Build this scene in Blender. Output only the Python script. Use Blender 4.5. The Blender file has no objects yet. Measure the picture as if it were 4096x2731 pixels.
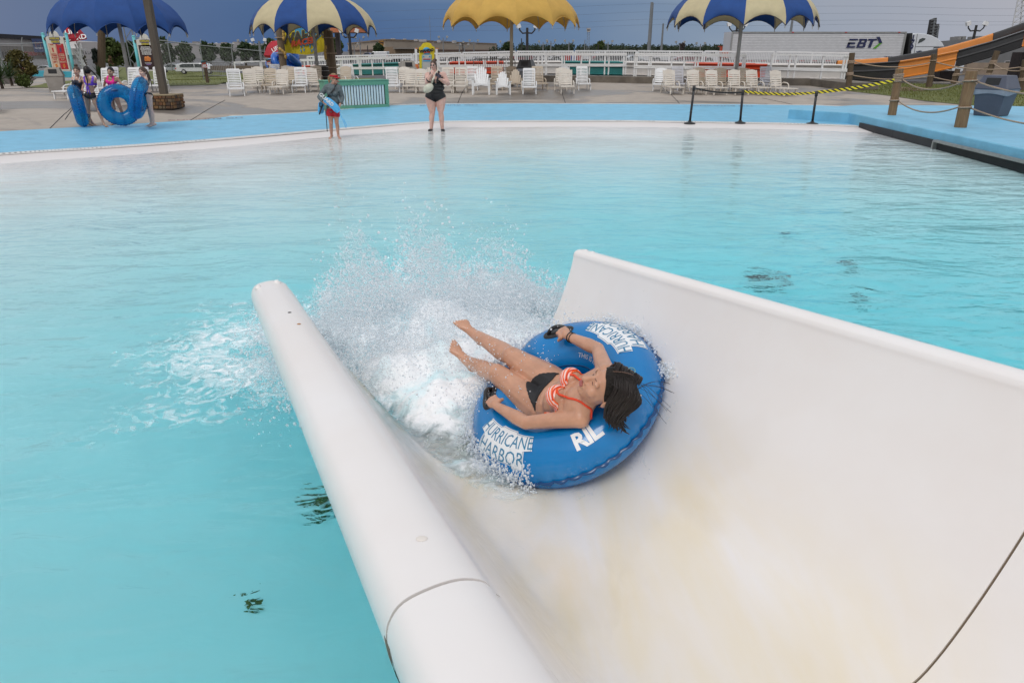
import bpy, bmesh, math, random
import numpy as np
from mathutils import Vector, Matrix, Quaternion
from mathutils.bvhtree import BVHTree
from mathutils.geometry import tessellate_polygon
R = math.radians
sc = bpy.context.scene
col = sc.collection
random.seed(7)
rng = np.random.default_rng(11)
CAM_H, PITCH, FPX = 2.0, R(22.5), 2800.0
cam_data = bpy.data.cameras.new('camera')
cam_data.sensor_width = 36.0
cam_data.lens = FPX / 4096 * 36
cam_data.clip_start = 0.05
cam_data.clip_end = 6000
cam = bpy.data.objects.new('camera', cam_data)
cam.location = (0, 0, CAM_H)
cam.rotation_euler = (R(90) - PITCH, 0, 0)
col.objects.link(cam)
sc.camera = cam
SUN_EL, SUN_ROT = R(52), R(200)
world = bpy.data.worlds.new('World')
sc.world = world
world.use_nodes = True
wn, wl = world.node_tree.nodes, world.node_tree.links
wn.clear()
w_out = wn.new('ShaderNodeOutputWorld')
w_bg = wn.new('ShaderNodeBackground')
w_bg.inputs['Strength'].default_value = 0.12
w_sky = wn.new('ShaderNodeTexSky')
w_sky.sky_type = 'NISHITA'
w_sky.sun_disc = False
w_sky.sun_elevation = SUN_EL
w_sky.sun_rotation = SUN_ROT
w_sky.dust_density = 3.0
w_tc = wn.new('ShaderNodeTexCoord')
w_sep = wn.new('ShaderNodeSeparateXYZ')
wl.new(w_tc.outputs['Generated'], w_sep.inputs[0])
def wmath(op, a, b=None, clamp=False):
    n = wn.new('ShaderNodeMath'); n.operation = op; n.use_clamp = clamp
    for i, v in enumerate((a, b)):
        if v is None: continue
        if isinstance(v, (int, float)): n.inputs[i].default_value = v
        else: wl.new(v, n.inputs[i])
    return n.outputs[0]
def wmix(fac, a, b):
    n = wn.new('ShaderNodeMix'); n.data_type = 'RGBA'
    if isinstance(fac, (int, float)): n.inputs[0].default_value = fac
    else: wl.new(fac, n.inputs[0])
    for i, v in ((6, a), (7, b)):
        if isinstance(v, tuple): n.inputs[i].default_value = v + (1,)
        else: wl.new(v, n.inputs[i])
    return n.outputs[2]
w_noise = wn.new('ShaderNodeTexNoise')
w_map = wn.new('ShaderNodeMapping')
w_map.inputs['Scale'].default_value = (1.0, 1.0, 3.5)
wl.new(w_tc.outputs['Generated'], w_map.inputs[0])
wl.new(w_map.outputs[0], w_noise.inputs['Vector'])
w_noise.inputs['Scale'].default_value = 2.2
w_noise.inputs['Detail'].default_value = 5
w_noise.inputs['Roughness'].default_value = 0.5
nz = wmath('SUBTRACT', w_noise.outputs['Fac'], 0.5)
az = wmath('MULTIPLY_ADD', w_sep.outputs[0], 0.78)       # left-right position over the horizon
wn_az = az.node; wn_az.inputs[2].default_value = 0.5
az = wmath('ADD', az, wmath('MULTIPLY', nz, 0.5), True)
K = 1 / 0.12
def k3(r, g, b): return (r * K, g * K, b * K)
ramp = wn.new('ShaderNodeValToRGB')
wl.new(az, ramp.inputs[0])
e = ramp.color_ramp.elements
e[0].position = 0.05; e[0].color = (0.052, 0.100, 0.225, 1)
e[1].position = 0.95; e[1].color = (0.365, 0.370, 0.425, 1)
for p, c in ((0.30, (0.075, 0.140, 0.285)), (0.5, (0.135, 0.215, 0.350)), (0.72, (0.265, 0.330, 0.425))):
    q = e.new(p); q.color = c + (1,)
vm = wn.new('ShaderNodeVectorMath'); vm.operation = 'SCALE'; vm.inputs['Scale'].default_value = K
wl.new(ramp.outputs[0], vm.inputs[0])
deck = wmix(wmath('MULTIPLY_ADD', nz, 1.2), k3(0.92, 0.94, 0.98), k3(0.70, 0.72, 0.76))
deck.node.inputs[0].links[0].from_node.inputs[2].default_value = 0.5
cloud_and_sky = wmix(0.82, w_sky.outputs[0], deck)
front = wmath('MULTIPLY_ADD', w_sep.outputs[1], 1.1, True); front.node.inputs[2].default_value = -0.05
low = wmath('MULTIPLY_ADD', w_sep.outputs[2], -9.0, True); low.node.inputs[2].default_value = 1.5
storm = wmath('MULTIPLY', front, low, True)
sky_col = wmix(storm, cloud_and_sky, vm.outputs[0])
wl.new(sky_col, w_bg.inputs[0])
wl.new(w_bg.outputs[0], w_out.inputs[0])
sun_d = bpy.data.lights.new('sun', 'SUN')
sun_d.energy = 1.1
sun_d.angle = R(24)
sun_d.color = (1.0, 0.96, 0.90)
sun = bpy.data.objects.new('sun', sun_d)
_az = -SUN_ROT + R(90)
_sd = Vector((math.sin(SUN_ROT) * math.cos(SUN_EL), math.cos(SUN_ROT) * math.cos(SUN_EL), math.sin(SUN_EL)))
sun.rotation_euler = _sd.to_track_quat('Z', 'Y').to_euler()
sun.location = (0, -20, 40)
col.objects.link(sun)
sc.view_settings.view_transform = 'Standard'
sc.view_settings.look = 'None'
sc.view_settings.exposure = 0.0
sc.view_settings.gamma = 1.0
sc.view_settings.use_curve_mapping = False
sc.render.engine = 'CYCLES'
sc.cycles.use_denoising = True
try:
    sc.cycles.denoiser = 'OPENIMAGEDENOISE'
except Exception:
    pass
sc.cycles.max_bounces = 14
sc.cycles.diffuse_bounces = 8
sc.cycles.use_adaptive_sampling = True
sc.cycles.adaptive_threshold = 0.02
sc.cycles.transmission_bounces = 10
sc.cycles.transparent_max_bounces = 16
sc.cycles.caustics_refractive = True
sc.cycles.caustics_reflective = False
sc.cycles.sample_clamp_indirect = 6.0
CT, ST = math.cos(PITCH), math.sin(PITCH)
def ray(u, v):
    x = (u - 2048) / FPX; y = (1365.5 - v) / FPX
    return Vector((x, CT + y * ST, -ST + y * CT))
def at(u, v, t):
    return Vector((0, 0, CAM_H)) + ray(u, v) * t
def aty(u, v, Y):
    d = ray(u, v); return Vector((0, 0, CAM_H)) + d * (Y / d.y)
PC = (2.7, 5.0)                      # centre of the round pool
_GR = np.array([0, 17.6, 18.6, 20, 23, 27, 34, 45, 70, 5000.0])
_GZ = np.array([0.05, 0.05, 0.08, 0.12, 0.26, 0.38, 0.42, 0.40, -0.4, -0.5])
def ground_z(x, y):
    return float(np.interp(math.hypot(x - PC[0], y - PC[1]), _GR, _GZ))
def ground(u, v, dz=0.0):
    d = ray(u, v); z = 0.2
    for _ in range(60):
        t = (CAM_H - z) / -d.z
        x, y = d.x * t, d.y * t
        z = 0.7 * z + 0.3 * (ground_z(x, y) + dz)
    return Vector((x, y, z))
def plane(u, v, z):
    d = ray(u, v); t = (CAM_H - z) / -d.z
    return Vector((0, 0, CAM_H)) + d * t
def mat(name, base, rough=0.5, var=0.12, scale=4.0, bump=0.0, bscale=60.0, metal=0.0, coat=0.0,
        base2=None, sss=0.0, spec=0.5, transl=0.0, detail=4.0, stretch=None):
    m = bpy.data.materials.new(name); m.use_nodes = True
    n, l = m.node_tree.nodes, m.node_tree.links
    b = n['Principled BSDF']
    b.inputs['Roughness'].default_value = rough
    b.inputs['Metallic'].default_value = metal
    b.inputs['Coat Weight'].default_value = coat
    b.inputs['Specular IOR Level'].default_value = spec
    if sss:
        b.inputs['Subsurface Weight'].default_value = sss
        b.inputs['Subsurface Scale'].default_value = 0.02
        b.inputs['Subsurface Radius'].default_value = (1.0, 0.35, 0.2)
    tc = n.new('ShaderNodeTexCoord'); oi = n.new('ShaderNodeObjectInfo')
    add = n.new('ShaderNodeVectorMath'); add.operation = 'MULTIPLY_ADD'
    cmb = n.new('ShaderNodeCombineXYZ')
    for i in range(3): l.new(oi.outputs['Random'], cmb.inputs[i])
    l.new(cmb.outputs[0], add.inputs[0]); add.inputs[1].default_value = (37, 53, 71)
    src = tc.outputs['Object']
    if stretch:
        mp = n.new('ShaderNodeMapping'); mp.inputs['Scale'].default_value = stretch
        l.new(src, mp.inputs[0]); src = mp.outputs[0]
    l.new(src, add.inputs[2])
    nt = n.new('ShaderNodeTexNoise'); nt.inputs['Scale'].default_value = scale
    nt.inputs['Detail'].default_value = detail; nt.inputs['Roughness'].default_value = 0.6
    l.new(add.outputs[0], nt.inputs['Vector'])
    mr = n.new('ShaderNodeMapRange'); mr.inputs[1].default_value = 0.3; mr.inputs[2].default_value = 0.7
    l.new(nt.outputs['Fac'], mr.inputs[0])
    mx = n.new('ShaderNodeMix'); mx.data_type = 'RGBA'
    c2 = base2 if base2 else tuple(min(1, c * (1 + var)) for c in base)
    c1 = base if base2 else tuple(c * (1 - var) for c in base)
    mx.inputs[6].default_value = (*c1, 1); mx.inputs[7].default_value = (*c2, 1)
    l.new(mr.outputs[0], mx.inputs[0]); l.new(mx.outputs[2], b.inputs['Base Color'])
    if bump:
        nb = n.new('ShaderNodeTexNoise'); nb.inputs['Scale'].default_value = bscale; nb.inputs['Detail'].default_value = 3
        l.new(add.outputs[0], nb.inputs['Vector'])
        bp = n.new('ShaderNodeBump'); bp.inputs['Strength'].default_value = bump; bp.inputs['Distance'].default_value = 0.02
        l.new(nb.outputs['Fac'], bp.inputs['Height']); l.new(bp.outputs[0], b.inputs['Normal'])
    if transl:
        tr = n.new('ShaderNodeBsdfTranslucent'); ms = n.new('ShaderNodeMixShader')
        l.new(mx.outputs[2], tr.inputs[0]); ms.inputs[0].default_value = transl
        l.new(b.outputs[0], ms.inputs[1]); l.new(tr.outputs[0], ms.inputs[2])
        l.new(ms.outputs[0], n['Material Output'].inputs[0])
    return m
def srgb(r, g, b):
    f = lambda c: (c / 255 / 12.92) if c <= 10 else ((c / 255 + 0.055) / 1.055) ** 2.4
    return (f(r), f(g), f(b))
def link(o, parent=None):
    col.objects.link(o)
    if parent is not None: o.parent = parent
    return o
def tag(o, label=None, cat=None, group=None, kind=None):
    if label: o['label'] = label
    if cat: o['category'] = cat
    if group: o['group'] = group
    if kind: o['kind'] = kind
    return o
def thing(name, label, cat, loc=(0, 0, 0), rz=0.0, group=None):
    o = bpy.data.objects.new(name, None); o.location = loc; o.rotation_euler = (0, 0, rz)
    o.empty_display_size = 0.2
    link(o); return tag(o, label, cat, group)
class MB:
    """collects verts/faces; build() links them as one mesh object"""
    def __init__(s): s.v = []; s.f = []; s.mi = []; s.m = 0
    def add(s, vs, fs):
        o = len(s.v); s.v += [tuple(p) for p in vs]
        for f in fs: s.f.append(tuple(i + o for i in f)); s.mi.append(s.m)
        return s
    def box(s, c, size, M=None):
        x, y, z = (k / 2 for k in size); c = Vector(c)
        vs = [Vector(p) for p in ((-x,-y,-z),(x,-y,-z),(x,y,-z),(-x,y,-z),(-x,-y,z),(x,-y,z),(x,y,z),(-x,y,z))]
        if M is not None: vs = [M @ p for p in vs]
        return s.add([p + c for p in vs], [(0,3,2,1),(4,5,6,7),(0,1,5,4),(1,2,6,5),(2,3,7,6),(3,0,4,7)])
    def bar(s, a, b, w, h, up=(0, 0, 1)):
        """square bar from a to b, w across, h along up"""
        a, b = Vector(a), Vector(b); d = (b - a); L = d.length; d.normalize()
        side = d.cross(Vector(up)); 
        if side.length < 1e-5: side = d.cross(Vector((1, 0, 0)))
        side.normalize(); u2 = side.cross(d).normalized()
        M = Matrix((side, d, u2)).transposed()
        return s.box((a + b) / 2, (w, L, h), M)
    def tube(s, pts, r, n=8, caps=True, closed=False):
        pts = [Vector(p) for p in pts]; N = len(pts)
        rs = r if isinstance(r, (list, tuple)) else [r] * N
        prev = None; rings = []
        for i, p in enumerate(pts):
            if closed: d = pts[(i + 1) % N] - pts[i - 1]
            else: d = pts[min(i + 1, N - 1)] - pts[max(i - 1, 0)]
            if d.length < 1e-9: d = Vector((0, 0, 1))
            d.normalize()
            if prev is None:
                a = d.orthogonal().normalized()
            else:
                a = prev - d * prev.dot(d)
                a = a.normalized() if a.length > 1e-6 else d.orthogonal().normalized()
            prev = a; b = d.cross(a)
            rings.append([p + (a * math.cos(2 * math.pi * k / n) + b * math.sin(2 * math.pi * k / n)) * rs[i] for k in range(n)])
        vs = [q for rg in rings for q in rg]; fs = []
        for i in range(N if closed else N - 1):
            j = (i + 1) % N
            for k in range(n):
                k2 = (k + 1) % n
                fs.append((i * n + k, i * n + k2, j * n + k2, j * n + k))
        if caps and not closed:
            fs.append(tuple(range(n - 1, -1, -1))); fs.append(tuple((N - 1) * n + k for k in range(n)))
        return s.add(vs, fs)
    def cyl(s, a, b, r0, r1=None, n=12): return s.tube([a, b], [r0, r0 if r1 is None else r1], n)
    def lathe(s, prof, n=16, c=(0, 0, 0), cap=True):
        vs = []; c = Vector(c)
        for r, z in prof:
            for k in range(n):
                a = 2 * math.pi * k / n; vs.append(c + Vector((r * math.cos(a), r * math.sin(a), z)))
        fs = []
        for i in range(len(prof) - 1):
            for k in range(n):
                k2 = (k + 1) % n; fs.append((i * n + k, i * n + k2, (i + 1) * n + k2, (i + 1) * n + k))
        if cap:
            fs.append(tuple(range(n - 1, -1, -1))); fs.append(tuple((len(prof) - 1) * n + k for k in range(n)))
        return s.add(vs, fs)
    def prism(s, poly, ex):
        """poly: 3D outline, extruded by vector ex"""
        n = len(poly); ex = Vector(ex); P = [Vector(p) for p in poly]
        fs = [tuple(range(n - 1, -1, -1)), tuple(n + k for k in range(n))]
        fs += [(k, (k + 1) % n, n + (k + 1) % n, n + k) for k in range(n)]
        return s.add(P + [p + ex for p in P], fs)
    def ell(s, c, rad, M=None, n=12, m=8):
        c = Vector(c); rad = rad if isinstance(rad, (tuple, list)) else (rad,) * 3
        vs = [Vector((0, 0, -rad[2]))]
        for i in range(1, m):
            p = -math.pi / 2 + math.pi * i / m
            for k in range(n):
                a = 2 * math.pi * k / n
                vs.append(Vector((rad[0] * math.cos(p) * math.cos(a), rad[1] * math.cos(p) * math.sin(a), rad[2] * math.sin(p))))
        vs.append(Vector((0, 0, rad[2])))
        fs = [(0, 1 + (k + 1) % n, 1 + k) for k in range(n)]
        for i in range(m - 2):
            for k in range(n):
                k2 = (k + 1) % n; fs.append((1 + i * n + k, 1 + i * n + k2, 1 + (i + 1) * n + k2, 1 + (i + 1) * n + k))
        last = len(vs) - 1; o = 1 + (m - 2) * n
        fs += [(o + k, o + (k + 1) % n, last) for k in range(n)]
        if M is not None: vs = [M @ p for p in vs]
        return s.add([p + c for p in vs], fs)
    def cap(s, a, b, r0, r1, n=12):
        """tapered capsule with round ends"""
        a, b = Vector(a), Vector(b); d = (b - a)
        if d.length < 1e-6: return s.ell(a, max(r0, r1))
        d.normalize(); pts = []; rs = []
        for k in range(4):
            q = math.pi / 2 * (k / 4); pts.append(a - d * r0 * math.cos(q)); rs.append(max(r0 * math.sin(q), 1e-4))
        pts += [a, b]; rs += [r0, r1]
        for k in range(1, 5):
            q = math.pi / 2 * (k / 4); pts.append(b + d * r1 * math.sin(q)); rs.append(max(r1 * math.cos(q), 1e-4))
        return s.tube(pts, rs, n)
    def grid(s, P):
        """P: rows of points"""
        nr, nc = len(P), len(P[0])
        return s.add([p for row in P for p in row],
                     [(i * nc + j, i * nc + j + 1, (i + 1) * nc + j + 1, (i + 1) * nc + j) for i in range(nr - 1) for j in range(nc - 1)])
    def mesh(s, name, mats, off=(0, 0, 0), smooth=False):
        me = bpy.data.meshes.new(name)
        o = Vector(off)
        me.from_pydata([Vector(p) - o for p in s.v], [], s.f)
        mats = mats if isinstance(mats, (list, tuple)) else [mats]
        for m in mats: me.materials.append(m)
        if len(mats) > 1: me.polygons.foreach_set('material_index', s.mi)
        if smooth: me.polygons.foreach_set('use_smooth', [True] * len(me.polygons))
        me.update(); return me
    def build(s, name, mats, parent=None, world=False, smooth=False, loc=None, bevel=0.0):
        """world=True: verts are world coordinates (parent unrotated)"""
        off = (0, 0, 0)
        if world and parent is not None:
            off = Vector(parent.location)
            if parent.parent is not None: off = off + Vector(parent.parent.location)
        me = s.mesh(name, mats, off, smooth)
        o = bpy.data.objects.new(name, me)
        if loc is not None: o.location = loc
        link(o, parent)
        if smooth == 'auto' or bevel: pass
        if bevel:
            bv = o.modifiers.new('bevel', 'BEVEL'); bv.width = bevel; bv.segments = 2; bv.limit_method = 'ANGLE'; bv.angle_limit = R(40)
        return o
def top(mb, name, mats, label, cat, base, group=None, smooth=False, bevel=0.0):
    """a thing that is one mesh, given in world coordinates, with its origin at base"""
    me = mb.mesh(name, mats, base, smooth)
    o = bpy.data.objects.new(name, me); o.location = base; link(o)
    if bevel:
        bv = o.modifiers.new('bevel', 'BEVEL'); bv.width = bevel; bv.segments = 2; bv.limit_method = 'ANGLE'; bv.angle_limit = R(40)
    return tag(o, label, cat, group)
def struct(mb, name, mats, smooth=False):
    me = mb.mesh(name, mats, (0, 0, 0), smooth)
    o = bpy.data.objects.new(name, me); link(o); o['kind'] = 'structure'; return o
def copy_tree(o, parent=None):
    c = o.copy(); col.objects.link(c); c.parent = parent
    for ch in KIDS(o): copy_tree(ch, c)
    return c
def KIDS(o): return [x for x in o.children]
def piece(name, me, parent, loc=(0, 0, 0), rot=None):
    o = bpy.data.objects.new(name, me); o.location = loc
    if rot is not None: o.rotation_euler = rot
    link(o, parent); return o
def text_mesh(txt, size=1.0, extrude=0.0, align='CENTER', shear=0.0, spacing=1.0, res=2, bold=0.0):
    cu = bpy.data.curves.new('lettering', 'FONT'); cu.body = txt; cu.size = size; cu.extrude = extrude
    cu.align_x = align; cu.align_y = 'CENTER'; cu.shear = shear; cu.space_character = spacing
    cu.resolution_u = res; cu.offset = bold; cu.space_line = 0.9
    o = bpy.data.objects.new('lettering', cu); col.objects.link(o)
    dg = bpy.context.evaluated_depsgraph_get()
    me = bpy.data.meshes.new_from_object(o.evaluated_get(dg))
    bpy.data.objects.remove(o); bpy.data.curves.remove(cu)
    me.name = 'lettering'; return me
def lettering(txt, m, parent, loc, size, rot=(R(90), 0, 0), name='lettering', sx=1.0, extrude=0.004, **kw):
    """flat raised letters; default stands upright facing -Y"""
    me = text_mesh(txt, size, extrude, **kw); me.materials.clear(); me.materials.append(m)
    o = bpy.data.objects.new(name, me); o.location = loc; o.rotation_euler = rot; o.scale = (sx, 1, 1)
    link(o, parent); return o
def drape(poly, dz, m, name, step=0.6, zf=None):
    """polygon sheet following the ground, cut on a grid"""
    zf = zf or ground_z
    bm = bmesh.new()
    vs = [bm.verts.new((p[0], p[1], 0)) for p in poly]
    bm.faces.new(vs)
    xs = [p[0] for p in poly]; ys = [p[1] for p in poly]
    for ax, lo, hi in ((0, min(xs), max(xs)), (1, min(ys), max(ys))):
        k = lo + step
        while k < hi:
            co = Vector((k, 0, 0)) if ax == 0 else Vector((0, k, 0)); no = Vector((1, 0, 0)) if ax == 0 else Vector((0, 1, 0))
            bmesh.ops.bisect_plane(bm, geom=bm.verts[:] + bm.edges[:] + bm.faces[:], dist=1e-5, plane_co=co, plane_no=no)
            k += step
    for v in bm.verts: v.co.z = zf(v.co.x, v.co.y) + dz
    bmesh.ops.recalc_face_normals(bm, faces=bm.faces[:])
    if sum(f.normal.z for f in bm.faces) < 0: bmesh.ops.reverse_faces(bm, faces=bm.faces[:])
    me = bpy.data.meshes.new(name); bm.to_mesh(me); bm.free(); me.materials.append(m)
    o = bpy.data.objects.new(name, me); link(o); return o
def _hash(ix, iy, iz, s):
    h = (ix * 374761393 + iy * 668265263 + iz * 2147483647 + s * 1274126177) & 0xFFFFFFFF
    h = ((h ^ (h >> 13)) * 1274126177) & 0xFFFFFFFF
    return ((h ^ (h >> 16)) & 0xFFFF) / 65535.0
def vnoise(p, seed=0):
    p = np.asarray(p, float); i = np.floor(p).astype(np.int64); f = p - i; f = f * f * (3 - 2 * f)
    r = 0
    for dx in (0, 1):
        wx = f[..., 0] if dx else 1 - f[..., 0]
        for dy in (0, 1):
            wy = f[..., 1] if dy else 1 - f[..., 1]
            for dz in (0, 1):
                wz = f[..., 2] if dz else 1 - f[..., 2]
                r = r + wx * wy * wz * _hash(i[..., 0] + dx, i[..., 1] + dy, i[..., 2] + dz, seed)
    return r
def fbm(p, oct=4, seed=0):
    p = np.asarray(p, float); a = 0.5; s = 0; n = 0
    for k in range(oct):
        s = s + a * vnoise(p * 2 ** k + 17.3 * k, seed + k); n += a; a *= 0.5
    return s / n
M_asphalt = mat('asphalt', (0.085, 0.082, 0.085), 0.8, 0.2, 0.5)
M_grass = mat('grass', (0.085, 0.105, 0.018), 0.9, 0.3, 1.2, base2=(0.145, 0.150, 0.035))
M_dirt = mat('bare_dirt', (0.16, 0.10, 0.06), 0.95, 0.3, 3)
M_white = mat('white_paint', (0.74, 0.74, 0.74), 0.45, 0.06, 3)
M_plaster = mat('pool_plaster', (0.87, 0.88, 0.88), 0.6, 0.05, 0.8)
M_grate = mat('grate_white', (0.66, 0.65, 0.63), 0.6, 0.1, 6)
M_dark = mat('dark_gap', (0.015, 0.015, 0.016), 0.8)
M_black = mat('black_plastic', (0.014, 0.014, 0.015), 0.42, 0.2)
def wet_material(name, dry, wet, wscale, thresh, rdry, rwet, crackle=False, scuff=None):
    m = mat(name, dry, rdry, 0.10, 2.5, bump=0.15, bscale=30)
    n, l = m.node_tree.nodes, m.node_tree.links
    b = n['Principled BSDF']
    src = b.inputs['Base Color'].links[0].from_socket
    tc = n.new('ShaderNodeTexCoord')
    mp = n.new('ShaderNodeMapping'); mp.inputs['Scale'].default_value = (1.0, 1.5, 1.0)
    l.new(tc.outputs['Object'], mp.inputs[0])
    nt = n.new('ShaderNodeTexNoise'); nt.inputs['Scale'].default_value = wscale; nt.inputs['Detail'].default_value = 6
    nt.inputs['Roughness'].default_value = 0.62; nt.inputs['Distortion'].default_value = 0.6
    l.new(mp.outputs[0], nt.inputs['Vector'])
    mr = n.new('ShaderNodeMapRange'); mr.inputs[1].default_value = thresh; mr.inputs[2].default_value = thresh + 0.06
    l.new(nt.outputs['Fac'], mr.inputs[0])
    mx = n.new('ShaderNodeMix'); mx.data_type = 'RGBA'
    l.new(mr.outputs[0], mx.inputs[0]); l.new(src, mx.inputs[6]); mx.inputs[7].default_value = (*wet, 1)
    l.new(mx.outputs[2], b.inputs['Base Color'])
    m2 = n.new('ShaderNodeMapRange'); m2.inputs[3].default_value = rdry; m2.inputs[4].default_value = rwet
    l.new(mr.outputs[0], m2.inputs[0]); l.new(m2.outputs[0], b.inputs['Roughness'])
    return m
M_concrete = wet_material('deck_concrete', (0.365, 0.318, 0.272), (0.165, 0.145, 0.128), 0.17, 0.50, 0.8, 0.38)
M_blue = wet_material('blue_deck_paint', (0.170, 0.440, 0.620), (0.150, 0.400, 0.575), 0.9, 0.62, 0.55, 0.4)
M_curb = mat('weathered_curb', (0.20, 0.175, 0.145), 0.9, 0.3, 1.5, base2=(0.10, 0.085, 0.07), bump=0.3, bscale=20)
inner_px = [(0, 616), (410, 590), (820, 561), (1404, 512), (1738, 488), (2100, 484.5), (2460, 484), (2623, 486), (3113, 494), (3449, 505)]
IN = [Vector((-14.2, 9.0)), Vector((-13.0, 12.3))] + [ground(u, v).to_2d() for u, v in inner_px] + [Vector((12.5, 19.5)), Vector((20, 17))]
_ea = [math.atan2(p.y - PC[1], p.x - PC[0]) for p in reversed(IN)]; _er = [math.hypot(p.x - PC[0], p.y - PC[1]) for p in reversed(IN)]
def r_edge(a):
    a = (a + math.pi / 2) % (2 * math.pi) - math.pi / 2
    return min(17.7, float(np.interp(a, [_ea[0] - .25] + _ea + [_ea[-1] + .25], [17.7] + _er + [17.7])))
def floor_xy(x, y):
    d = r_edge(math.atan2(y - PC[1], x - PC[0])) - math.hypot(x - PC[0], y - PC[1])
    return float(np.interp(d, [-.4, 0, 1.25, 3.5, 6.5, 9.5, 12.5, 15.0, 18], [0.07, 0.055, 0.0, -.08, -.20, -.42, -.80, -1.10, -1.15]))
_rings = [17.7, 18.2, 18.8, 19.5, 20.3, 21.3, 22.4, 23.5, 25, 27, 30, 34, 39, 45, 55, 70, 100, 160, 300, 700, 1800, 5000]
gm = MB(); NS = 160
for r in _rings:
    for k in range(NS):
        a = 2 * math.pi * k / NS; rr_ = r if r > 18.5 else r_edge(a) + (r - 17.7)
        x, y = PC[0] + rr_ * math.cos(a), PC[1] + rr_ * math.sin(a)
        gm.v.append((x, y, ground_z(x, y) - 0.05))
for i in range(len(_rings) - 1):
    for k in range(NS):
        k2 = (k + 1) % NS; gm.f.append((i * NS + k, (i + 1) * NS + k, (i + 1) * NS + k2, i * NS + k2)); gm.mi.append(0)
struct(gm, 'ground', M_asphalt)
fl = MB(); rr = np.linspace(0.6, 17.9, 60) / 17.7
for r in rr:
    for k in range(NS):
        a = 2 * math.pi * k / NS
        q = r * r_edge(a); x, y = PC[0] + q * math.cos(a), PC[1] + q * math.sin(a); fl.v.append((x, y, floor_xy(x, y)))
for i in range(len(rr) - 1):
    for k in range(NS):
        k2 = (k + 1) % NS; fl.f.append((i * NS + k, (i + 1) * NS + k, (i + 1) * NS + k2, i * NS + k2)); fl.mi.append(0)
fl.f.append(tuple(range(NS))); fl.mi.append(0)
fo = struct(fl, 'pool_floor', M_plaster, smooth=True)
_d = [r_edge(math.atan2(v[1] - PC[1], v[0] - PC[0])) - math.hypot(v[0] - PC[0], v[1] - PC[1]) for v in fl.v]
fo.data.attributes.new('shore', 'FLOAT', 'POINT').data.foreach_set('value', np.array(_d, np.float32))
_n, _l = M_plaster.node_tree.nodes, M_plaster.node_tree.links; _b = _n['Principled BSDF']; _s = _b.inputs['Base Color'].links[0].from_socket
_a = _n.new('ShaderNodeAttribute'); _a.attribute_name = 'shore'; _r = _n.new('ShaderNodeMapRange'); _r.inputs[1].default_value = .2; _r.inputs[2].default_value = 3.2; _l.new(_a.outputs['Fac'], _r.inputs[0])
_m = _n.new('ShaderNodeMix'); _m.data_type = 'RGBA'; _m.inputs[6].default_value = (.62, .575, .56, 1); _l.new(_r.outputs[0], _m.inputs[0]); _l.new(_s, _m.inputs[7]); _l.new(_m.outputs[2], _b.inputs['Base Color'])
def water_material():
    m = bpy.data.materials.new('pool_water'); m.use_nodes = True
    n, l = m.node_tree.nodes, m.node_tree.links; n.clear()
    out = n.new('ShaderNodeOutputMaterial')
    gl = n.new('ShaderNodeBsdfGlass'); gl.inputs['IOR'].default_value = 1.20; gl.inputs['Roughness'].default_value = 0.03
    l.new(gl.outputs[0], out.inputs['Surface'])
    tc = n.new('ShaderNodeTexCoord')
    def wave(scale, stretch, detail, dist, rot):
        mp = n.new('ShaderNodeMapping'); mp.inputs['Scale'].default_value = stretch; mp.inputs['Rotation'].default_value = (0, 0, rot)
        l.new(tc.outputs['Object'], mp.inputs[0])
        t = n.new('ShaderNodeTexNoise'); t.inputs['Scale'].default_value = scale; t.inputs['Detail'].default_value = detail
        t.inputs['Roughness'].default_value = 0.55; t.inputs['Distortion'].default_value = dist
        l.new(mp.outputs[0], t.inputs['Vector']); return t.outputs['Fac']
    a = wave(1.1, (0.75, 1.5, 1), 3, 0.8, R(12)); b = wave(4.5, (0.7, 1.5, 1), 3, 1.0, R(-8)); c = wave(0.35, (1, 1.6, 1), 2, 0.3, R(20))
    def ma(op, x, y, z=None):
        q = n.new('ShaderNodeMath'); q.operation = op
        for i, v in enumerate((x, y, z)):
            if v is None: continue
            if isinstance(v, (int, float)): q.inputs[i].default_value = v
            else: l.new(v, q.inputs[i])
        return q.outputs[0]
    h = ma('MULTIPLY_ADD', b, 0.26, ma('MULTIPLY_ADD', c, 0.9, a))
    bp = n.new('ShaderNodeBump'); bp.inputs['Strength'].default_value = 1.0; bp.inputs['Distance'].default_value = 0.085
    l.new(h, bp.inputs['Height']); l.new(bp.outputs[0], gl.inputs['Normal'])
    va = n.new('ShaderNodeVolumeAbsorption'); va.inputs['Color'].default_value = (0.52, 0.957, 0.995, 1)
    va.inputs['Density'].default_value = 1.0
    l.new(va.outputs[0], out.inputs['Volume'])
    return m
M_water = water_material()
wm = MB(); rw = list(np.linspace(0.8, 17.55, 40) / 17.7)
for r in rw:
    for k in range(NS):
        a = 2 * math.pi * k / NS; q = r * r_edge(a); wm.v.append((PC[0] + q * math.cos(a), PC[1] + q * math.sin(a), 0.0))
n0 = len(wm.v)
for k in range(NS):
    a = 2 * math.pi * k / NS; q = rw[-1] * r_edge(a); wm.v.append((PC[0] + q * math.cos(a), PC[1] + q * math.sin(a), -1.6))
for i in range(len(rw) - 1):
    for k in range(NS):
        k2 = (k + 1) % NS; wm.f.append((i * NS + k, (i + 1) * NS + k, (i + 1) * NS + k2, i * NS + k2))
wm.f.append(tuple(range(NS)))
L_ = (len(rw) - 1) * NS
for k in range(NS):
    k2 = (k + 1) % NS; wm.f.append((L_ + k, n0 + k, n0 + k2, L_ + k2))
wm.f.append(tuple(n0 + k for k in range(NS - 1, -1, -1)))
wm.mi = [0] * len(wm.f)
struct(wm, 'pool_water', M_water)
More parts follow.
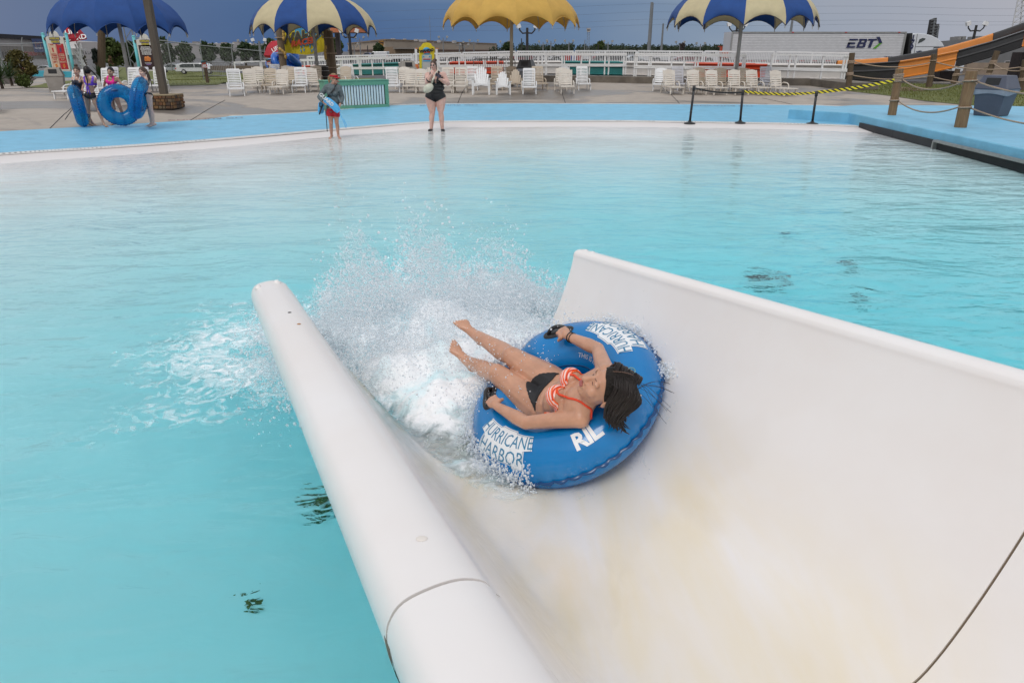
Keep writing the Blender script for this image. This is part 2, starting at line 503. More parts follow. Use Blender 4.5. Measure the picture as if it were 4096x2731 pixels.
outer_px = [(0, 528), (410, 505), (820, 480), (922, 467), (1269, 449), (1555, 424), (1783, 418), (2100, 416), (2460, 418), (2990, 420), (3280, 424), (3384, 429), (3740, 447), (4096, 466)]
OUT = [ground(u, v).to_2d() for u, v in outer_px]
OUT = [Vector((-17.6, 8.5)), Vector((-15.6, 13.2))] + OUT + [Vector((22, 18))]
o_ = drape([(p.x, p.y) for p in IN] + [(p.x, p.y) for p in reversed(OUT)], 0.012, M_blue, 'pool_deck'); o_['kind'] = 'structure'
CURB = [ground(u, v).to_2d() for u, v in ((1560, 326), (2100, 327), (2380, 330), (2640, 335), (3240, 343), (3385, 362))]
conc = [Vector((-34, 9))] + [Vector((-19, 8.2))] + OUT[1:-1] + [Vector((20, 20)), ground(4096, 420).to_2d(), ground(3690, 388).to_2d(), ground(3400, 352).to_2d()] + \
       list(reversed(CURB)) + [ground(1500, 326).to_2d(), ground(1120, 332).to_2d(), ground(900, 338).to_2d(), ground(860, 330).to_2d(), ground(640, 332).to_2d(), ground(430, 318).to_2d(), ground(300, 320).to_2d(), ground(300, 308).to_2d(), ground(200, 308).to_2d(), ground(146, 315).to_2d(), ground(0, 340).to_2d(), Vector((-34, 30))]
def no_cross(poly): return [(p.x, p.y) for p in poly]
o_ = drape(no_cross(conc), -0.012, M_concrete, 'concrete_terrace', 0.8); o_['kind'] = 'structure'
def smooth_line(P, step):
    out = []
    for i in range(len(P) - 1):
        p0, p1, p2, p3 = P[max(i - 1, 0)], P[i], P[i + 1], P[min(i + 2, len(P) - 1)]
        n = max(1, int((p2 - p1).length / step))
        for k in range(n):
            t = k / n
            out.append(0.5 * ((2 * p1) + (-p0 + p2) * t + (2 * p0 - 5 * p1 + 4 * p2 - p3) * t * t + (-p0 + 3 * p1 - 3 * p2 + p3) * t ** 3))
    out.append(P[-1]); return out
M_drain = mat('drain_channel', (.12, .12, .12), .8)
def gutter(name, line, w, side, gap, label):
    pts = smooth_line(line, 0.5)
    base = Vector((pts[len(pts) // 2].x, pts[len(pts) // 2].y, ground_z(*pts[len(pts) // 2])))
    root = thing(name, label, 'drain', base)
    tr = MB(); bars = MB(); fr = MB(); rows = []; acc = 0; last = None
    dense = smooth_line(line, gap)
    for i, p in enumerate(dense):
        d = (dense[min(i + 1, len(dense) - 1)] - dense[max(i - 1, 0)]).normalized(); nrm = Vector((-d.y, d.x)) * side
        z = ground_z(p.x, p.y) + 0.012
        rows.append([Vector((p.x, p.y, z - 0.005)), Vector((p.x + nrm.x * w, p.y + nrm.y * w, z - 0.005))])
        a = Vector((p.x + nrm.x * 0.03, p.y + nrm.y * 0.03, z)); b = Vector((p.x + nrm.x * (w - 0.03), p.y + nrm.y * (w - 0.03), z))
        bars.bar(a, b, gap * 0.66, 0.012)
    tr.grid(rows); tr.build('drain_channel', M_drain, root, world=True)
    ln = bars.build('grate_bars', M_grate, root, world=True); ln['kind'] = 'stuff'
    for off in (0.0, w):
        e = MB(); q = []
        for i, p in enumerate(pts):
            d = (pts[min(i + 1, len(pts) - 1)] - pts[max(i - 1, 0)]).normalized(); nrm = Vector((-d.y, d.x)) * side
            a = p + nrm * off; q.append(Vector((a.x, a.y, ground_z(p.x, p.y) + 0.010)))
        for i in range(len(q) - 1): e.bar(q[i], q[i + 1], 0.035, 0.02)
        e.build('grate_frame', M_grate, root, world=True)
gutter('beach_drain', IN[1:12], 0.24, -1, 0.075, 'white slotted drain running along the shallow edge of the pool')
gutter('deck_drain', OUT[5:15], 0.12, 1, 0.10, 'narrow white drain along the far edge of the blue deck')
for i, ((ua, va), (ub, vb)) in enumerate((((2238, 352), (2262, 414)), ((2640, 345), (2720, 416)), ((1860, 352), (1830, 416)), ((1500, 372), (1400, 434)), ((900, 400), (760, 482)), ((300, 420), (200, 512)), ((3050, 392), (3180, 420)), ((260, 478), (310, 410)))):
    k = MB(); A_, B_ = ground(ua, va), ground(ub, vb); P_j = [A_.lerp(B_, q / 12) for q in range(13)]
    for a, b in zip(P_j[:-1], P_j[1:]): k.bar((a.x, a.y, ground_z(a.x, a.y) - .010), (b.x, b.y, ground_z(b.x, b.y) - .010), .022, .008)
    struct(k, 'deck_joint', M_dark)
M_redpaint = mat('red_paint', (0.13, 0.02, 0.07), 0.6)
for (u, v), rz, tx in (((2890, 427.5), 174, 'NO RUNNING'), ((1795, 424.5), 186, 'NO RUNNING'), ((825, 480), 207, 'NO RUNNING')):
    p = ground(u, v)
    q = lettering(tx, M_redpaint, None, (p.x, p.y, p.z + 0.03), 0.20, (R(-1.5), 0, R(rz)), name='deck_lettering', sx=1.6, extrude=0.001)
    q['kind'] = 'structure'
PZ = 0.36
plat = [(9.75, 21.2), (8.5, 22.6), (11.5, 24.4), (16, 24), (22, 20), (22, 8), (9.02, 8.0)]
pm = MB(); pm.prism([(x, y, -1.3) for x, y in plat], (0, 0, 1.3 + PZ))
plat_o = struct(pm, 'raised_platform', M_blue)
plat_o.modifiers.new('bevel', 'BEVEL').width = 0.02
M_rubber = mat('black_rubber', (0.02, 0.02, 0.023), 0.6)
def plat_edge(y): return 9.02 + (9.75 - 9.02) * (y - 8) / (21.2 - 8)
for i, (y0, y1) in enumerate(((20.3, 18.2), (18.19, 16.25))):
    k = MB(); k.bar((plat_edge(y0) - 0.02, y0, 0.06), (plat_edge(y1) - 0.02, y1, 0.06), 0.05, 0.22)
    tagged = k.build('bumper_strip', M_rubber, plat_o)
gr = thing('intake_grate', 'grey framed intake opening in the side of the blue platform', 'grate', (plat_edge(13), 13, 0.1))
M_steelgrey = mat('galvanised', (0.33, 0.33, 0.32), 0.5, 0.15, 8, metal=0.6)
k = MB()
for a, b in (((16.1, .16), (9.0, .16)), ((16.1, .16), (16.1, -.3))):
    k.bar((plat_edge(a[0]) - 0.05, a[0], a[1]), (plat_edge(b[0]) - 0.05, b[0], b[1]), 0.10, 0.05, up=(0, 0, 1) if a[1] == b[1] else (0, 1, 0))
k.build('grate_frame', M_steelgrey, gr, world=True)
k = MB(); k.prism([(plat_edge(16.05) - .012, 16.05, -.4), (plat_edge(9.0) - .012, 9.0, -.4), (plat_edge(9.0) - .012, 9.0, .13), (plat_edge(16.05) - .012, 16.05, .13)], (-0.008, 0, 0))
k.build('dark_opening', M_dark, gr, world=True)
HD = Vector((-0.407, 0.913, 0)).normalized(); TD = Vector((HD.y, -HD.x, 0))
S_END, S_SLOPE = 3.919, 0.105
def sl(T, s, z):
    """slide coordinates: across, back from the mouth, height at the mouth"""
    p = TD * T + HD * (S_END - s); return Vector((p.x, p.y, z + S_SLOPE * s))
T_C, RIM = 1.32, 0.763
def catmull(P, n):
    out = []; P = [Vector(p) for p in P]
    for i in range(len(P) - 1):
        p0, p1, p2, p3 = P[max(i - 1, 0)], P[i], P[i + 1], P[min(i + 2, len(P) - 1)]
        for k in range(n):
            t = k / n
            out.append(0.5 * ((2 * p1) + (-p0 + p2) * t + (2 * p0 - 5 * p1 + 4 * p2 - p3) * t * t + (-p0 + 3 * p1 - 3 * p2 + p3) * t ** 3))
    out.append(P[-1]); return out
half = [(0, .90), (.20, .888), (.34, .865), (.462, .805), (.60, .625), (.745, .375), (.85, .17), (.93, 0)]
halfc = catmull(half, 5)
half_r = catmull([(0, .90), (.20, .888), (.34, .865), (.47, .805), (.61, .63), (.752, .375), (.83, .17), (.865, .04), (.870, 0)], 5)
bowl = [Vector((T_C - p.x, RIM - p.y)) for p in reversed(halfc)] + [Vector((T_C + p.x, RIM - p.y)) for p in half_r[1:]]
def bowl_z(T):
    return float(np.interp(T, [p.x for p in bowl], [p.y for p in bowl]))
lipL = catmull([(.192, .66), (.182, .70), (.178, .765), (.202, .812), (.250, .829), (.312, .830), (.362, .806), (.384, .764)], 4)
lipR = catmull([(2.195, .780), (2.215, .794), (2.255, .795), (2.288, .782), (2.300, .75), (2.304, .69), (2.298, .60)], 3)
inner = lipL[:-1] + bowl + lipR
outer = [Vector((2.276, .60)), Vector((2.268, .72))] + [Vector((p.x + (p.x - T_C) * 0.035, p.y - 0.035)) for p in reversed(bowl)] + [Vector((.30, .77)), Vector((.225, .745)), Vector((.214, .66))]
loop = inner + outer
def slide_material():
    m = mat('gelcoat', (0.78, 0.735, 0.705), 0.42, 0.05, 1.6, base2=(0.81, 0.785, 0.77), coat=0.55)
    n, l = m.node_tree.nodes, m.node_tree.links
    b = n['Principled BSDF']; b.inputs['Coat Roughness'].default_value = 0.07
    src = b.inputs['Base Color'].links[0].from_socket
    tc = n.new('ShaderNodeTexCoord'); mp = n.new('ShaderNodeMapping')
    mp.inputs['Rotation'].default_value = (0, 0, -math.atan2(-HD.x, HD.y)); mp.inputs['Scale'].default_value = (2.2, 0.42, 1)
    l.new(tc.outputs['Object'], mp.inputs[0])
    t = n.new('ShaderNodeTexNoise'); t.inputs['Scale'].default_value = 1.7; t.inputs['Detail'].default_value = 5; t.inputs['Distortion'].default_value = .5
    l.new(mp.outputs[0], t.inputs['Vector'])
    mr = n.new('ShaderNodeMapRange'); mr.inputs[1].default_value = .42; mr.inputs[2].default_value = .68
    l.new(t.outputs['Fac'], mr.inputs[0])
    sp = n.new('ShaderNodeSeparateXYZ'); l.new(tc.outputs['Object'], sp.inputs[0])
    mz = n.new('ShaderNodeMapRange'); mz.inputs[1].default_value = .70; mz.inputs[2].default_value = .30
    l.new(sp.outputs[2], mz.inputs[0])
    mm = n.new('ShaderNodeMath'); mm.operation = 'MULTIPLY'; l.new(mr.outputs[0], mm.inputs[0]); l.new(mz.outputs[0], mm.inputs[1])
    m3 = n.new('ShaderNodeMath'); m3.operation = 'MULTIPLY'; l.new(mm.outputs[0], m3.inputs[0]); m3.inputs[1].default_value = 0.75
    mx = n.new('ShaderNodeMix'); mx.data_type = 'RGBA'
    l.new(m3.outputs[0], mx.inputs[0]); l.new(src, mx.inputs[6]); mx.inputs[7].default_value = (0.77, 0.665, 0.45, 1)
    l.new(mx.outputs[2], b.inputs['Base Color'])
    mp2 = n.new('ShaderNodeMapping'); mp2.inputs['Rotation'].default_value = mp.inputs['Rotation'].default_value; mp2.inputs['Scale'].default_value = (1.5, 0.6, 1)
    l.new(tc.outputs['Object'], mp2.inputs[0])
    nb = n.new('ShaderNodeTexNoise'); nb.inputs['Scale'].default_value = 13; nb.inputs['Detail'].default_value = 3; nb.inputs['Roughness'].default_value = .5
    l.new(mp2.outputs[0], nb.inputs['Vector'])
    bp = n.new('ShaderNodeBump'); bp.inputs['Distance'].default_value = 0.008
    mzb = n.new('ShaderNodeMapRange'); mzb.inputs[1].default_value = .75; mzb.inputs[2].default_value = .2; mzb.inputs[3].default_value = 0.05; mzb.inputs[4].default_value = .6
    l.new(sp.outputs[2], mzb.inputs[0]); l.new(mzb.outputs[0], bp.inputs['Strength'])
    l.new(nb.outputs['Fac'], bp.inputs['Height']); l.new(bp.outputs[0], b.inputs['Coat Normal'])
    cw_ = n.new('ShaderNodeMapRange'); cw_.inputs[1].default_value = .85; cw_.inputs[2].default_value = .45; cw_.inputs[3].default_value = .12; cw_.inputs[4].default_value = .75; l.new(sp.outputs[2], cw_.inputs[0]); l.new(cw_.outputs[0], b.inputs['Coat Weight'])
    return m
M_gel = slide_material()
slide = thing('water_slide', 'wide white open flume sloping down into the pool in the foreground', 'water slide', (sl(T_C, 0, -.14)))
SEAM = 2.99
def flume(s0, s1, name):
    k = MB(); ns = 10; N = len(loop)
    for i in range(ns + 1):
        s = s0 + (s1 - s0) * i / ns
        k.v += [tuple(sl(p.x, s, p.y)) for p in loop]
    for i in range(ns):
        for j in range(N):
            j2 = (j + 1) % N; k.f.append((i * N + j, i * N + j2, (i + 1) * N + j2, (i + 1) * N + j))
    for base, rev in ((0, False), (ns * N, True)):
        f = [base + j for j in range(N)]
        for tri in tessellate_polygon([[Vector((p.x, p.y, 0)) for p in loop]]):
            k.f.append(tuple(f[t] for t in (tri if rev else reversed(tri))))
    k.mi = [0] * len(k.f)
    o = k.build(name, M_gel, slide, world=True, smooth=True)
    o.modifiers.new('split', 'EDGE_SPLIT').split_angle = R(50)
    return o
flume(0, SEAM - .004, 'flume_section'); flume(SEAM + .004, 7.0, 'flume_section')
k = MB()
for off in (-0.012,):
    N = len(inner)
    P = [sl(p.x, SEAM - .02, p.y + off) for p in inner]; Q = [sl(p.x, SEAM + .02, p.y + off) for p in inner]
    k.grid([P, Q])
k.build('seam_sealant', mat('old_sealant', (0.16, 0.12, 0.08), 0.8), slide, world=True)
for s in (.05, .14):
    k = MB(); k.lathe([(.018, -.004), (.018, .002), (.009, .003), (.008, .006), (.003, .007)], 10, sl(2.25, s, .795)); k.build('bolt_head', M_gel, slide, world=True, smooth=True)
M_scuff = mat('scuff', (0.70, 0.65, 0.60), 0.7)
for T, s in ((.215, .10), (.315, .06)):
    k = MB(); c = sl(T, s, float(np.interp(T, [p.x for p in lipL[8:]], [p.y for p in lipL[8:]])))
    k.lathe([(.022, -.004), (.022, .003), (.012, .006), (.011, .012), (.004, .014)], 10, c)
    k.build('bolt_head', M_gel, slide, world=True, smooth=True)
for T, s, r, nm, mm in ((.30, 1.05, .007, 'rust_spot', mat('rust', (.35, .16, .04), .9)), (.29, .82, .007, 'chip', M_dark), (.29, 2.84, .009, 'chip', M_scuff)):
    k = MB(); c = sl(T, s, float(np.interp(T, [p.x for p in lipL[8:]], [p.y for p in lipL[8:]])) + .0015)
    k.ell(c, (r * 1.3, r, .002), n=9, m=4); k.build(nm, mm, slide, world=True)
k = MB(); k.box(sl(.62, 2.2, -.62), (0.22, 0.22, 1.15)); k.build('support_leg', mat('leg_blue', (.10, .17, .17), .7), slide, world=True)
M_leaf = mat('wet_leaves', (0.03, 0.055, 0.012), 0.8, base2=(0.16, 0.14, 0.02), scale=20)
def pool_at(u, v):
    p = plane(u, v, -0.75)
    return Vector((p.x * 0.93, p.y * 0.93, floor_xy(p.x * .93, p.y * .93) + 0.02))
for (u, v, r, nm, lb, cat, mm) in (
    (1258, 1995, .10, 'leaf_clump', 'dark wet leaves lying on the pool floor beside the left wall of the flume', 'leaves', M_leaf),
    (985, 2400, .045, 'leaf_clump', 'single dark leaf on the pool floor left of the flume', 'leaves', M_leaf)):
    c = pool_at(u, v); k = MB()
    for _ in range(60 if r > .05 else 9):
        a = random.random() * 6.28; d = random.random() ** .5 * r
        q = c + Vector((d * math.cos(a), d * math.sin(a), random.random() * .01)); h = random.random() * 6.28; w = .012 + random.random() * .012
        k.add([q + Vector((math.cos(h) * w * 1.8, math.sin(h) * w * 1.8, .002)), q + Vector((-math.sin(h) * w * .6, math.cos(h) * w * .6, .006)),
               q - Vector((math.cos(h) * w * 1.8, math.sin(h) * w * 1.8, -.002)), q - Vector((-math.sin(h) * w * .6, math.cos(h) * w * .6, -.004))], [(0, 1, 2, 3)])
    o = top(k, nm, mm, lb, cat, c)
M_fit = mat('dark_fitting', (0.045, 0.05, 0.045), 0.6)
M_redfit = mat('red_fitting', (0.30, 0.035, 0.02), 0.6)
for (u, v, sx, sy, lb) in ((3040, 1165, .14, .07, 'dark drain plate with a red cap on the pool floor right of the flume'),
                       (3390, 1135, .085, .07, 'round dark drain plate on the pool floor farthest right of the flume'),
                       (3130, 1030, .07, .05, 'small dark drain plate on the pool floor, farthest back of three'),
                       (3425, 1235, .07, .05, 'small dark drain plate on the pool floor nearest the right wall of the flume')):
    c = pool_at(u, v)
    root = thing('floor_drain', lb, 'drain', c)
    k = MB(); k.lathe([(sx, 0), (sx, .02), (sx * .8, .03)], 20, c); k.build('drain_plate', M_fit, root, world=True)
    if 'red' in lb:
        k = MB(); k.lathe([(.07, .03), (.06, .06)], 12, c + Vector((.22, -.05, 0))); k.build('drain_cap', M_redfit, root, world=True)
def remesh(mb, name, voxel, smooth_it=4, decimate=None):
    me = mb.mesh('tmp', [], (0, 0, 0)); o = bpy.data.objects.new('tmp', me); col.objects.link(o)
    m = o.modifiers.new('r', 'REMESH'); m.mode = 'VOXEL'; m.voxel_size = voxel; m.use_smooth_shade = True
    s = o.modifiers.new('s', 'SMOOTH'); s.factor = 0.5; s.iterations = smooth_it
    if decimate:
        d = o.modifiers.new('d', 'DECIMATE'); d.ratio = decimate
    dg = bpy.context.evaluated_depsgraph_get()
    out = bpy.data.meshes.new_from_object(o.evaluated_get(dg)); out.name = name
    bpy.data.objects.remove(o); bpy.data.meshes.remove(me)
    out.polygons.foreach_set('use_smooth', [True] * len(out.polygons))
    return out
def unit(v): return Vector(v).normalized()
def frame(x, y, z): return Matrix((x, y, z)).transposed()
def add_hand(mb, w, d, palm, s=1.0, curl=1.0, thumb_side=None):
    """w wrist, d towards the knuckles, palm = direction the palm faces, curl 0 flat .. 1 fist"""
    d = unit(d); palm = unit(Vector(palm) - d * Vector(palm).dot(d)); side = d.cross(palm)
    if thumb_side is not None and side.dot(Vector(thumb_side)) < 0: side = -side
    Mx = frame(side, palm, d)
    mb.ell(w + d * .050 * s, (.040 * s, .017 * s, .050 * s), Mx)
    mb.cap(w, w + d * .03 * s, .024 * s, .026 * s)
    for i, (off, L) in enumerate(((.030, .92), (.010, 1.0), (-.010, .95), (-.029, .78))):
        p = w + d * (.088 - abs(off - .004) * .25) * s + side * off * s
        mb.ell(p, (.0105 * s,) * 3)
        a0 = 0.25 + 1.15 * curl; ang = a0
        for k, ln in enumerate((.040, .026, .020)):
            dirn = d * math.cos(ang) + palm * math.sin(ang)
            q = p + dirn * ln * L * s
            mb.cap(p, q, (.0098 - .0009 * k) * s, (.0090 - .0010 * k) * s, 8); p = q
            ang += (0.2 + 1.15 * curl)
    p = w + d * .025 * s + side * .030 * s
    q = p + (d * .55 + side * .55 + palm * .45 * (0.4 + curl)).normalized() * .040 * s
    mb.cap(p, q, .014 * s, .0105 * s, 8)
    q2 = q + (d * .75 - side * .35 * curl + palm * .5 * curl).normalized() * .030 * s
    mb.cap(q, q2, .0105 * s, .009 * s, 8)
def add_foot(mb, ankle, ball, sole, s=1.0, toes=True, big_side=None):
    """ball = ball of the foot; sole = direction the sole faces"""
    f = unit(ball - ankle); sole = unit(Vector(sole) - f * Vector(sole).dot(f)); side = f.cross(sole)
    if big_side is not None and side.dot(Vector(big_side)) < 0: side = -side
    heel = ankle + sole * .035 * s - f * .025 * s
    mb.ell(heel, (.030 * s, .034 * s, .032 * s), frame(side, f, sole))
    mb.cap(ankle, heel, .035 * s, .028 * s)
    mid = ankle.lerp(ball, .5) + sole * .012 * s
    mb.cap(ankle + sole * .008 * s, mid, .035 * s, .030 * s)
    mb.cap(heel, ball + sole * .004 * s, .028 * s, .024 * s)
    for o in (-.024, -.008, .010, .024):
        mb.cap(mid, ball + side * o * s, .026 * s, .017 * s)
    tips = []
    for i, (o, L, r) in enumerate(((.028, .046, .0135), (.009, .044, .0098), (-.006, .038, .0092), (-.020, .031, .0088), (-.033, .023, .0085))):
        p = ball + side * o * s - f * (.004 * i) * s
        q = p + (f * .97 - sole * .12 + side * .08 * (1 - i * .4)).normalized() * L * s
        mb.cap(p, q, r * s, r * .92 * s, 8); tips.append(q - sole * r * .75 * s)
    return tips, f, side, sole
def head_pt(J, s, f, u, k=1.0):
    return J['head'] + (J['hs'] * s + J['hf'] * f + J['hu'] * u) * J.get('hk', 1.0)
def add_head(mb, J):
    k = J.get('hk', 1.0); M = frame(J['hs'], J['hf'], J['hu'])
    P = lambda a, b, c: head_pt(J, a, b, c)
    mb.ell(P(0, -.012, .025), (.076 * k, .096 * k, .096 * k), M, 16, 12)
    mb.ell(P(0, .022, -.028), (.064 * k, .074 * k, .090 * k), M, 16, 12)
    mb.ell(P(0, .056, -.088), (.034 * k, .034 * k, .030 * k), M)
    mb.ell(P(0, .020, -.075), (.054 * k, .050 * k, .040 * k), M)
    for s in (-1, 1):
        mb.ell(P(s * .040, .060, -.030), (.026 * k, .026 * k, .028 * k), M)
        mb.ell(P(s * .030, .082, .024), (.026 * k, .016 * k, .010 * k), M)
        mb.ell(P(s * .079, -.008, -.012), (.008 * k, .018 * k, .031 * k), M)
        mb.ell(P(s * .012, .097, -.034), (.010 * k, .011 * k, .008 * k), M)
    mb.cap(P(0, .088, .016), P(0, .112, -.028), .009 * k, .013 * k)
    mb.ell(P(0, .088, -.061), (.024 * k, .014 * k, .016 * k), M)
def face_parts(root, J, eye_m, lip_m, brow_m, closed=False, bw=1.0, off=Vector((0, 0, 0)), shades=None):
    k = J.get('hk', 1.0); M = frame(J['hs'], J['hf'], J['hu']); P = lambda a, b, c: head_pt(J, a, b, c) - off
    for s in (-1, 1):
        e = MB()
        if closed: e.tube([P(s * (.017 + .005 * i), .0895 - .0022 * i * i * .6, .001 - .0022 * math.sin(i / 5 * 3.1416) - .0005 * i) for i in range(6)], .0016 * k, 6)
        else: e.ell(P(s * .030, .0865, .003), (.0135 * k, .007 * k, .0062 * k), M)
        e.build('eye', eye_m, root, smooth=True)
        b = MB(); b.tube([P(s * (.014 + .0075 * i), .0985 - .0016 * i * i, .026 + .004 * math.sin(i / 4 * 2.6)) for i in range(5)], [.0025 * k * bw, .0034 * k * bw, .0034 * k * bw, .003 * k * bw, .0015 * k * bw], 6)
        b.build('eyebrow', brow_m, root, smooth=True)
    m = MB()
    m.ell(P(0, .0985, -.0565), (.021 * k, .0075 * k, .0050 * k), M); m.ell(P(0, .0985, -.0655), (.019 * k, .0085 * k, .0058 * k), M)
    m.build('lips', lip_m, root, smooth=True)
def add_torso(mb, J, S):
    """S: dict of sizes: hip, waist, rib, bust, depth"""
    pel, neck = J['pelvis'], J['neck']; up = unit(neck - pel); fr = unit(J['front'] - up * J['front'].dot(up)); sd = fr.cross(up)
    J['tup'], J['tfr'], J['tsd'] = up, fr, sd
    L = (neck - pel).length; M = frame(sd, fr, up); k = S.get('k', 1.0); dp = S.get('depth', 1.0)
    h, w, r = S.get('hip', .150), S.get('waist', .112), S.get('rib', .128)
    mb.ell(pel + up * .00 * k, (h * k, .098 * k * dp, .095 * k), M, 16, 10)
    mb.ell(pel + up * L * .14 , (h * .93 * k, .092 * k * dp, .09 * k), M, 16, 10)
    mb.ell(pel + up * L * .32 + fr * .006, (w * 1.06 * k, .083 * k * dp, .10 * k), M, 16, 10)
    mb.ell(pel + up * L * .46, (w * k, .082 * k * dp, .10 * k), M, 16, 10)
    mb.ell(pel + up * L * .66, (r * k, .092 * k * dp, .125 * k), M, 16, 10)
    mb.ell(pel + up * L * .82, (r * 1.0 * k, .082 * k * dp, .085 * k), M, 16, 10)
    for s in (-1, 1):
        mb.ell(pel - fr * .055 * k * dp + sd * s * .065 * k - up * .03 * k, (.078 * k, .062 * k, .085 * k), M)
    b = S.get('bust', .05)
    for s in (-1, 1):
        mb.ell(pel + up * L * .66 + fr * (.068 * dp + b * .25) * k + sd * s * .060 * k, (.056 * k, b * k, .056 * k), M)
    nk = S.get('neckr', .047) * k
    for n, q in (('shL', -1), ('shR', 1)):
        mb.cap(neck - up * .05 * k, J[n], .062 * k, .050 * k)
        mb.cap(neck + up * .02 * k, J[n] + up * .005, .036 * k, .034 * k)
        mb.cap(pel + up * L * .72 + sd * q * .06 * k, J[n] - up * .03 * k, .075 * k, .048 * k)
    mb.cap(neck - up * .04 * k, J['head'] - J['hu'] * .05 * k - J['hf'] * .015 * k, nk * 1.08, nk)
def add_limbs(mb, J, S):
    k = S.get('k', 1.0); th, ca, ar = S.get('thigh', 1.0), S.get('calf', 1.0), S.get('arm', 1.0)
    for q in 'LR':
        hp, kn, an = J['hip' + q], J['knee' + q], J['ankle' + q]
        d = unit(kn - hp)
        P = [hp - d * .02, hp.lerp(kn, .22), hp.lerp(kn, .5), hp.lerp(kn, .78), kn, ]
        rs = [.088 * th, .086 * th, .074 * th, .060 * th, .055 * (th + 1) / 2]
        for i in range(4): mb.cap(P[i], P[i + 1], rs[i] * k, rs[i + 1] * k, 14)
        sh = unit(an - kn); bend = (d - sh); bend = bend.normalized() if bend.length > .05 else J['tfr']
        back = -bend if bend.dot(J['tfr']) > -0.3 or bend.length < .1 else -bend
        calf_dir = -J['tfr'] if (kn - hp).cross(an - kn).length < .01 else -bend
        mb.ell(kn + bend * .012 * k, .050 * k * (th + 1) / 2)
        c = kn.lerp(an, .30) + calf_dir * .014 * k
        mb.cap(kn, c, .050 * k * ca, .054 * k * ca, 14); mb.cap(c, kn.lerp(an, .65), .054 * k * ca, .041 * k * ca, 14)
        mb.cap(kn.lerp(an, .65), an, .041 * k * ca, .033 * k * ca, 14); mb.cap(kn, an, .046 * k * ca, .031 * k * ca, 14)
        s, e, w = J['sh' + q], J['el' + q], J['wr' + q]
        mb.ell(s, .052 * k * ar)
        mb.cap(s, s.lerp(e, .45), .050 * k * ar, .043 * k * ar); mb.cap(s.lerp(e, .45), e, .043 * k * ar, .035 * k * ar)
        mb.cap(e, e.lerp(w, .3), .036 * k * ar, .038 * k * ar); mb.cap(e.lerp(w, .3), w, .038 * k * ar, .024 * k * (ar + 1) / 2)
def garment(root, body_me, name, m, f, off=.004, thick=True, origin=Vector((0, 0, 0))):
    """cloth that follows the body: faces where f(point) > 0, pushed out along the normals, with a closed rim"""
    me = body_me; vs = me.vertices
    val = [f(v.co) for v in vs]
    bm = bmesh.new(); mp = {}
    def gv(i):
        if i not in mp: mp[i] = bm.verts.new(vs[i].co + vs[i].normal * off)
        return mp[i]
    for p in me.polygons:
        ids = list(p.vertices)
        if all(val[i] > 0 for i in ids):
            bm.faces.new([gv(i) for i in ids])
    if name == 'swim_bottom':
        seen = set(); isl = []
        for v in bm.verts:
            if v in seen: continue
            st = [v]; seen.add(v); c = []
            while st:
                x = st.pop(); c.append(x)
                for e in x.link_edges:
                    y = e.other_vert(x)
                    if y not in seen: seen.add(y); st.append(y)
            isl.append(c)
        isl.sort(key=len)
        for c in isl[:-1]: bmesh.ops.delete(bm, geom=c, context='VERTS')
    for _ in range(3):
        new = {}
        for v in bm.verts:
            be = [e for e in v.link_edges if e.is_boundary]
            if len(be) == 2: new[v] = (be[0].other_vert(v).co + be[1].other_vert(v).co) * .25 + v.co * .5
        for v, c in new.items(): v.co = c
    out = bpy.data.meshes.new(name); bm.to_mesh(out); bm.free()
    out.materials.append(m); out.polygons.foreach_set('use_smooth', [True] * len(out.polygons))
    o = bpy.data.objects.new(name, out); link(o, root)
    if thick:
        sd = o.modifiers.new('cloth', 'SOLIDIFY'); sd.thickness = off * 0.9; sd.offset = -1
    return o
class Snap:
    def __init__(s, me):
        s.t = BVHTree.FromPolygons([v.co for v in me.vertices], [tuple(p.vertices) for p in me.polygons])
    def path(s, pts, off, n=6):
        q = catmull([Vector(p) for p in pts], n); out = []
        for p in q:
            c, no, i, d = s.t.find_nearest(p); out.append(c + no * off)
        return out
M_lip = mat('lips', (0.36, 0.11, 0.10), 0.45)
M_eye = mat('eye_dark', (0.02, 0.015, 0.012), 0.25)
M_brow = mat('brow', (0.05, 0.03, 0.02), 0.8)
def skin(name, c): return mat(name, c, 0.40, 0.13, 11, sss=0.12, bump=0.08, bscale=150, detail=4, coat=.18)
M_hair_dark = mat('hair_dark', (0.011, 0.007, 0.006), 0.42, 0.4, 30, spec=.35)
M_hair_brown = mat('hair_brown', (0.060, 0.030, 0.018), 0.45, 0.4, 30)
M_hair_fair = mat('hair_fair', (0.26, 0.16, 0.075), 0.55, 0.3, 30)
M_swim_black = mat('black_swimwear', (0.010, 0.010, 0.012), 0.62, 0.2, 20)
def crop(x, y): return 1700 + x / 1.912, 1180 + y / 1.912
T_N = unit((-.43, -.27, .86))
T_O = at(2258, 1598, 3.76)
TR, Tr, TH_ = .365, .172, .158
def tube_plane(u, v, h):
    d = ray(u, v); o = T_O + T_N * h
    t = (o - Vector((0, 0, CAM_H))).dot(T_N) / d.dot(T_N); return Vector((0, 0, CAM_H)) + d * t
_hr = tube_plane(*crop(1040, 315), .13) - T_O; _hl = tube_plane(*crop(510, 805), .13) - T_O
_e = unit(_hr) + unit(_hl); E1 = unit(_e - T_N * _e.dot(T_N)); E2 = T_N.cross(E1)      # towards the feet, towards her left
def tube_polar(x, y, h=.12):
    p = tube_plane(*crop(x, y), h) - T_O
    a, b = p.dot(E1), p.dot(E2); rho = math.hypot(a, b)
    return math.atan2(b, a), math.acos(max(-1, min(1, (rho - TR) / Tr)))
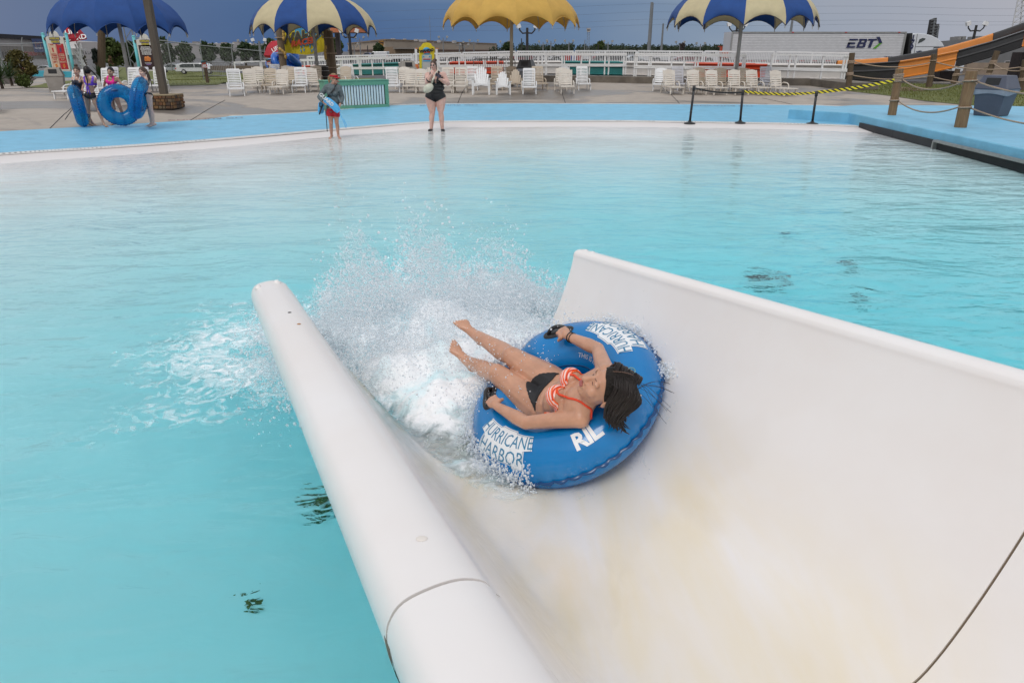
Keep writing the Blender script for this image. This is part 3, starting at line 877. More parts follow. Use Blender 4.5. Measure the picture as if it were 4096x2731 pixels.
def tp(phi, psi, off=0.0):
    """point of the tube in its own axes: psi 0 = outermost, pi/2 = top"""
    c = math.cos(psi); s = math.sin(psi)
    w = math.exp(-((((psi + math.pi) % (2 * math.pi)) - math.pi - .10) / .30) ** 2)
    sc_ = abs(math.sin(phi * 23)) ** .7
    rr_ = Tr * (1 - .050 * w * (1 - sc_)) + off
    rz_ = TH_ * (1 - .03 * w * (1 - sc_)) + off
    inn = 1.0 + .015 * math.sin(phi * 5 + 1) * (1 if c < 0 else .3)
    rad = TR + rr_ * c * inn
    if s > 0: rz_ *= 1 - .40 * math.exp(-(((((phi + math.pi) % (2 * math.pi)) - math.pi) - .13) / .42) ** 4)      # pressed down under her legs
    return Vector((rad * math.cos(phi), rad * math.sin(phi), rz_ * s))
def vinyl(name, c, deep, rough=.16):
    m = mat(name, c, rough, .05, 3, base2=deep, coat=.5, transl=.28, bump=.04, bscale=9)
    return m
M_vinyl = vinyl('blue_vinyl', (0.003, 0.270, 0.680), (0.002, 0.225, 0.60))
M_vinyl_seam = vinyl('blue_vinyl_seam', (0.004, 0.075, 0.24), (0.004, 0.08, 0.26), .25)
M_print = mat('white_print', (0.78, 0.80, 0.82), 0.35, .03)
M_print_blue = mat('blue_print', (0.03, 0.20, 0.36), 0.35, .03)
def vinyl_ring(root, detail=(184, 40)):
    NP, NQ = detail
    k = MB()
    for i in range(NP):
        for j in range(NQ): k.v.append(tp(2 * math.pi * i / NP, 2 * math.pi * j / NQ))
    for i in range(NP):
        for j in range(NQ):
            i2, j2 = (i + 1) % NP, (j + 1) % NQ; k.f.append((i * NQ + j, i2 * NQ + j, i2 * NQ + j2, i * NQ + j2)); k.mi.append(0)
    k.build('inflated_ring', M_vinyl, root, smooth=True)
    k = MB(); rows = []
    for i in range(NP + 1):
        ph = 2 * math.pi * i / NP; w = .012 + .006 * abs(math.sin(ph * 23)) ** .6 + .002 * math.sin(ph * 61)
        a = tp(ph, .02); d = Vector((math.cos(ph), math.sin(ph), 0)); zz = .004 * math.sin(ph * 46 + .6)
        rows.append([a - d * .004 + Vector((0, 0, .004)), a + d * w + Vector((0, 0, zz + .002)), a + d * w + Vector((0, 0, zz - .002)), a - d * .004 - Vector((0, 0, .004))])
    k.grid(rows); k.build('outer_seam', M_vinyl_seam, root, smooth=True)
    k = MB(); k.tube([tp(2 * math.pi * i / 96, math.pi - .35) for i in range(96)], .004, 6, closed=True)
    k.build('inner_seam', M_vinyl_seam, root, smooth=True)
def on_tube(me, phi0, psi0, up_in=True, off=.0025):
    """wrap a flat mesh (x along, y up) on the tube top"""
    rad = TR + Tr * math.cos(psi0)
    for v in me.vertices:
        x, y, z = v.co
        s = 1 if up_in else -1
        v.co = tp(phi0 + s * x / rad, psi0 + s * y / Tr, off + z)
def fine(me, cuts=1, maxlen=.02):
    bm = bmesh.new(); bm.from_mesh(me)
    bmesh.ops.triangulate(bm, faces=bm.faces[:])
    for _ in range(6):
        es = [e for e in bm.edges if e.calc_length() > maxlen]
        if not es: break
        bmesh.ops.subdivide_edges(bm, edges=es, cuts=1); bmesh.ops.triangulate(bm, faces=[f for f in bm.faces if len(f.verts) > 3])
    bm.to_mesh(me); bm.free()
def print_on(root, txt, size, phi0, psi0, m, up_in=True, off=.003, sx=1.0, name='lettering', x0=0, y0=0, **kw):
    me = text_mesh(txt, size, 0.0, **kw); fine(me, maxlen=size * .3)
    for v in me.vertices: v.co.x = v.co.x * sx + x0; v.co.y += y0
    on_tube(me, phi0, psi0, up_in, off); me.materials.clear(); me.materials.append(m)
    o = bpy.data.objects.new(name, me); link(o, root); return o
def badge(root, phi0, psi0):
    k = MB()
    outl = [(-.155, .078), (-.160, .006), (-.128, .004), (-.134, -.082), (-.082, -.088), (-.078, -.070), (.066, -.072), (.070, -.092), (.118, -.090),
            (.122, .002), (.158, .004), (.155, .076), (.06, .086), (.05, .098), (-.05, .098), (-.06, .086)]
    outl = [(x * 1.27, y * 1.08) for x, y in outl]
    tri = tessellate_polygon([[Vector((x, y, 0)) for x, y in outl]])
    k.add([(x, y, 0) for x, y in outl], [t for t in tri]); me = k.mesh('badge', M_print); fine(me, maxlen=.014)
    on_tube(me, phi0, psi0, True, .0018); o = bpy.data.objects.new('badge', me); link(o, root)
    k = MB(); cx = [(x * .965, y * .94) for x, y in outl]
    path = []
    for i in range(len(cx)):
        a, b = cx[i], cx[(i + 1) % len(cx)]
        for t in range(4): path.append((a[0] + (b[0] - a[0]) * t / 4, a[1] + (b[1] - a[1]) * t / 4))
    rad = TR + Tr * math.cos(psi0)
    k.tube([tp(phi0 + x / rad, psi0 + y / Tr, .0025) for x, y in path], .0011, 4, closed=True); k.build('badge_keyline', M_print_blue, o)
    me = o
    for tx, y0, sz, sx in (('HURRICANE', .041, .094, .78), ('HARBOR', -.043, .099, .80)):
        q = print_on(o, tx, sz, phi0, psi0, M_print_blue, True, .0032, sx=sx, y0=y0)
def handle(root, phi0, psi0, m=None):
    k = MB(); rad = TR + Tr * math.cos(psi0)
    n = 28; rim = []
    for i in range(n):
        a = 2 * math.pi * i / n; x = .092 * math.copysign(abs(math.cos(a)) ** .75, math.cos(a)); y = .040 * math.copysign(abs(math.sin(a)) ** .8, math.sin(a))
        rim.append((x, y))
    lo = [tp(phi0 + x / rad, psi0 + y / Tr, .001) for x, y in rim]; hi = [tp(phi0 + .96 * x / rad, psi0 + .93 * y / Tr, .006) for x, y in rim]
    k.add(lo + hi + [tp(phi0, psi0, .008)], [(i, (i + 1) % n, n + (i + 1) % n, n + i) for i in range(n)] + [(n + i, n + (i + 1) % n, 2 * n) for i in range(n)])
    mm = m or M_black
    b = k.build('handle_pad', mm, root, smooth=True)
    g = MB(); pts = []; rs = []
    for i in range(13):
        t = i / 12; x = -.058 + .116 * t
        pts.append(tp(phi0 + x / rad, psi0, .004 + .034 * math.sin(math.pi * t) ** .6)); rs.append(.011)
    g.tube(pts, rs, 10); g.build('grip', mm, b, smooth=True)
    return b
tube_root = thing('swim_tube', 'large blue inflatable ride tube with white lettering carrying the rider down the flume', 'swim tube', T_O)
tube_root.rotation_euler = Matrix((E1, E2, T_N)).transposed().to_euler()
vinyl_ring(tube_root)
k = MB(); k.lathe([(.002, -.085), (.10, -.088), (.185, -.080), (.215, -.060)], 40, cap=False); k.build('floor_membrane', M_vinyl, tube_root, smooth=True)
PH_L, PS_L = tube_polar(510, 815); PH_R, PS_R = tube_polar(1040, 320)
PS_L = PS_R = 1.50
handle(tube_root, PH_L, PS_L); handle(tube_root, PH_R, PS_R)
a_, b_ = tube_polar(665, 1085); badge(tube_root, a_, 1.06)
a2, b2 = tube_polar(1425, 350); badge(tube_root, a2, 1.08)
for ch, (x, y) in (('R', (1178, 1110)), ('I', (1245, 1072)), ('L', (1295, 1038)), ('E', (1470, 900)), ('Y', (1590, 735))):
    pa, pb = tube_polar(x, y, .14)
    print_on(tube_root, ch, .115, pa, max(.9, min(1.75, pb)), M_print, True, .003, bold=.004)
msg = 'THIS IS NOT A LIFE SAVING DEVICE'
p0, q0 = tube_polar(1170, 485, .10)
for c in (0, 1):
    me = text_mesh(msg, .037, 0.0, spacing=1.0); fine(me, maxlen=.02)
    for v in me.vertices: v.co.x = v.co.x * .95 + .27
    on_tube(me, p0 + c * math.pi, math.pi - .72, False, .003); me.materials.clear(); me.materials.append(M_print)
    link(bpy.data.objects.new('lettering', me), tube_root)
pv, qv = tube_polar(1640, 580, .14)
k = MB(); c = tp(pv, 1.2, 0); nrm = (tp(pv, 1.2, .01) - c).normalized(); Mv = frame(nrm.orthogonal().normalized(), nrm.cross(nrm.orthogonal().normalized()), nrm)
k.tube([c + Mv @ Vector((.020 * math.cos(a), .020 * math.sin(a), .002)) for a in [2 * math.pi * i / 20 for i in range(20)]], .003, 6, closed=True)
k.ell(c, (.010, .010, .008), Mv); k.build('air_valve', mat('valve', (.16, .36, .36), .25, coat=.5), tube_root, smooth=True)
EYE = Vector((0, 0, CAM_H))
def on_ray(x, y, t): return at(*crop(x, y), t)
def solve(x, y, targets, t0, t1):
    """depth on the ray through a crop pixel that best keeps the given bone lengths"""
    best = None
    for i in range(600):
        t = t0 + (t1 - t0) * i / 599; p = on_ray(x, y, t)
        e = sum(((p - q).length - L) ** 2 for q, L in targets)
        if best is None or e < best[0]: best = (e, t, p)
    return best[2]
def depth(p):
    d = p - EYE; return d.y * CT - d.z * ST
J = {}
J['pelvis'] = tube_plane(*crop(955, 800), .055)
tp_ = depth(J['pelvis'])
J['neck'] = solve(1262, 785, [(J['pelvis'], .46)], tp_ - .8, tp_ - .02)
tn = depth(J['neck'])
J['shL'] = on_ray(1185, 940, tn + .02); J['shR'] = on_ray(1385, 600, tn + .05)
J['hipL'] = on_ray(895, 880, tp_ - .005); J['hipR'] = on_ray(1005, 705, tp_ + .03)
J['kneeL'] = tube_plane(*crop(556, 604), .165)
J['kneeR'] = tube_plane(*crop(664, 470), .170)
J['ankleL'] = solve(338, 512, [(J['kneeL'], .37)], depth(J['kneeL']), tp_ + 1.6)
J['ankleR'] = solve(400, 312, [(J['kneeR'], .37)], depth(J['kneeR']), tp_ + 1.6)
def world_of_tube(p): return T_O + E1 * p.x + E2 * p.y + T_N * p.z
gL, gR = world_of_tube(tp(PH_L, PS_L, .04)), world_of_tube(tp(PH_R, PS_R, .04))
J['wrL'] = tube_plane(*crop(550, 850), .212)
J['wrR'] = tube_plane(*crop(1090, 312), .218)
J['elL'] = tube_plane(*crop(772, 975), .212)
J['elR'] = tube_plane(*crop(1322, 412), .225)
cx, cy, cz = Vector((1, 0, 0)), Vector((0, ST, CT)), Vector((0, -CT, ST))
def cw(a, b, c): return unit(cx * a + cy * b + cz * c)
J['hu'] = cw(.61, .40, .67); _l = cw(-.14, -.775, .61); _l = unit(_l - J['hu'] * _l.dot(J['hu']))
J['hf'] = _l.cross(J['hu']); J['hs'] = -_l                    # hs = her right
J['head'] = at(2430, 1551, tn - .105); J['hk'] = 1.05
J['front'] = T_N + cz * .15
S = dict(hip=.150, waist=.112, rib=.125, bust=.058, k=.96, thigh=1.17, calf=1.10, arm=1.0)
b = MB()
add_torso(b, J, S); add_limbs(b, J, S); add_head(b, J)
ballL = on_ray(226, 408, depth(J['ankleL']) + .045); ballR = on_ray(292, 222, depth(J['ankleR']) + .045)
tipsL = add_foot(b, J['ankleL'], ballL, cw(-.62, .25, -.75), .95, big_side=cw(-.2, .6, 0) )
tipsR = add_foot(b, J['ankleR'], ballR, cw(-.62, .25, -.75), .95, big_side=cw(-1, -.3, 0))
dl = unit(gL + T_N * .02 - J['wrL']); dr = unit(gR + T_N * .02 - J['wrR'])
add_hand(b, J['wrL'], dl, -T_N, .92, 1.0, thumb_side=J['hs'] + E1 * .3)
add_hand(b, J['wrR'], dr, -T_N, .92, 1.0, thumb_side=-J['hs'] + E1 * .3)
base = Vector(J['pelvis'])
M_skin_r = skin('skin_tan', (0.52, 0.275, 0.175))
rider = thing('person', 'dark haired girl in a striped orange bikini top riding the blue tube down the flume', 'person', base)
b.v = [tuple(Vector(p) - base) for p in b.v]
body_me = remesh(b, 'body', .0048, 5); body_me.materials.append(M_skin_r)
link(bpy.data.objects.new('body', body_me), rider)
Jr = {k_: (v - base if k_ in ('pelvis', 'neck', 'shL', 'shR', 'hipL', 'hipR', 'head', 'wrL', 'wrR', 'elL', 'elR') and isinstance(v, Vector) else v) for k_, v in J.items()}
face_parts(rider, Jr, mat('lash', (.10, .055, .035), .6), M_lip, mat('brow_soft', (.20, .11, .07), .7), closed=True, bw=.7)
snap = Snap(body_me)
up, fr, sd = J['tup'], J['tfr'], J['tsd']; Lt = (J['neck'] - J['pelvis']).length
def tl(p): return p.dot(sd), p.dot(fr), p.dot(up)          # body axes from the pelvis
def f_bottom(p):
    s, f, u = tl(p)
    if abs(s) > .19 or u > .075 - .12 * abs(s) * (1 if f > 0 else .2) or u < -.16 or abs(f) > .2: return -1
    leg = -.064 + 1.0 * abs(s) if f > -.02 else -.10 + .45 * abs(s)
    return u - leg
garment(rider, body_me, 'bikini_bottom', M_swim_black, f_bottom, .005)
def stripe_material():
    m = bpy.data.materials.new('striped_fabric'); m.use_nodes = True; n, l = m.node_tree.nodes, m.node_tree.links
    bs = n['Principled BSDF']; bs.inputs['Roughness'].default_value = .6
    tc = n.new('ShaderNodeTexCoord'); w = n.new('ShaderNodeTexWave'); w.inputs['Scale'].default_value = 17; w.inputs['Distortion'].default_value = 2.6
    w.inputs['Detail'].default_value = 1; w.inputs['Detail Scale'].default_value = .6
    mp = n.new('ShaderNodeMapping'); mp.inputs['Rotation'].default_value = (.4, .5, .9); l.new(tc.outputs['Object'], mp.inputs[0]); l.new(mp.outputs[0], w.inputs['Vector'])
    r = n.new('ShaderNodeValToRGB'); e = r.color_ramp.elements; r.color_ramp.interpolation = 'CONSTANT'
    e[0].position = 0; e[0].color = (.85, .12, .02, 1); e[1].position = .35; e[1].color = (.90, .60, .52, 1)
    for p_, c_ in ((.55, (.90, .22, .06)), (.70, (.88, .42, .42)), (.85, (.85, .70, .66))):
        q = e.new(p_); q.color = c_ + (1,)
    l.new(w.outputs['Fac'], r.inputs[0]); l.new(r.outputs[0], bs.inputs['Base Color']); return m
M_stripe = stripe_material(); M_orange = mat('orange_binding', (.72, .055, .012), .55)
cups = [up * Lt * .655 + fr * .080 + sd * s * .060 for s in (-1, 1)]
def f_top(p):
    s, f, u = tl(p); best = -1
    for c in cups:
        cs, cf, cu = tl(c); d = math.hypot((s - cs) / .068, (u - cu + .006) / .054)
        if f > .03: best = max(best, 1 - d)
    if abs(u - Lt * .60) < .010 and f > -.2 and abs(s) < .16: best = max(best, .5)
    return best
garment(rider, body_me, 'bikini_top', M_stripe, f_top, .005)
for s, sh in ((-1, 'shL'), (1, 'shR')):
    c = up * Lt * .655 + sd * s * .060; shp = Jr[sh]
    k = MB(); P = snap.path([c + fr * .12 + up * .055 - sd * s * .01, c + fr * .10 + up * .10 + sd * s * .012, shp.lerp(Jr['neck'], .45) + fr * .06 + up * .02, shp.lerp(Jr['neck'], .42) + up * .06 - fr * .03, c + up * .05 - fr * .12], .003, 7)
    k.tube(P, .0055, 6); k.build('strap', M_orange, rider, smooth=True)
    k = MB(); P = snap.path([c + fr * .12 + up * .050 - sd * s * .058, c + fr * .13 + up * .045, c + fr * .10 + up * .045 + sd * s * .05], .0055, 7)
    k.tube(P, .0045, 6); k.build('binding', M_orange, rider, smooth=True)
M_scalp = mat('hair_scalp', (0.012, 0.009, 0.007), 0.62, 0.5, 60, bump=.5, bscale=120, spec=.25)
P_ = lambda a, b2, c: head_pt(Jr, a, b2, c)
k = MB(); Mh = frame(J['hs'], J['hf'], J['hu'])
rows = []
for i in range(13):
    th = math.pi * .60 * i / 12; row = []
    for jx in range(29):
        a = 2 * math.pi * jx / 28
        lim = 1.0
        fwd = math.cos(a)
        t2 = th * (.60 + .40 * (.5 - .5 * math.cos(min(1, max(0, (1 - fwd) / .9)) * math.pi))) * (1.0 if fwd > -.2 else 1.15)
        part = .006 * math.exp(-(math.sin(a) / .16) ** 2) * (1 if fwd > 0 else .3)
        r_ = 1.035 - part * 9 * .6 + .02 * math.sin(a * 17) * math.sin(th)
        row.append(P_(math.sin(a) * math.sin(t2) * .078 * r_, -.012 + math.cos(a) * math.sin(t2) * .098 * r_, .025 + math.cos(t2) * .098 * r_))
    rows.append(row)
k.grid(rows); hair = k.build('hair', M_scalp, rider, smooth=True)
pt = MB(); pt.tube([P_(.006 + .004 * i, .066 - .022 * i, .1245 - .55 * (.066 - .022 * i + .012) ** 2 * 9 + .004) for i in range(5)], .0009, 5); pt.build('parting', mat('scalp_skin', (.30, .17, .12), .5), rider)
random.seed(5)
g = MB()
down = Vector((0, 0, -1))
for i in range(300):
    s = -1 if i % 2 else 1
    y0 = random.uniform(-.085, .062); z0 = .130 - .4 * max(0, y0) ** 1.0 * .5 - .9 * y0 * y0 * 4
    off = random.uniform(.004, .02) if i % 3 else random.uniform(.03, .07)
    p = P_(s * (off + .004), y0, z0 * (1 - .25 * (off / .07)))
    q1 = P_(s * .067, y0 - .02, .090 + random.uniform(-.006, .012)); q2 = P_(s * (.090 + random.uniform(-.003, .010)), y0 * .8 - .035, .02)
    q3 = P_(s * (.096 + random.uniform(-.010, .014)), y0 * .6 - .070, -.045)
    L = random.uniform(.005, .04)
    q4 = q3 + (down * .75 - J['hu'] * .12 + cx * random.uniform(-.1, .6) + J['hf'] * random.uniform(-.3, .0) + J['hs'] * random.uniform(-.25, .25)).normalized() * L
    q5 = q4 + (down * .9 + cx * random.uniform(-.6, .9) + cy * random.uniform(-.5, .2)).normalized() * L * .45
    P2 = catmull([p, q1, q2, q3, q4, q5], 4); n_ = len(P2); r0 = random.uniform(.0028, .0060)
    g.tube(P2, [max(.0006, r0 * min(1, .35 + 4 * t_ / n_) * (1 - (t_ / n_) ** 3)) for t_ in range(n_)], 6)
for i in range(110):
    a = random.uniform(-1, 1)
    p = P_(a * .05, -.05, .118); q1 = P_(a * .075, -.112, .03); q2 = P_(a * .078, -.122, -.035); 
    q3 = q2 + (-J['hu'] * .15 + down * .8 + cx * .3 - J['hs'] * .2).normalized() * random.uniform(.02, .06)
    q4 = q3 + (cx * random.uniform(-.1, .9) - cy * random.uniform(.1, .7) + down * .3).normalized() * random.uniform(.015, .045)
    P2 = catmull([p, q1, q2, q3, q4], 4); n_ = len(P2); r0 = random.uniform(.004, .009)
    g.tube(P2, [max(.0006, r0 * (1 - (t_ / n_) ** 3)) for t_ in range(n_)], 6)
for i in range(9):
    p = P_(random.uniform(-.02, .06), -.08, .10); d1 = cw(random.uniform(.5, 1), random.uniform(-.8, .6), random.uniform(-.2, .3))
    P2 = catmull([p, p + d1 * .05, p + d1 * .11 + down * .02, p + d1 * .15 + cw(.3, -1, 0) * .05], 5); g.tube(P2, .0009, 4)
g.build('hair_strands', M_hair_dark, hair, smooth=True)
for q in (.025, .045):
    k = MB(); ax = unit(J['elR'] - J['wrR']); c = Jr['wrR'] + ax * q; u1 = ax.orthogonal().normalized(); u2 = ax.cross(u1)
    ring = [c + (u1 * math.cos(a) + u2 * math.sin(a)) * .027 for a in [2 * math.pi * i / 18 for i in range(18)]]
    k.tube(ring, .0030, 6, closed=True); k.build('wristband', M_black, rider, smooth=True)
k = MB(); k.ell(P_(-.083, .002, -.040), .0035); k.build('ear_stud', M_black, rider)
M_nail = mat('nail_white', (.75, .70, .68), .3)
for tips, f, side, sole in (tipsL, tipsR):
    for i, t_ in enumerate(tips):
        k = MB(); rr_ = .0065 if i == 0 else .0045
        k.ell(t_ - base + sole * .0005, (rr_, rr_ * 1.1, .002), frame(side, f, sole), 8, 5); k.build('toenail', M_nail, rider, smooth=True)
def foam_material(name, lo, hi, scale, tint=(.55, .80, .86), patchy=False):
    m = bpy.data.materials.new(name); m.use_nodes = True; n, l = m.node_tree.nodes, m.node_tree.links; n.clear()
    out = n.new('ShaderNodeOutputMaterial'); d = n.new('ShaderNodeBsdfPrincipled'); d.inputs['Roughness'].default_value = .38
    d.inputs['Subsurface Weight'].default_value = 0.0
    tr = n.new('ShaderNodeBsdfTransparent'); mx = n.new('ShaderNodeMixShader')
    tc = n.new('ShaderNodeTexCoord'); t = n.new('ShaderNodeTexNoise'); t.inputs['Scale'].default_value = scale; t.inputs['Detail'].default_value = 8
    t.inputs['Roughness'].default_value = .68; t.inputs['Distortion'].default_value = 1.3
    l.new(tc.outputs['Object'], t.inputs['Vector'])
    at_ = n.new('ShaderNodeAttribute'); at_.attribute_name = 'cover'
    ad = n.new('ShaderNodeMath'); ad.operation = 'ADD'; l.new(t.outputs['Fac'], ad.inputs[0]); l.new(at_.outputs['Fac'], ad.inputs[1])
    r = n.new('ShaderNodeMapRange'); r.inputs[1].default_value = lo; r.inputs[2].default_value = hi; l.new(ad.outputs[0], r.inputs[0])
    cr = n.new('ShaderNodeMix'); cr.data_type = 'RGBA'; cr.inputs[6].default_value = (*tint, 1); cr.inputs[7].default_value = (.93, .94, .955, 1)
    l.new(r.outputs[0], cr.inputs[0]); csrc = cr.outputs[2]
    if patchy:
        t3 = n.new('ShaderNodeTexNoise'); t3.inputs['Scale'].default_value = 3.2; t3.inputs['Detail'].default_value = 6; t3.inputs['Distortion'].default_value = 1.0; l.new(tc.outputs['Object'], t3.inputs['Vector'])
        r3 = n.new('ShaderNodeMapRange'); r3.inputs[1].default_value = .50; r3.inputs[2].default_value = .66; r3.inputs[4].default_value = .75; l.new(t3.outputs['Fac'], r3.inputs[0])
        c3 = n.new('ShaderNodeMix'); c3.data_type = 'RGBA'; l.new(r3.outputs[0], c3.inputs[0]); l.new(csrc, c3.inputs[6]); c3.inputs[7].default_value = (.60, .86, .91, 1); csrc = c3.outputs[2]
    l.new(csrc, d.inputs['Base Color'])
    b2 = n.new('ShaderNodeTexNoise'); b2.inputs['Scale'].default_value = 38; b2.inputs['Detail'].default_value = 5; l.new(tc.outputs['Object'], b2.inputs['Vector'])
    bp = n.new('ShaderNodeBump'); bp.inputs['Strength'].default_value = .32; bp.inputs['Distance'].default_value = .02; l.new(b2.outputs['Fac'], bp.inputs['Height']); l.new(bp.outputs[0], d.inputs['Normal'])
    l.new(r.outputs[0], mx.inputs[0]); l.new(tr.outputs[0], mx.inputs[1]); l.new(d.outputs[0], mx.inputs[2]); l.new(mx.outputs[0], out.inputs[0])
    return m
def sheet(name, X, Y, Z, cover, m):
    nr, nc = X.shape; k = MB()
    k.v = list(zip(X.ravel().tolist(), Y.ravel().tolist(), Z.ravel().tolist()))
    k.f = [(i * nc + j, i * nc + j + 1, (i + 1) * nc + j + 1, (i + 1) * nc + j) for i in range(nr - 1) for j in range(nc - 1)]; k.mi = [0] * len(k.f)
    me = k.mesh(name, m, smooth=True)
    a = me.attributes.new('cover', 'FLOAT', 'POINT'); a.data.foreach_set('value', cover.ravel().astype(np.float32))
    o = bpy.data.objects.new(name, me); link(o); o['kind'] = 'stuff'; return o
def sl_np(T, s, z):
    x = TD.x * T + HD.x * (S_END - s); y = TD.y * T + HD.y * (S_END - s); return x, y, z
bowl_T = np.array([p.x for p in bowl]); bowl_Z = np.array([p.y for p in bowl])
def bowl_np(T): return np.interp(T, bowl_T, bowl_Z)
tt = np.linspace(.66, 2.10, 150); ss = np.linspace(-1.3, 1.75, 230)
Tg, Sg = np.meshgrid(tt, ss)
n1 = fbm(np.stack([Tg * 3.0, Sg * 3.0, np.zeros_like(Tg)], -1), 5, 3); n2 = fbm(np.stack([Tg * 11, Sg * 11, np.ones_like(Tg)], -1), 4, 9)
w = np.abs(Tg - T_C) / .93
heap = .36 * np.exp(-((Sg + .42) / .42) ** 2) * (1 - .35 * w ** 2) + .13 * np.exp(-((Sg - .35) / .42) ** 2) * np.clip((Tg - .75) / .4, 0, 1)
left_run = np.clip((1.55 - Sg) / .7, 0, 1) * np.clip((T_C + .18 - Tg) / .5, 0, 1)
lvl = -.02 + heap * (.55 + .9 * n1) + (n2 - .5) * .075
floor_ = np.where(np.abs(Tg - T_C) < .93, bowl_np(Tg), .7) + S_SLOPE * Sg
Zg = np.where(Sg > 0, np.maximum(lvl + S_SLOPE * np.maximum(Sg, 0) * .3, floor_ + .012 + .05 * np.clip(n1 - .45, 0, 1)), lvl)
edge = np.clip(.12 + (Tg - .71) * 2.7, .12, 1.12) + (n1 - .5) * .5
cov = .42 * np.minimum(np.clip((edge - Sg) / .75, -1.2, 1), np.where(Sg > -.05, np.clip((.16 + .30 * n1 - (floor_ - S_SLOPE * Sg)) / .14, -1.4, 1), 1))
cov = np.where(Sg < -.7, cov - (-.7 - Sg) * 1.1, cov) + (n1 - .5) * .25
cov = np.where((Sg < 0) & (w > .93), cov - .1, cov)
M_foam = foam_material('foam', .40, .80, 7, tint=(.76, .90, .93), patchy=True)
flat = np.clip(cov / .42 + .12, 0, 1)
Zg = np.where(Sg > 0, floor_ + .010 + (Zg - floor_ - .010) * flat, Zg)
Xg, Yg, Zg = sl_np(Tg, Sg, Zg)
sheet('white_water', Xg, Yg, Zg, cov, M_foam)
xs = np.linspace(-4.6, 1.3, 170); ys = np.linspace(1.2, 8.2, 200); Xg, Yg = np.meshgrid(xs, ys)
m0 = sl(T_C, -.35, 0); lf = Vector((-1.72, 4.75, 0))
d1 = np.hypot((Xg - m0.x) / 1.35, (Yg - m0.y) / .95); d2 = np.hypot((Xg - lf.x + .28) / .75, (Yg - lf.y) / 1.25)
n1 = fbm(np.stack([Xg * 2.2, Yg * 3.0, 0 * Xg], -1), 5, 21)
cov = np.maximum(.34 - .30 * d1 ** 1.4, .16 - .20 * d2 ** 1.5) + (n1 - .5) * .42 - .05
Tq = Xg * TD.x + Yg * TD.y; Sq = S_END - (Xg * HD.x + Yg * HD.y)
cov = np.where((Sq > -.02) & (Tq > .17) & (Tq < 2.34), -2, cov)
Zg = .006 + .03 * np.clip(cov, 0, .4)
sheet('drifting_foam', Xg, Yg, Zg, cov, foam_material('thin_foam', .50, .78, 9, tint=(.72, .86, .90)))
def spray(name, P, Rr, m, stretch=None, fine_=False):
    t = (1 + 5 ** .5) / 2
    V = np.array([(-1, t, 0), (1, t, 0), (-1, -t, 0), (1, -t, 0), (0, -1, t), (0, 1, t), (0, -1, -t), (0, 1, -t), (t, 0, -1), (t, 0, 1), (-t, 0, -1), (-t, 0, 1)]) / (1 + t * t) ** .5
    F = np.array([(0,11,5),(0,5,1),(0,1,7),(0,7,10),(0,10,11),(1,5,9),(5,11,4),(11,10,2),(10,7,6),(7,1,8),(3,9,4),(3,4,2),(3,2,6),(3,6,8),(3,8,9),(4,9,5),(2,4,11),(6,2,10),(8,6,7),(9,8,1)])
    if fine_: V = np.array([(1, 0, 0), (-1, 0, 0), (0, 1, 0), (0, -1, 0), (0, 0, 1), (0, 0, -1)], float); F = np.array([(0,2,4),(2,1,4),(1,3,4),(3,0,4),(2,0,5),(1,2,5),(3,1,5),(0,3,5)])
    NV, NF = len(V), len(F); N = len(P); sc3 = np.ones((N, 1, 3)) if stretch is None else stretch[:, None, :]
    vs = (P[:, None, :] + V[None] * Rr[:, None, None] * sc3 * (1 + .25 * (rng.random((N, NV, 1)) - .5))).reshape(-1, 3)
    fs = (F[None] + (np.arange(N) * NV)[:, None, None]).reshape(-1)
    me = bpy.data.meshes.new(name); me.vertices.add(len(vs)); me.vertices.foreach_set('co', vs.ravel().astype(np.float32))
    nf = N * NF; me.loops.add(nf * 3); me.loops.foreach_set('vertex_index', fs.astype(np.int32))
    me.polygons.add(nf); me.polygons.foreach_set('loop_start', np.arange(nf, dtype=np.int32) * 3); me.polygons.foreach_set('use_smooth', [True] * nf)
    me.materials.append(m); me.update(calc_edges=True); me.validate()
    o = bpy.data.objects.new(name, me); link(o); o['kind'] = 'stuff'; return o
M_drop = bpy.data.materials.new('water_drop'); M_drop.use_nodes = True
_n, _l = M_drop.node_tree.nodes, M_drop.node_tree.links; _b = _n['Principled BSDF']; _b.inputs['Roughness'].default_value = .12
_b.inputs['Base Color'].default_value = (.95, .965, .98, 1); _b.inputs['Specular IOR Level'].default_value = .8
_t = _n.new('ShaderNodeBsdfTransparent'); _t.inputs[0].default_value = (.93, .98, 1, 1); _tl = _n.new('ShaderNodeBsdfTranslucent'); _tl.inputs[0].default_value = (.95, .97, .985, 1)
_m1 = _n.new('ShaderNodeMixShader'); _m1.inputs[0].default_value = .60; _l.new(_b.outputs[0], _m1.inputs[1]); _l.new(_tl.outputs[0], _m1.inputs[2])
_m2 = _n.new('ShaderNodeMixShader'); _m2.inputs[0].default_value = .16; _l.new(_m1.outputs[0], _m2.inputs[1]); _l.new(_t.outputs[0], _m2.inputs[2]); _l.new(_m2.outputs[0], _n['Material Output'].inputs[0])
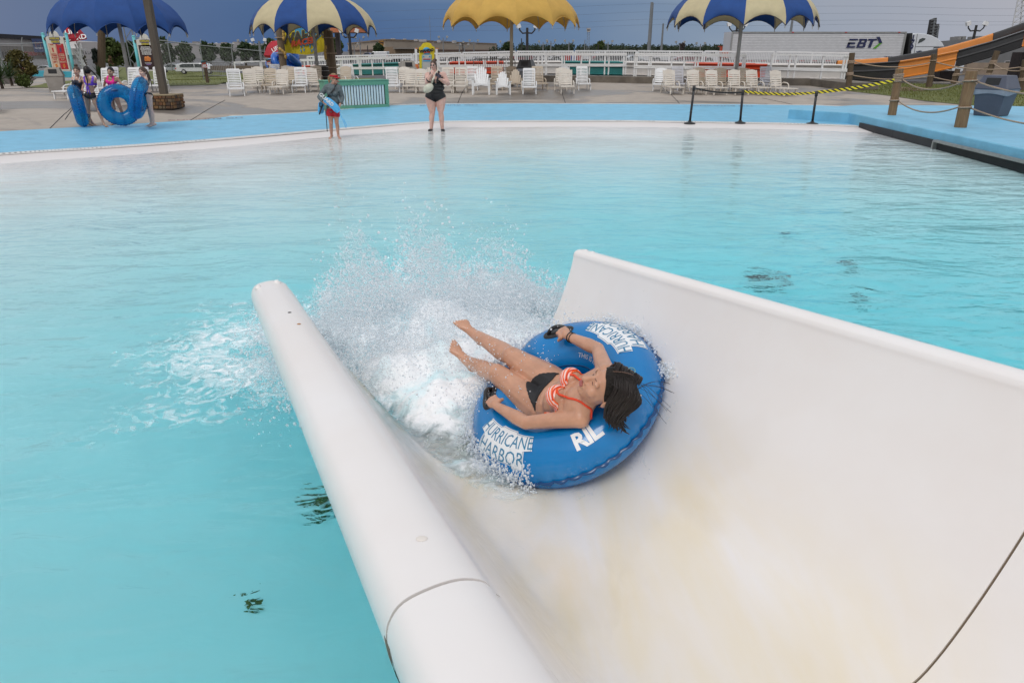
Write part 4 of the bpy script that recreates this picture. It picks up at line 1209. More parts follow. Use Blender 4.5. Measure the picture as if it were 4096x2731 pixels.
def fan(N, hmax, spread, rmin, rmax, power, seed, clump=.5):
    g = np.random.default_rng(seed)
    u = np.clip(g.random(int(N * 2.6)) * 1.06 + g.normal(0, .05, int(N * 2.6)), -.12, 1.08)             # across the mouth
    top_ = hmax * (.30 + .75 * np.exp(-((u - .42) / .26) ** 2) + .48 * np.exp(-((u - .80) / .20) ** 2))
    fing = .55 + .9 * vnoise(np.stack([u * 14, np.zeros_like(u), np.zeros_like(u)], -1), 5 + seed % 3)   # fingers of the crown
    h = g.random(len(u)) ** power * top_ * fing
    s = -.42 + g.normal(0, spread, len(u)) - h * .35 * g.random(len(u))
    T = .34 + u * 1.95 + (u - .5) * h * .55
    x, y, z = sl_np(T, s, .10 + h)
    P = np.stack([x, y, z], -1)
    keep = vnoise(P * 7.5, seed) * .6 + vnoise(P * 19, seed + 1) * .4 > clump + .10 * h / hmax
    P = P[keep][:N]; h = h[keep][:N]
    r = rmin + (rmax - rmin) * g.random(len(P)) ** 3.2
    return P, r
P1, r1 = fan(150000, .60, .28, .0012, .0046, 1.45, 40, .33)
P2, r2 = fan(5500, .80, .30, .0020, .0075, 1.15, 52, .50)
g = np.random.default_rng(9)
def ruff(N, a0, a1, rad, hh, seed):
    ph = a0 + (a1 - a0) * g.random(N); rho = rad + np.abs(g.normal(0, .055, N)); hz = -.03 + np.abs(g.normal(0, hh, N)) * (1 - np.clip((rho - rad) * 3, 0, .7))
    P = np.array(T_O)[None] + (np.cos(ph) * rho)[:, None] * np.array(E1)[None] + (np.sin(ph) * rho)[:, None] * np.array(E2)[None] + hz[:, None] * np.array(T_N)[None]
    k_ = vnoise(P * 22, seed) > .42; return P[k_], (.0016 + .0042 * g.random(N) ** 3)[k_]
P3, r3 = ruff(11000, -.9, 2.15, .50, .085, 1)
P4, r4 = ruff(3500, -2.4, -.9, .53, .035, 2)
N5 = 700; P5 = np.array(T_O)[None] + g.normal(.42, .16, N5)[:, None] * np.array(E1)[None] + g.normal(.16, .20, N5)[:, None] * np.array(E2)[None] + (.16 + np.abs(g.normal(.0, .07, N5)))[:, None] * np.array(T_N)[None]
r5 = .0012 + .0030 * g.random(N5) ** 3
N6 = 2600; u6 = g.random(N6); T6 = .36 + g.normal(0, .10, N6) - .25 * g.random(N6) ** 2; s6 = -.30 + g.normal(0, .28, N6); x6, y6, z6 = sl_np(T6, s6, .02 + np.abs(g.normal(0, .16, N6)))
P6 = np.stack([x6, y6, z6], -1); k6 = vnoise(P6 * 12, 77) > .5; P6 = P6[k6]; r6 = (.002 + .005 * g.random(N6) ** 3)[k6]
spray('fine_spray', P1, r1 * 1.15, M_drop, 1 + rng.random((len(P1), 3)) * .8, True)
P_all = np.concatenate([P2, P3, P4, P5, P6]); r_all = np.concatenate([r2, r3, r4, r5, r6])
st = 1 + rng.random((len(P_all), 3)) * np.array([.7, .7, 1.1])
spray('splash', P_all, r_all, M_drop, st)
M_sheet = foam_material('water_sheet', .46, .70, 16, tint=(.80, .90, .94))
for j_ in range(4):
    uu = np.linspace(.0, 1.04, 130); hh = np.linspace(0, 1, 60); U, Hh_ = np.meshgrid(uu, hh)
    top_ = .64 * (.30 + .75 * np.exp(-((U - .42) / .26) ** 2) + .48 * np.exp(-((U - .80) / .20) ** 2)) * (.75 + .5 * vnoise(np.stack([U * 12, 0 * U + j_, 0 * U], -1), 60 + j_)) * (1 - .12 * j_)
    w1 = fbm(np.stack([U * 5, Hh_ * 3, 0 * U + j_], -1), 4, 70 + j_) - .5
    T_ = .36 + U * 1.9 + (U - .5) * Hh_ * top_ * .55 + w1 * .10; S_ = -.78 + .24 * j_ - Hh_ * top_ * .25 + w1 * .30
    X_, Y_, Z_ = sl_np(T_, S_, .02 + Hh_ * top_)
    n_ = fbm(np.stack([U * 9, Hh_ * 7, 0 * U + 3 * j_], -1), 4, 80 + j_)
    sheet('splash_sheet', X_, Y_, Z_, .34 - .46 * Hh_ ** 1.1 + (n_ - .5) * .35 - .25 * (np.abs(U - .5) > .47), M_sheet)
tt = np.linspace(.75, 2.20, 130); ss = np.linspace(-.1, 2.3, 190); Tg, Sg = np.meshgrid(tt, ss)
c_T, c_s = T_O.dot(TD), S_END - T_O.dot(HD)
ds = np.hypot((Tg - c_T) * 1.06, Sg - c_s); n1 = fbm(np.stack([Tg * 5, Sg * 5, 0 * Tg], -1), 5, 31)
side = np.clip(.55 + .6 * (Tg - c_T) / .6 - .55 * (Sg - c_s) / .6, 0, 1)
cov = (.21 - np.abs(ds - .50) / .13 * .24) * side - .30 * (1 - side) + (n1 - .5) * .5 - .02 - np.clip((Tg - 1.98) / .15, 0, 1) * .3
Xg, Yg, Zg = sl_np(Tg, Sg, 0); Zg = bowl_np(Tg) + S_SLOPE * Sg + .008
sheet('tube_wake', Xg, Yg, Zg, cov, foam_material('film_foam', .44, .90, 12, tint=(.78, .84, .85)))
def shade_mat(name, c, **kw): return mat(name, c, **kw)
M_chw = mat('white_resin', (0.70, 0.70, 0.70), .45, .06, 6)
M_chc = mat('cream_resin', (0.56, 0.50, 0.43), .55, .10, 3, base2=(.64, .60, .54))
M_cht = mat('tan_resin', (0.45, 0.37, 0.28), .6, .10, 3, base2=(.50, .43, .34))
M_chg = mat('grey_white_resin', (0.52, 0.52, 0.56), .5, .08, 5)
def chaise(kind, m):
    """facing -Y; returns the un-tagged root of a lounger with reclining back"""
    root = thing('sun_lounger', 'sun lounger', 'sun lounger')
    a = R(18); bu = Vector((0, math.sin(a), math.cos(a))); bn = Vector((0, -math.cos(a), math.sin(a)))
    W = .60; b0 = Vector((0, .02, .34))
    def bp(x, h, o=0): return b0 + Vector((x, 0, 0)) + bu * h + bn * o
    k = MB()
    Lb = .80 if kind == 'square' else .74
    curve = lambda h: .020 * math.sin(h / Lb * 3.1)
    for s in (-1, 1):
        k.tube([bp(s * (W / 2 - .025), Lb * i / 6, curve(Lb * i / 6)) for i in range(7)], .024, 6)
    if kind == 'square':
        k.prism([bp(-W / 2, Lb - .075, -.012), bp(W / 2, Lb - .075, -.012), bp(W / 2, Lb - .02, -.012), bp(W / 2 - .04, Lb + .03, -.012), bp(-W / 2 + .04, Lb + .03, -.012), bp(-W / 2, Lb - .02, -.012)], bn * .026)
        n, h0, h1, th = 9, .03, Lb - .085, .060
    else:
        arc = [bp(-W / 2 * math.cos(q) * (1 if True else 0), Lb - .14 + .17 * math.sin(q) ** .8, -.012) for q in [math.pi * i / 12 for i in range(13)]]
        k.prism([bp(-W / 2, Lb - .20, -.012), bp(W / 2, Lb - .20, -.012)] + list(reversed(arc)), bn * .026)
        n, h0, h1, th = 5, .03, Lb - .21, .098
    back = k.build('backrest', m, root)
    step = (h1 - h0) / n
    sm = MB(); sm.prism([(-W / 2 + .03, 0, -th / 2 * .5), (0, .008, -th / 2 * 1.0), (W / 2 - .03, 0, -th / 2 * .5), (W / 2 - .03, 0, th / 2 * .9), (0, .008, th / 2 * .8), (-W / 2 + .03, 0, th / 2 * .9)], (0, .014, 0))
    sme = sm.mesh('slat', m)
    for i in range(n):
        h = h0 + step * (i + .5); p = bp(0, h, curve(h) + .006)
        piece('slat', sme, back, p, (-a, 0, 0))
    k = MB()
    for s in (-1, 1): k.bar((s * .30, .30, .31), (s * .30, -1.15, .31), .045, .05)
    for i in range(12): k.box((0, -1.12 + .1 * i, .330 - .012 * math.sin(i / 11 * 3.1)), (.56, .082, .018))
    k.box((0, -1.17, .315), (.64, .05, .045))
    k.build('seat', m, root)
    for s in (-1, 1):
        k = MB(); k.tube([(s * .335, .12, .34), (s * .340, .10, .50), (s * .340, -.05, .545), (s * .340, -.30, .525), (s * .345, -.42, .47), (s * .345, -.47, .33), (s * .345, -.50, .10)], [.02, .022, .026, .026, .024, .022, .018], 6)
        k.build('armrest', m, root, smooth=True)
        for y, dy in ((-1.05, -.05), (.22, .06)):
            k = MB(); k.prism([(s * .30 - .03, y - .05, .31), (s * .30 + .03, y - .05, .31), (s * .31 + .02, y + dy - .02, 0), (s * .31 - .02, y + dy - .02, 0)], (0, .07, 0))
            k.build('leg', m, root)
    return root
def adirondack(m):
    root = thing('garden_chair', 'garden chair', 'garden chair')
    a = R(20); bu = Vector((0, math.sin(a), math.cos(a))); bn = Vector((0, -math.cos(a), math.sin(a))); b0 = Vector((0, .0, .30))
    k = MB(); k.bar((-.20, .03, .33), (.20, .03, .33), .04, .05); k.bar((-.22, .16, .66), (.22, .16, .66), .03, .05)
    back = k.build('backrest', m, root)
    for i in range(7):
        x = (i - 3); w = .070; h = .70 - .026 * x * x * (1 if abs(x) < 3 else 1.25)
        fan_ = x * .012
        k = MB(); q = b0
        x0, x1 = x * .060, x * .078
        k.prism([q + Vector((x0 - w * .42, 0, 0)), q + Vector((x0 + w * .42, 0, 0)), q + Vector((x1 + w * .5, 0, 0)) + bu * h * .95, q + Vector((x1, 0, 0)) + bu * (h + .01), q + Vector((x1 - w * .5, 0, 0)) + bu * h * .95], bn * .02)
        k.build('slat', m, back)
    k = MB()
    for i in range(6): k.box((0, -.06 - .085 * i, .315 + .012 * i), (.50, .078, .02))
    k.prism([(-.27, -.56, .385), (.27, -.56, .385), (.27, -.56, .30), (.15, -.56, .31), (.0, -.56, .335), (-.15, -.56, .31), (-.27, -.56, .30)], (0, .03, 0))
    k.build('seat', m, root)
    for s in (-1, 1):
        k = MB(); k.prism([(s * .27, .14, .52), (s * .36, .12, .52), (s * .385, -.50, .55), (s * .37, -.58, .55), (s * .27, -.58, .55), (s * .255, -.50, .55)], (0, 0, .028)); k.build('armrest', m, root)
        k = MB(); k.prism([(s * .255, -.55, .55), (s * .335, -.55, .55), (s * .33, -.55, .0), (s * .275, -.55, 0), (s * .245, -.55, .33)], (0, .06, 0)); k.build('leg', m, root)
        k = MB(); k.prism([(s * .27, .22, .52), (s * .31, .22, .52), (s * .32, .30, 0), (s * .27, .30, 0)], (0, -.06, 0)); k.build('leg', m, root)
    return root
_proto = {}
def place_chair(kind, m, u, v, rz, label, lean=0, sc_=.87):
    key = (kind, m.name)
    fresh = key not in _proto
    if fresh: _proto[key] = adirondack(m) if kind == 'adirondack' else chaise(kind, m)
    o = _proto[key] if fresh else copy_tree(_proto[key])
    g0 = ground(u, v); rzr = R(rz)
    off = Vector((math.sin(rzr), -math.cos(rzr), 0)) * (1.08 if kind != 'adirondack' else .55) * sc_
    x, y = g0.x - off.x, g0.y - off.y
    o.location = (x, y, ground_z(x, y) - .012); o.rotation_euler = (0, 0, rzr); o.scale = (sc_,) * 3
    o['label'] = label; o['category'] = 'garden chair' if kind == 'adirondack' else 'sun lounger'
    o['group'] = 'garden chairs in the middle of the lounger row' if kind == 'adirondack' else 'sun loungers set out on the pool terrace'
    return o
SQ, RD = 'square', 'round'
UB, US, UY, UT = 'under the blue parasol', 'under the left striped parasol', 'under the yellow parasol', 'under the right striped parasol'
for kind, m, u, v, rz, lb in (
    (SQ, M_chw, 248, 397, -8, 'large white slatted lounger left of the girls, nearest the turquoise wall'),
    (RD, M_chc, 284, 380, -4, 'cream round topped lounger half hidden behind the leftmost white lounger'),
    (SQ, M_chw, 396, 383, 4, 'white lounger seen behind the girl in the purple top'),
    (SQ, M_chg, 420, 372, 6, 'greyish slatted lounger between the purple and pink swimsuits'),
    (SQ, M_chw, 497, 376, 0, 'white lounger just right of the girl in pink, under the blue parasol'),
    (SQ, M_chg, 540, 372, 4, 'greyish lounger with its back to the parasol pole, behind the upright tube'),
    (SQ, M_chw, 622, 371, 10, 'white lounger between the rightmost girl and the big brown post'),
    (SQ, M_chw, 362, 446, 24, 'white lounger standing close behind the edge-on blue tube'),
    (SQ, M_chw, 500, 425, -6, 'white lounger whose seat shows through the hole of the blue tube'),
    (SQ, M_chw, -52, 456, 30, 'white lounger cut off by the left edge of the picture'),
    (SQ, M_chw, 950, 386, 22, 'white lounger at the left end of the row under the left striped parasol'),
    (RD, M_chc, 1012, 372, 22, 'cream lounger second from the left end under the left striped parasol'),
    (RD, M_chc, 1034, 355, 16, 'pale cream lounger in the back, third from the left under the left striped parasol'),
    (RD, M_cht, 1075, 368, 10, 'darker tan round topped lounger left of centre under the left striped parasol'),
    (RD, M_chc, 1108, 377, 2, 'cream lounger facing straight out in front of the left wooden post'),
    (SQ, M_chw, 1078, 342, 0, 'white lounger back peeping out at the rear below the second exit sign'),
    (RD, M_chc, 1126, 346, 0, 'cream lounger at the rear right beside the left wooden post'),
    (RD, M_cht, 1148, 356, 0, 'tan lounger squeezed in behind the tall white slatted one'),
    (SQ, M_chw, 1196, 371, 8, 'tall white slatted lounger right of centre under the left striped parasol'),
    (RD, M_chc, 1268, 366, 24, 'cream lounger turned to the right beside the left striped parasol pole'),
    (RD, M_cht, 1248, 346, 0, 'tan round topped lounger behind the left striped parasol pole'),
    (RD, M_cht, 1368, 352, 0, 'tan lounger standing behind the lifeguard and green bin'),
    (SQ, M_chw, 1424, 350, 28, 'white lounger turned to the right behind the green bin'),
    (SQ, M_chw, 1573, 371, 10, 'white slatted lounger at the right end of the green bin'),
    (RD, M_chc, 1606, 356, 0, 'cream lounger back just left of the grey litter bin'),
    (RD, M_chc, 1638, 372, 2, 'pinkish cream lounger in front of the grey litter bin'),
    (RD, M_chc, 1690, 373, 8, 'cream lounger below the yellow notice board, left of the woman in black'),
    (RD, M_chc, 1724, 356, 0, 'cream lounger hidden behind the woman in black'),
    (SQ, M_chc, 1782, 372, -2, 'cream slatted lounger right behind the shoulder of the woman in black'),
    (SQ, M_chc, 1839, 373, 0, 'cream slatted lounger between the woman in black and the garden chairs'),
    (SQ, M_chw, 1886, 362, 0, 'white slatted lounger partly behind the tall garden chair'),
    (SQ, M_cht, 1986, 362, 0, 'tan slatted lounger between the two white garden chairs'),
    (RD, M_cht, 2046, 350, 0, 'tan rounded lounger top behind the yellow parasol pole'),
    (SQ, M_chw, 2118, 380, 0, 'bright white slatted lounger in front of the black litter bin'),
    (SQ, M_cht, 2166, 361, 8, 'tan slatted lounger just right of the black litter bin'),
    (RD, M_chc, 2243, 363, -4, 'cream lounger behind left in the group of three near the teal lane'),
    (RD, M_chw, 2262, 352, 0, 'pale lounger top at the back of the group of three near the teal lane'),
    (RD, M_chc, 2270, 378, 0, 'cream lounger at the front of the group of three near the teal lane'),
    (SQ, M_chw, 2338, 362, 2, 'white slatted lounger standing alone before the teal lane wall'),
    (RD, M_chw, 2636, 365, -12, 'white rounded lounger at the left end under the right striped parasol'),
    (RD, M_chc, 2706, 380, 8, 'yellowed cream lounger, front row far left under the right striped parasol'),
    (SQ, M_chg, 2733, 363, 4, 'greyish slatted lounger in the back row left under the right striped parasol'),
    (RD, M_chc, 2797, 381, 4, 'brown stained cream lounger behind the leaning stanchion'),
    (RD, M_cht, 2818, 364, 2, 'tan lounger in the back row before the left end of the red lane wall'),
    (RD, M_chc, 2880, 382, 8, 'cream lounger between the two left stanchions'),
    (RD, M_cht, 2906, 365, 2, 'tan lounger in the back row left of the right striped parasol pole'),
    (RD, M_chc, 2966, 382, 4, 'cream lounger behind the middle stanchion at the parasol pole'),
    (RD, M_cht, 3000, 366, 2, 'tan lounger in the back row right of the right striped parasol pole'),
    (RD, M_chc, 3056, 382, 14, 'cream lounger, second from the right end under the right striped parasol'),
    (SQ, M_chg, 3094, 366, 4, 'white slatted lounger in the back row at the right end'),
    (RD, M_chc, 3158, 386, 16, 'cream lounger at the right end of the whole row, above the striped tape')):
    place_chair(kind, m, u, v, rz, lb)
place_chair('adirondack', M_chw, 1924, 381, 0, 'tall white garden chair with a fan shaped back, left of the small one', sc_=1.12)
place_chair('adirondack', M_chw, 2014, 381, 4, 'smaller white garden chair with a fan shaped back', sc_=.92)
place_chair('adirondack', M_cht, 2062, 363, 0, 'tan garden chair standing behind the small white garden chair', sc_=.92)
M_pblue = mat('blue_canvas', (0.010, 0.062, 0.245), .75, .12, 2, transl=.12)
M_pcream = mat('cream_canvas', (0.58, 0.50, 0.31), .75, .08, 2, transl=.18)
M_pyel = mat('yellow_canvas', (0.62, 0.38, 0.085), .75, .08, 2, transl=.18)
M_trim = mat('dark_trim', (0.02, 0.02, 0.04), .8)
M_pole = mat('grey_pole', (0.40, 0.40, 0.39), .5, .12, 4)
def parasol(u, v_base, t, diam, z_edge, mats, label, rot, crown=1.95, pole_m=None, lean=0.0):
    p = at(u, v_base, t); gz = ground_z(p.x, p.y)
    root = thing('parasol', label, 'parasol', (p.x, p.y, gz), R(rot), 'large canvas parasols along the terrace')
    RR = diam / 2; N = 12; h0 = z_edge - gz
    k = MB(); k.cyl((0, 0, 0), (0, 0, h0 + crown - .15), .085, .075, 14); k.lathe([(.17, 0), (.17, .03), (.10, .05), (.09, .12)], 14); k.build('pole', pole_m or M_pole, root, smooth=True)
    nu, nv = 10, 9
    def prof(q):        # 0 crown .. 1 edge
        a = math.pi / 2 * q; return RR * math.sin(a) ** .96, h0 + crown * math.cos(a)
    metas = {}
    for i in range(N):
        m = mats[i % len(mats)]
        if m.name not in metas:
            P = []
            for a in range(nv + 1):
                q = .06 + .94 * a / nv; row = []
                for b in range(nu + 1):
                    s = b / nu * 2 - 1; w = math.pi / N * s
                    r_, z = prof(q)
                    sag = 1 - .030 * (1 - s * s) * math.sin(math.pi * min(1, q * .9))
                    if a == nv:
                        z += .40 * (1 - s * s) ** .9; r2, z2 = prof(max(.5, q)); r_ = RR * (1 - .035 * (1 - s * s))
                    elif a >= nv - 3:
                        f = (a - (nv - 4)) / 4; z += f * f * .30 * (1 - s * s)
                    chord = math.cos(math.pi / N) / math.cos(w) 
                    r_ *= (.35 * 1 + .65 * chord) * sag
                    row.append((r_ * math.cos(w), r_ * math.sin(w), z))
                P.append(row)
            k = MB(); k.grid(P); metas[m.name] = k.mesh('canopy_panel', m, smooth=True)
        piece('canopy_panel', metas[m.name], root, (0, 0, 0), (0, 0, 2 * math.pi * (i + .5) / N))
    k = MB(); k.tube([(prof(.06 + .94 * a / 8)[0] * .985, 0, prof(.06 + .94 * a / 8)[1] - .02) for a in range(9)], .022, 5)
    k.cyl((prof(1)[0] * .99, 0, h0 + .05), (prof(1)[0] * .99, 0, h0 - .12), .025, .02, 6)
    rme = k.mesh('rib', M_pole)
    k = MB(); k.bar((.10, 0, h0 + crown * .38), (RR * .62, 0, h0 + crown * .72), .04, .04); sme = k.mesh('strut', M_pole)
    for i in range(N):
        a = 2 * math.pi * i / N; q = piece('rib', rme, root, (0, 0, 0), (0, 0, a)); piece('strut', sme, q)
    k = MB()
    for i in range(N):
        a0 = 2 * math.pi * i / N
        pts = []
        for b in range(9):
            s = b / 4 - 1; w = a0 + math.pi / N * (s + 1); r_ = RR * (1 - .035 * (1 - s * s)) * (.35 + .65 * math.cos(math.pi / N) / math.cos(math.pi / N * s))
            pts.append((r_ * 1.003 * math.cos(w), r_ * 1.003 * math.sin(w), h0 + .40 * (1 - s * s) ** .9 - .005))
        k.tube(pts, .016, 4)
    k.build('hem', M_trim if len(mats) > 1 else mats[0], root)
    k = MB(); k.lathe([(.30, h0 + crown - .03), (.20, h0 + crown + .04), (.02, h0 + crown + .10)], 12); k.build('crown_cap', mats[0], root, smooth=True)
    return root
parasol(524, 345, 33, 5.85, 2.72, [M_pblue], 'all blue parasol over the group of girls at the left', 9)
parasol(1276, 345, 36, 6.2, 2.78, [M_pcream, M_pblue], 'blue and cream striped parasol left of the yellow one', 100, pole_m=mat('worn_pole', (.30, .30, .29), .6, .3, 6))
parasol(2046, 345, 35, 6.65, 3.06, [M_pyel], 'plain golden yellow parasol in the middle of the terrace', 4, pole_m=mat('cream_pole', (.42, .38, .31), .6))
parasol(2938, 345, 32.5, 6.6, 2.98, [M_pcream, M_pblue], 'blue and cream striped parasol at the right, before the lorry trailer', 75)
def litter_bin(u, v, t, w, h, m_body, m_lid, label, square=True, bag=False, rz=0):
    p = at(u, v, t); gz = p.z
    root = thing('litter_bin', label, 'bin', p, R(rz))
    k = MB(); b, tp2 = w * .40, w * .50
    hb = h * .66
    k.add([(-b, -b, 0), (b, -b, 0), (b, b, 0), (-b, b, 0), (-tp2, -tp2, hb), (tp2, -tp2, hb), (tp2, tp2, hb), (-tp2, tp2, hb)], [(0, 3, 2, 1), (4, 5, 6, 7), (0, 1, 5, 4), (1, 2, 6, 5), (2, 3, 7, 6), (3, 0, 4, 7)])
    k.build('bin_body', m_body, root, bevel=.02)
    k = MB(); c = tp2 * 1.06; d = tp2 * .74
    k.box((0, 0, hb + .02), (c * 2, c * 2, .05))
    k.add([(-c * .97, -c * .97, hb + .045), (c * .97, -c * .97, hb + .045), (c * .97, c * .97, hb + .045), (-c * .97, c * .97, hb + .045), (-d, -d, h), (d, -d, h), (d, d, h), (-d, d, h)], [(4, 5, 6, 7), (0, 1, 5, 4), (1, 2, 6, 5), (2, 3, 7, 6), (3, 0, 4, 7)])
    k.build('bin_lid', m_lid, root, bevel=.012)
    k = MB()
    y0 = -c * .97; q0, q1 = .22, .80
    f = lambda q: y0 + (-d - y0) * q - .006
    z = lambda q: hb + .045 + (h - hb - .045) * q
    k.add([(-d * .62, f(q0), z(q0)), (d * .62, f(q0), z(q0)), (d * .62, f(q1), z(q1)), (-d * .62, f(q1), z(q1))], [(0, 1, 2, 3)])
    k.build('bin_opening', M_dark, root)
    if bag:
        k = MB(); n = 24; rows = []
        for i, (zz, g) in enumerate(((hb + .0, 1.03), (hb - .05, 1.035), (hb - .13, 1.02))):
            rows.append([(tp2 * g * max(-1, min(1, 1.45 * math.cos(a))), tp2 * g * max(-1, min(1, 1.45 * math.sin(a))), zz + (.03 * math.sin(a * 3) if i == 2 else 0)) for a in [2 * math.pi * j / n for j in range(n + 1)]])
        k.grid(rows); k.build('bin_bag', mat('clear_bag', (.22, .24, .28), .25), root, smooth=True)
    return root
M_binblue = mat('slate_plastic', (.062, .068, .092), .5, .1, 4)
M_bingrey = mat('grey_stone_bin', (.30, .28, .25), .8, .15, 6)
litter_bin(3962, 463, 19.3, .78, 1.04, M_binblue, mat('slate_lid', (.070, .076, .105), .5), 'slate blue litter bin with a clear bag on the grass edge at the right', bag=True, rz=-56)
litter_bin(2105, 340, 34, .74, 1.12, mat('dark_grey_bin', (.10, .11, .12), .6), M_black, 'black topped litter bin behind the loungers in the middle', bag=True, rz=-18)
litter_bin(1634, 345, 34, .74, 1.14, mat('grey_bag', (.42, .42, .43), .5), M_bingrey, 'grey litter bin with a stone coloured lid left of the yellow notice board', rz=20)
litter_bin(233, 370, 31, .70, 1.02, mat('beige_bin', (.33, .30, .27), .8), M_bingrey, 'stone coloured litter bin behind the leftmost white lounger', rz=25)
M_green = mat('green_paint', (.11, .30, .20), .6, .12, 3)
M_picket = mat('picket_paint', (.55, .64, .66), .6, .08, 5)
g1 = ground(1558, 429); g0 = ground(1312, 441)
dirx = (g1 - g0); Lg = dirx.length; ang = math.atan2(dirx.y, dirx.x)
bx = thing('storage_bin', 'green framed storage bin with white pickets behind the lifeguard', 'storage bin', g0, ang)
Hh = .89
k = MB(); k.box((Lg / 2, .02, Hh - .07), (Lg + .06, .05, .14)); k.build('top_rail', M_green, bx)
k = MB(); k.box((Lg / 2, .02, .06), (Lg, .05, .12)); k.build('bottom_rail', M_green, bx)
k = MB(); k.prism([(-.03, -.02, Hh + .003), (Lg + .03, -.02, Hh + .003), (Lg + .03, .75, Hh + .003), (-.03, .75, Hh + .003)], (0, 0, .025)); k.build('lid', M_green, bx)
for x in (.0, Lg):
    k = MB(); k.box((x + (.06 if x == 0 else -.06), .02, Hh / 2), (.12, .056, Hh - .28 + .02)); k.build('corner_board', M_green, bx)
npk = 19; stp = (Lg - .28) / npk
k = MB(); k.box((0, 0, 0), (stp * .68, .022, Hh - .264)); pme = k.mesh('picket', M_picket)
for i in range(npk): piece('picket', pme, bx, (.14 + stp * (i + .5), .03, Hh / 2 - .008))
for x in (0.012, Lg - .012):
    k = MB(); k.box((x, .38, Hh / 2), (.03, .62, Hh - .02)); k.build('end_panel', M_green, bx)
k = MB(); k.box((Lg / 2, .72, Hh / 2), (Lg - .06, .03, Hh - .02)); k.build('back_panel', M_dark, bx)
for i, (c, lb) in enumerate((((.30, .02, .02), 'red life vest'), ((.55, .42, .02), 'yellow life vest'), ((.02, .03, .16), 'dark blue life vest'), ((.50, .38, .02), 'yellow strap'), ((.02, .02, .02), 'black life vest'))):
    k = MB(); x = .5 + i * (Lg - .9) / 4
    k.ell((x, .30, .32), (.20, .16, .27), n=10, m=6); k.tube([(x - .1, .13, .1), (x - .02, .12, .35), (x + .09, .14, .62)], .018, 6)
    o = k.build('life_vest', mat('vest_%d' % i, c, .7), None, loc=bx.matrix_basis @ Vector((0, 0, 0))); o.rotation_euler = (0, 0, ang)
    tag(o, lb + ' lying inside the green bin, seen between its pickets', 'life vest')
M_stan = M_black
def stanchion(u0, v0, u1, v1, label):
    p = plane(u0, v0, .09 if v0 < 491 else .06); p.z = ground_z(p.x, p.y) if math.hypot(p.x - PC[0], p.y - PC[1]) > 17.7 else floor_xy(p.x, p.y)
    topp = aty(u1, v1, p.y)
    root = thing('stanchion', label, 'stanchion', p, 0, 'black barrier stanchions at the water edge')
    k = MB(); k.lathe([(.165, 0), (.165, .02), (.15, .035), (.06, .055), (.045, .09)], 24); k.build('base', M_stan, root, smooth=True)
    k = MB(); d = topp - p; k.cyl((0, 0, .03), d, .034, .034, 12); k.cyl(d - d.normalized() * .12, d + d.normalized() * .01, .043, .043, 12); k.build('post', M_stan, root, smooth=True)
    return topp
s1 = stanchion(2759, 488, 2777, 345, 'black stanchion leaning to the right, leftmost of three')
s2 = stanchion(2960, 492, 2972, 362, 'black upright stanchion in the middle of three, striped tape starts here')
s3 = stanchion(3248, 497, 3267, 367, 'black stanchion nearest the blue platform')
def tape_material():
    m = bpy.data.materials.new('hazard_tape'); m.use_nodes = True; n, l = m.node_tree.nodes, m.node_tree.links
    b = n['Principled BSDF']; b.inputs['Roughness'].default_value = .4
    uv = n.new('ShaderNodeUVMap'); sp = n.new('ShaderNodeSeparateXYZ'); l.new(uv.outputs[0], sp.inputs[0])
    a = n.new('ShaderNodeMath'); a.operation = 'MULTIPLY_ADD'; l.new(sp.outputs[0], a.inputs[0]); a.inputs[1].default_value = 7.0; l.new(sp.outputs[1], a.inputs[2])
    f = n.new('ShaderNodeMath'); f.operation = 'FRACT'; l.new(a.outputs[0], f.inputs[0])
    g = n.new('ShaderNodeMath'); g.operation = 'GREATER_THAN'; l.new(f.outputs[0], g.inputs[0]); g.inputs[1].default_value = .5
    mx = n.new('ShaderNodeMix'); mx.data_type = 'RGBA'; mx.inputs[6].default_value = (.70, .58, .02, 1); mx.inputs[7].default_value = (.02, .02, .02, 1)
    l.new(g.outputs[0], mx.inputs[0]); l.new(mx.outputs[2], b.inputs['Base Color']); return m
M_tape = tape_material()
def tape(a, b, sag, w, m, label, name='barrier_tape', twist=0.0):
    n = 40; me = bpy.data.meshes.new(name); vs = []; base = a.copy()
    acc = 0; L = []
    for i in range(n + 1):
        t = i / n; p = a.lerp(b, t) - Vector((0, 0, sag * 4 * t * (1 - t))); L.append(p)
    for p in L: vs += [p + Vector((0, 0, w / 2)) - base, p - Vector((0, 0, w / 2)) - base]
    fs = [(2 * i, 2 * i + 1, 2 * i + 3, 2 * i + 2) for i in range(n)]
    me.from_pydata(vs, [], fs); uv = me.uv_layers.new(name='UVMap'); tot = (b - a).length
    for i in range(n):
        for j, (du, dv) in enumerate(((0, 1), (0, 0), (1, 0), (1, 1))): uv.data[4 * i + j].uv = (tot * (i + du) / n, dv)
    me.materials.append(m); o = bpy.data.objects.new(name, me); o.location = base; link(o)
    sd = o.modifiers.new('t', 'SOLIDIFY'); sd.thickness = .002
    return tag(o, label, 'barrier tape')
dz = Vector((0, 0, .05))
tape(s1 - dz, s2 - dz, .06, .045, M_black, 'plain black tape hanging between the two left stanchions')
tape(s2 - dz * .6, s3 - dz * .6, .05, .07, M_tape, 'black and yellow striped tape between the two right stanchions')
M_post = mat('weathered_timber', (.150, .085, .040), .8, .3, 9, base2=(.24, .15, .075), bump=.4, bscale=20, stretch=(3, 3, .35))
M_post_dk = mat('dark_timber', (.070, .045, .028), .85, .3, 9, base2=(.12, .085, .05), stretch=(3, 3, .35))
M_rope = mat('manila_rope', (.36, .27, .20), .9, .25, 40, bump=.6, bscale=160)
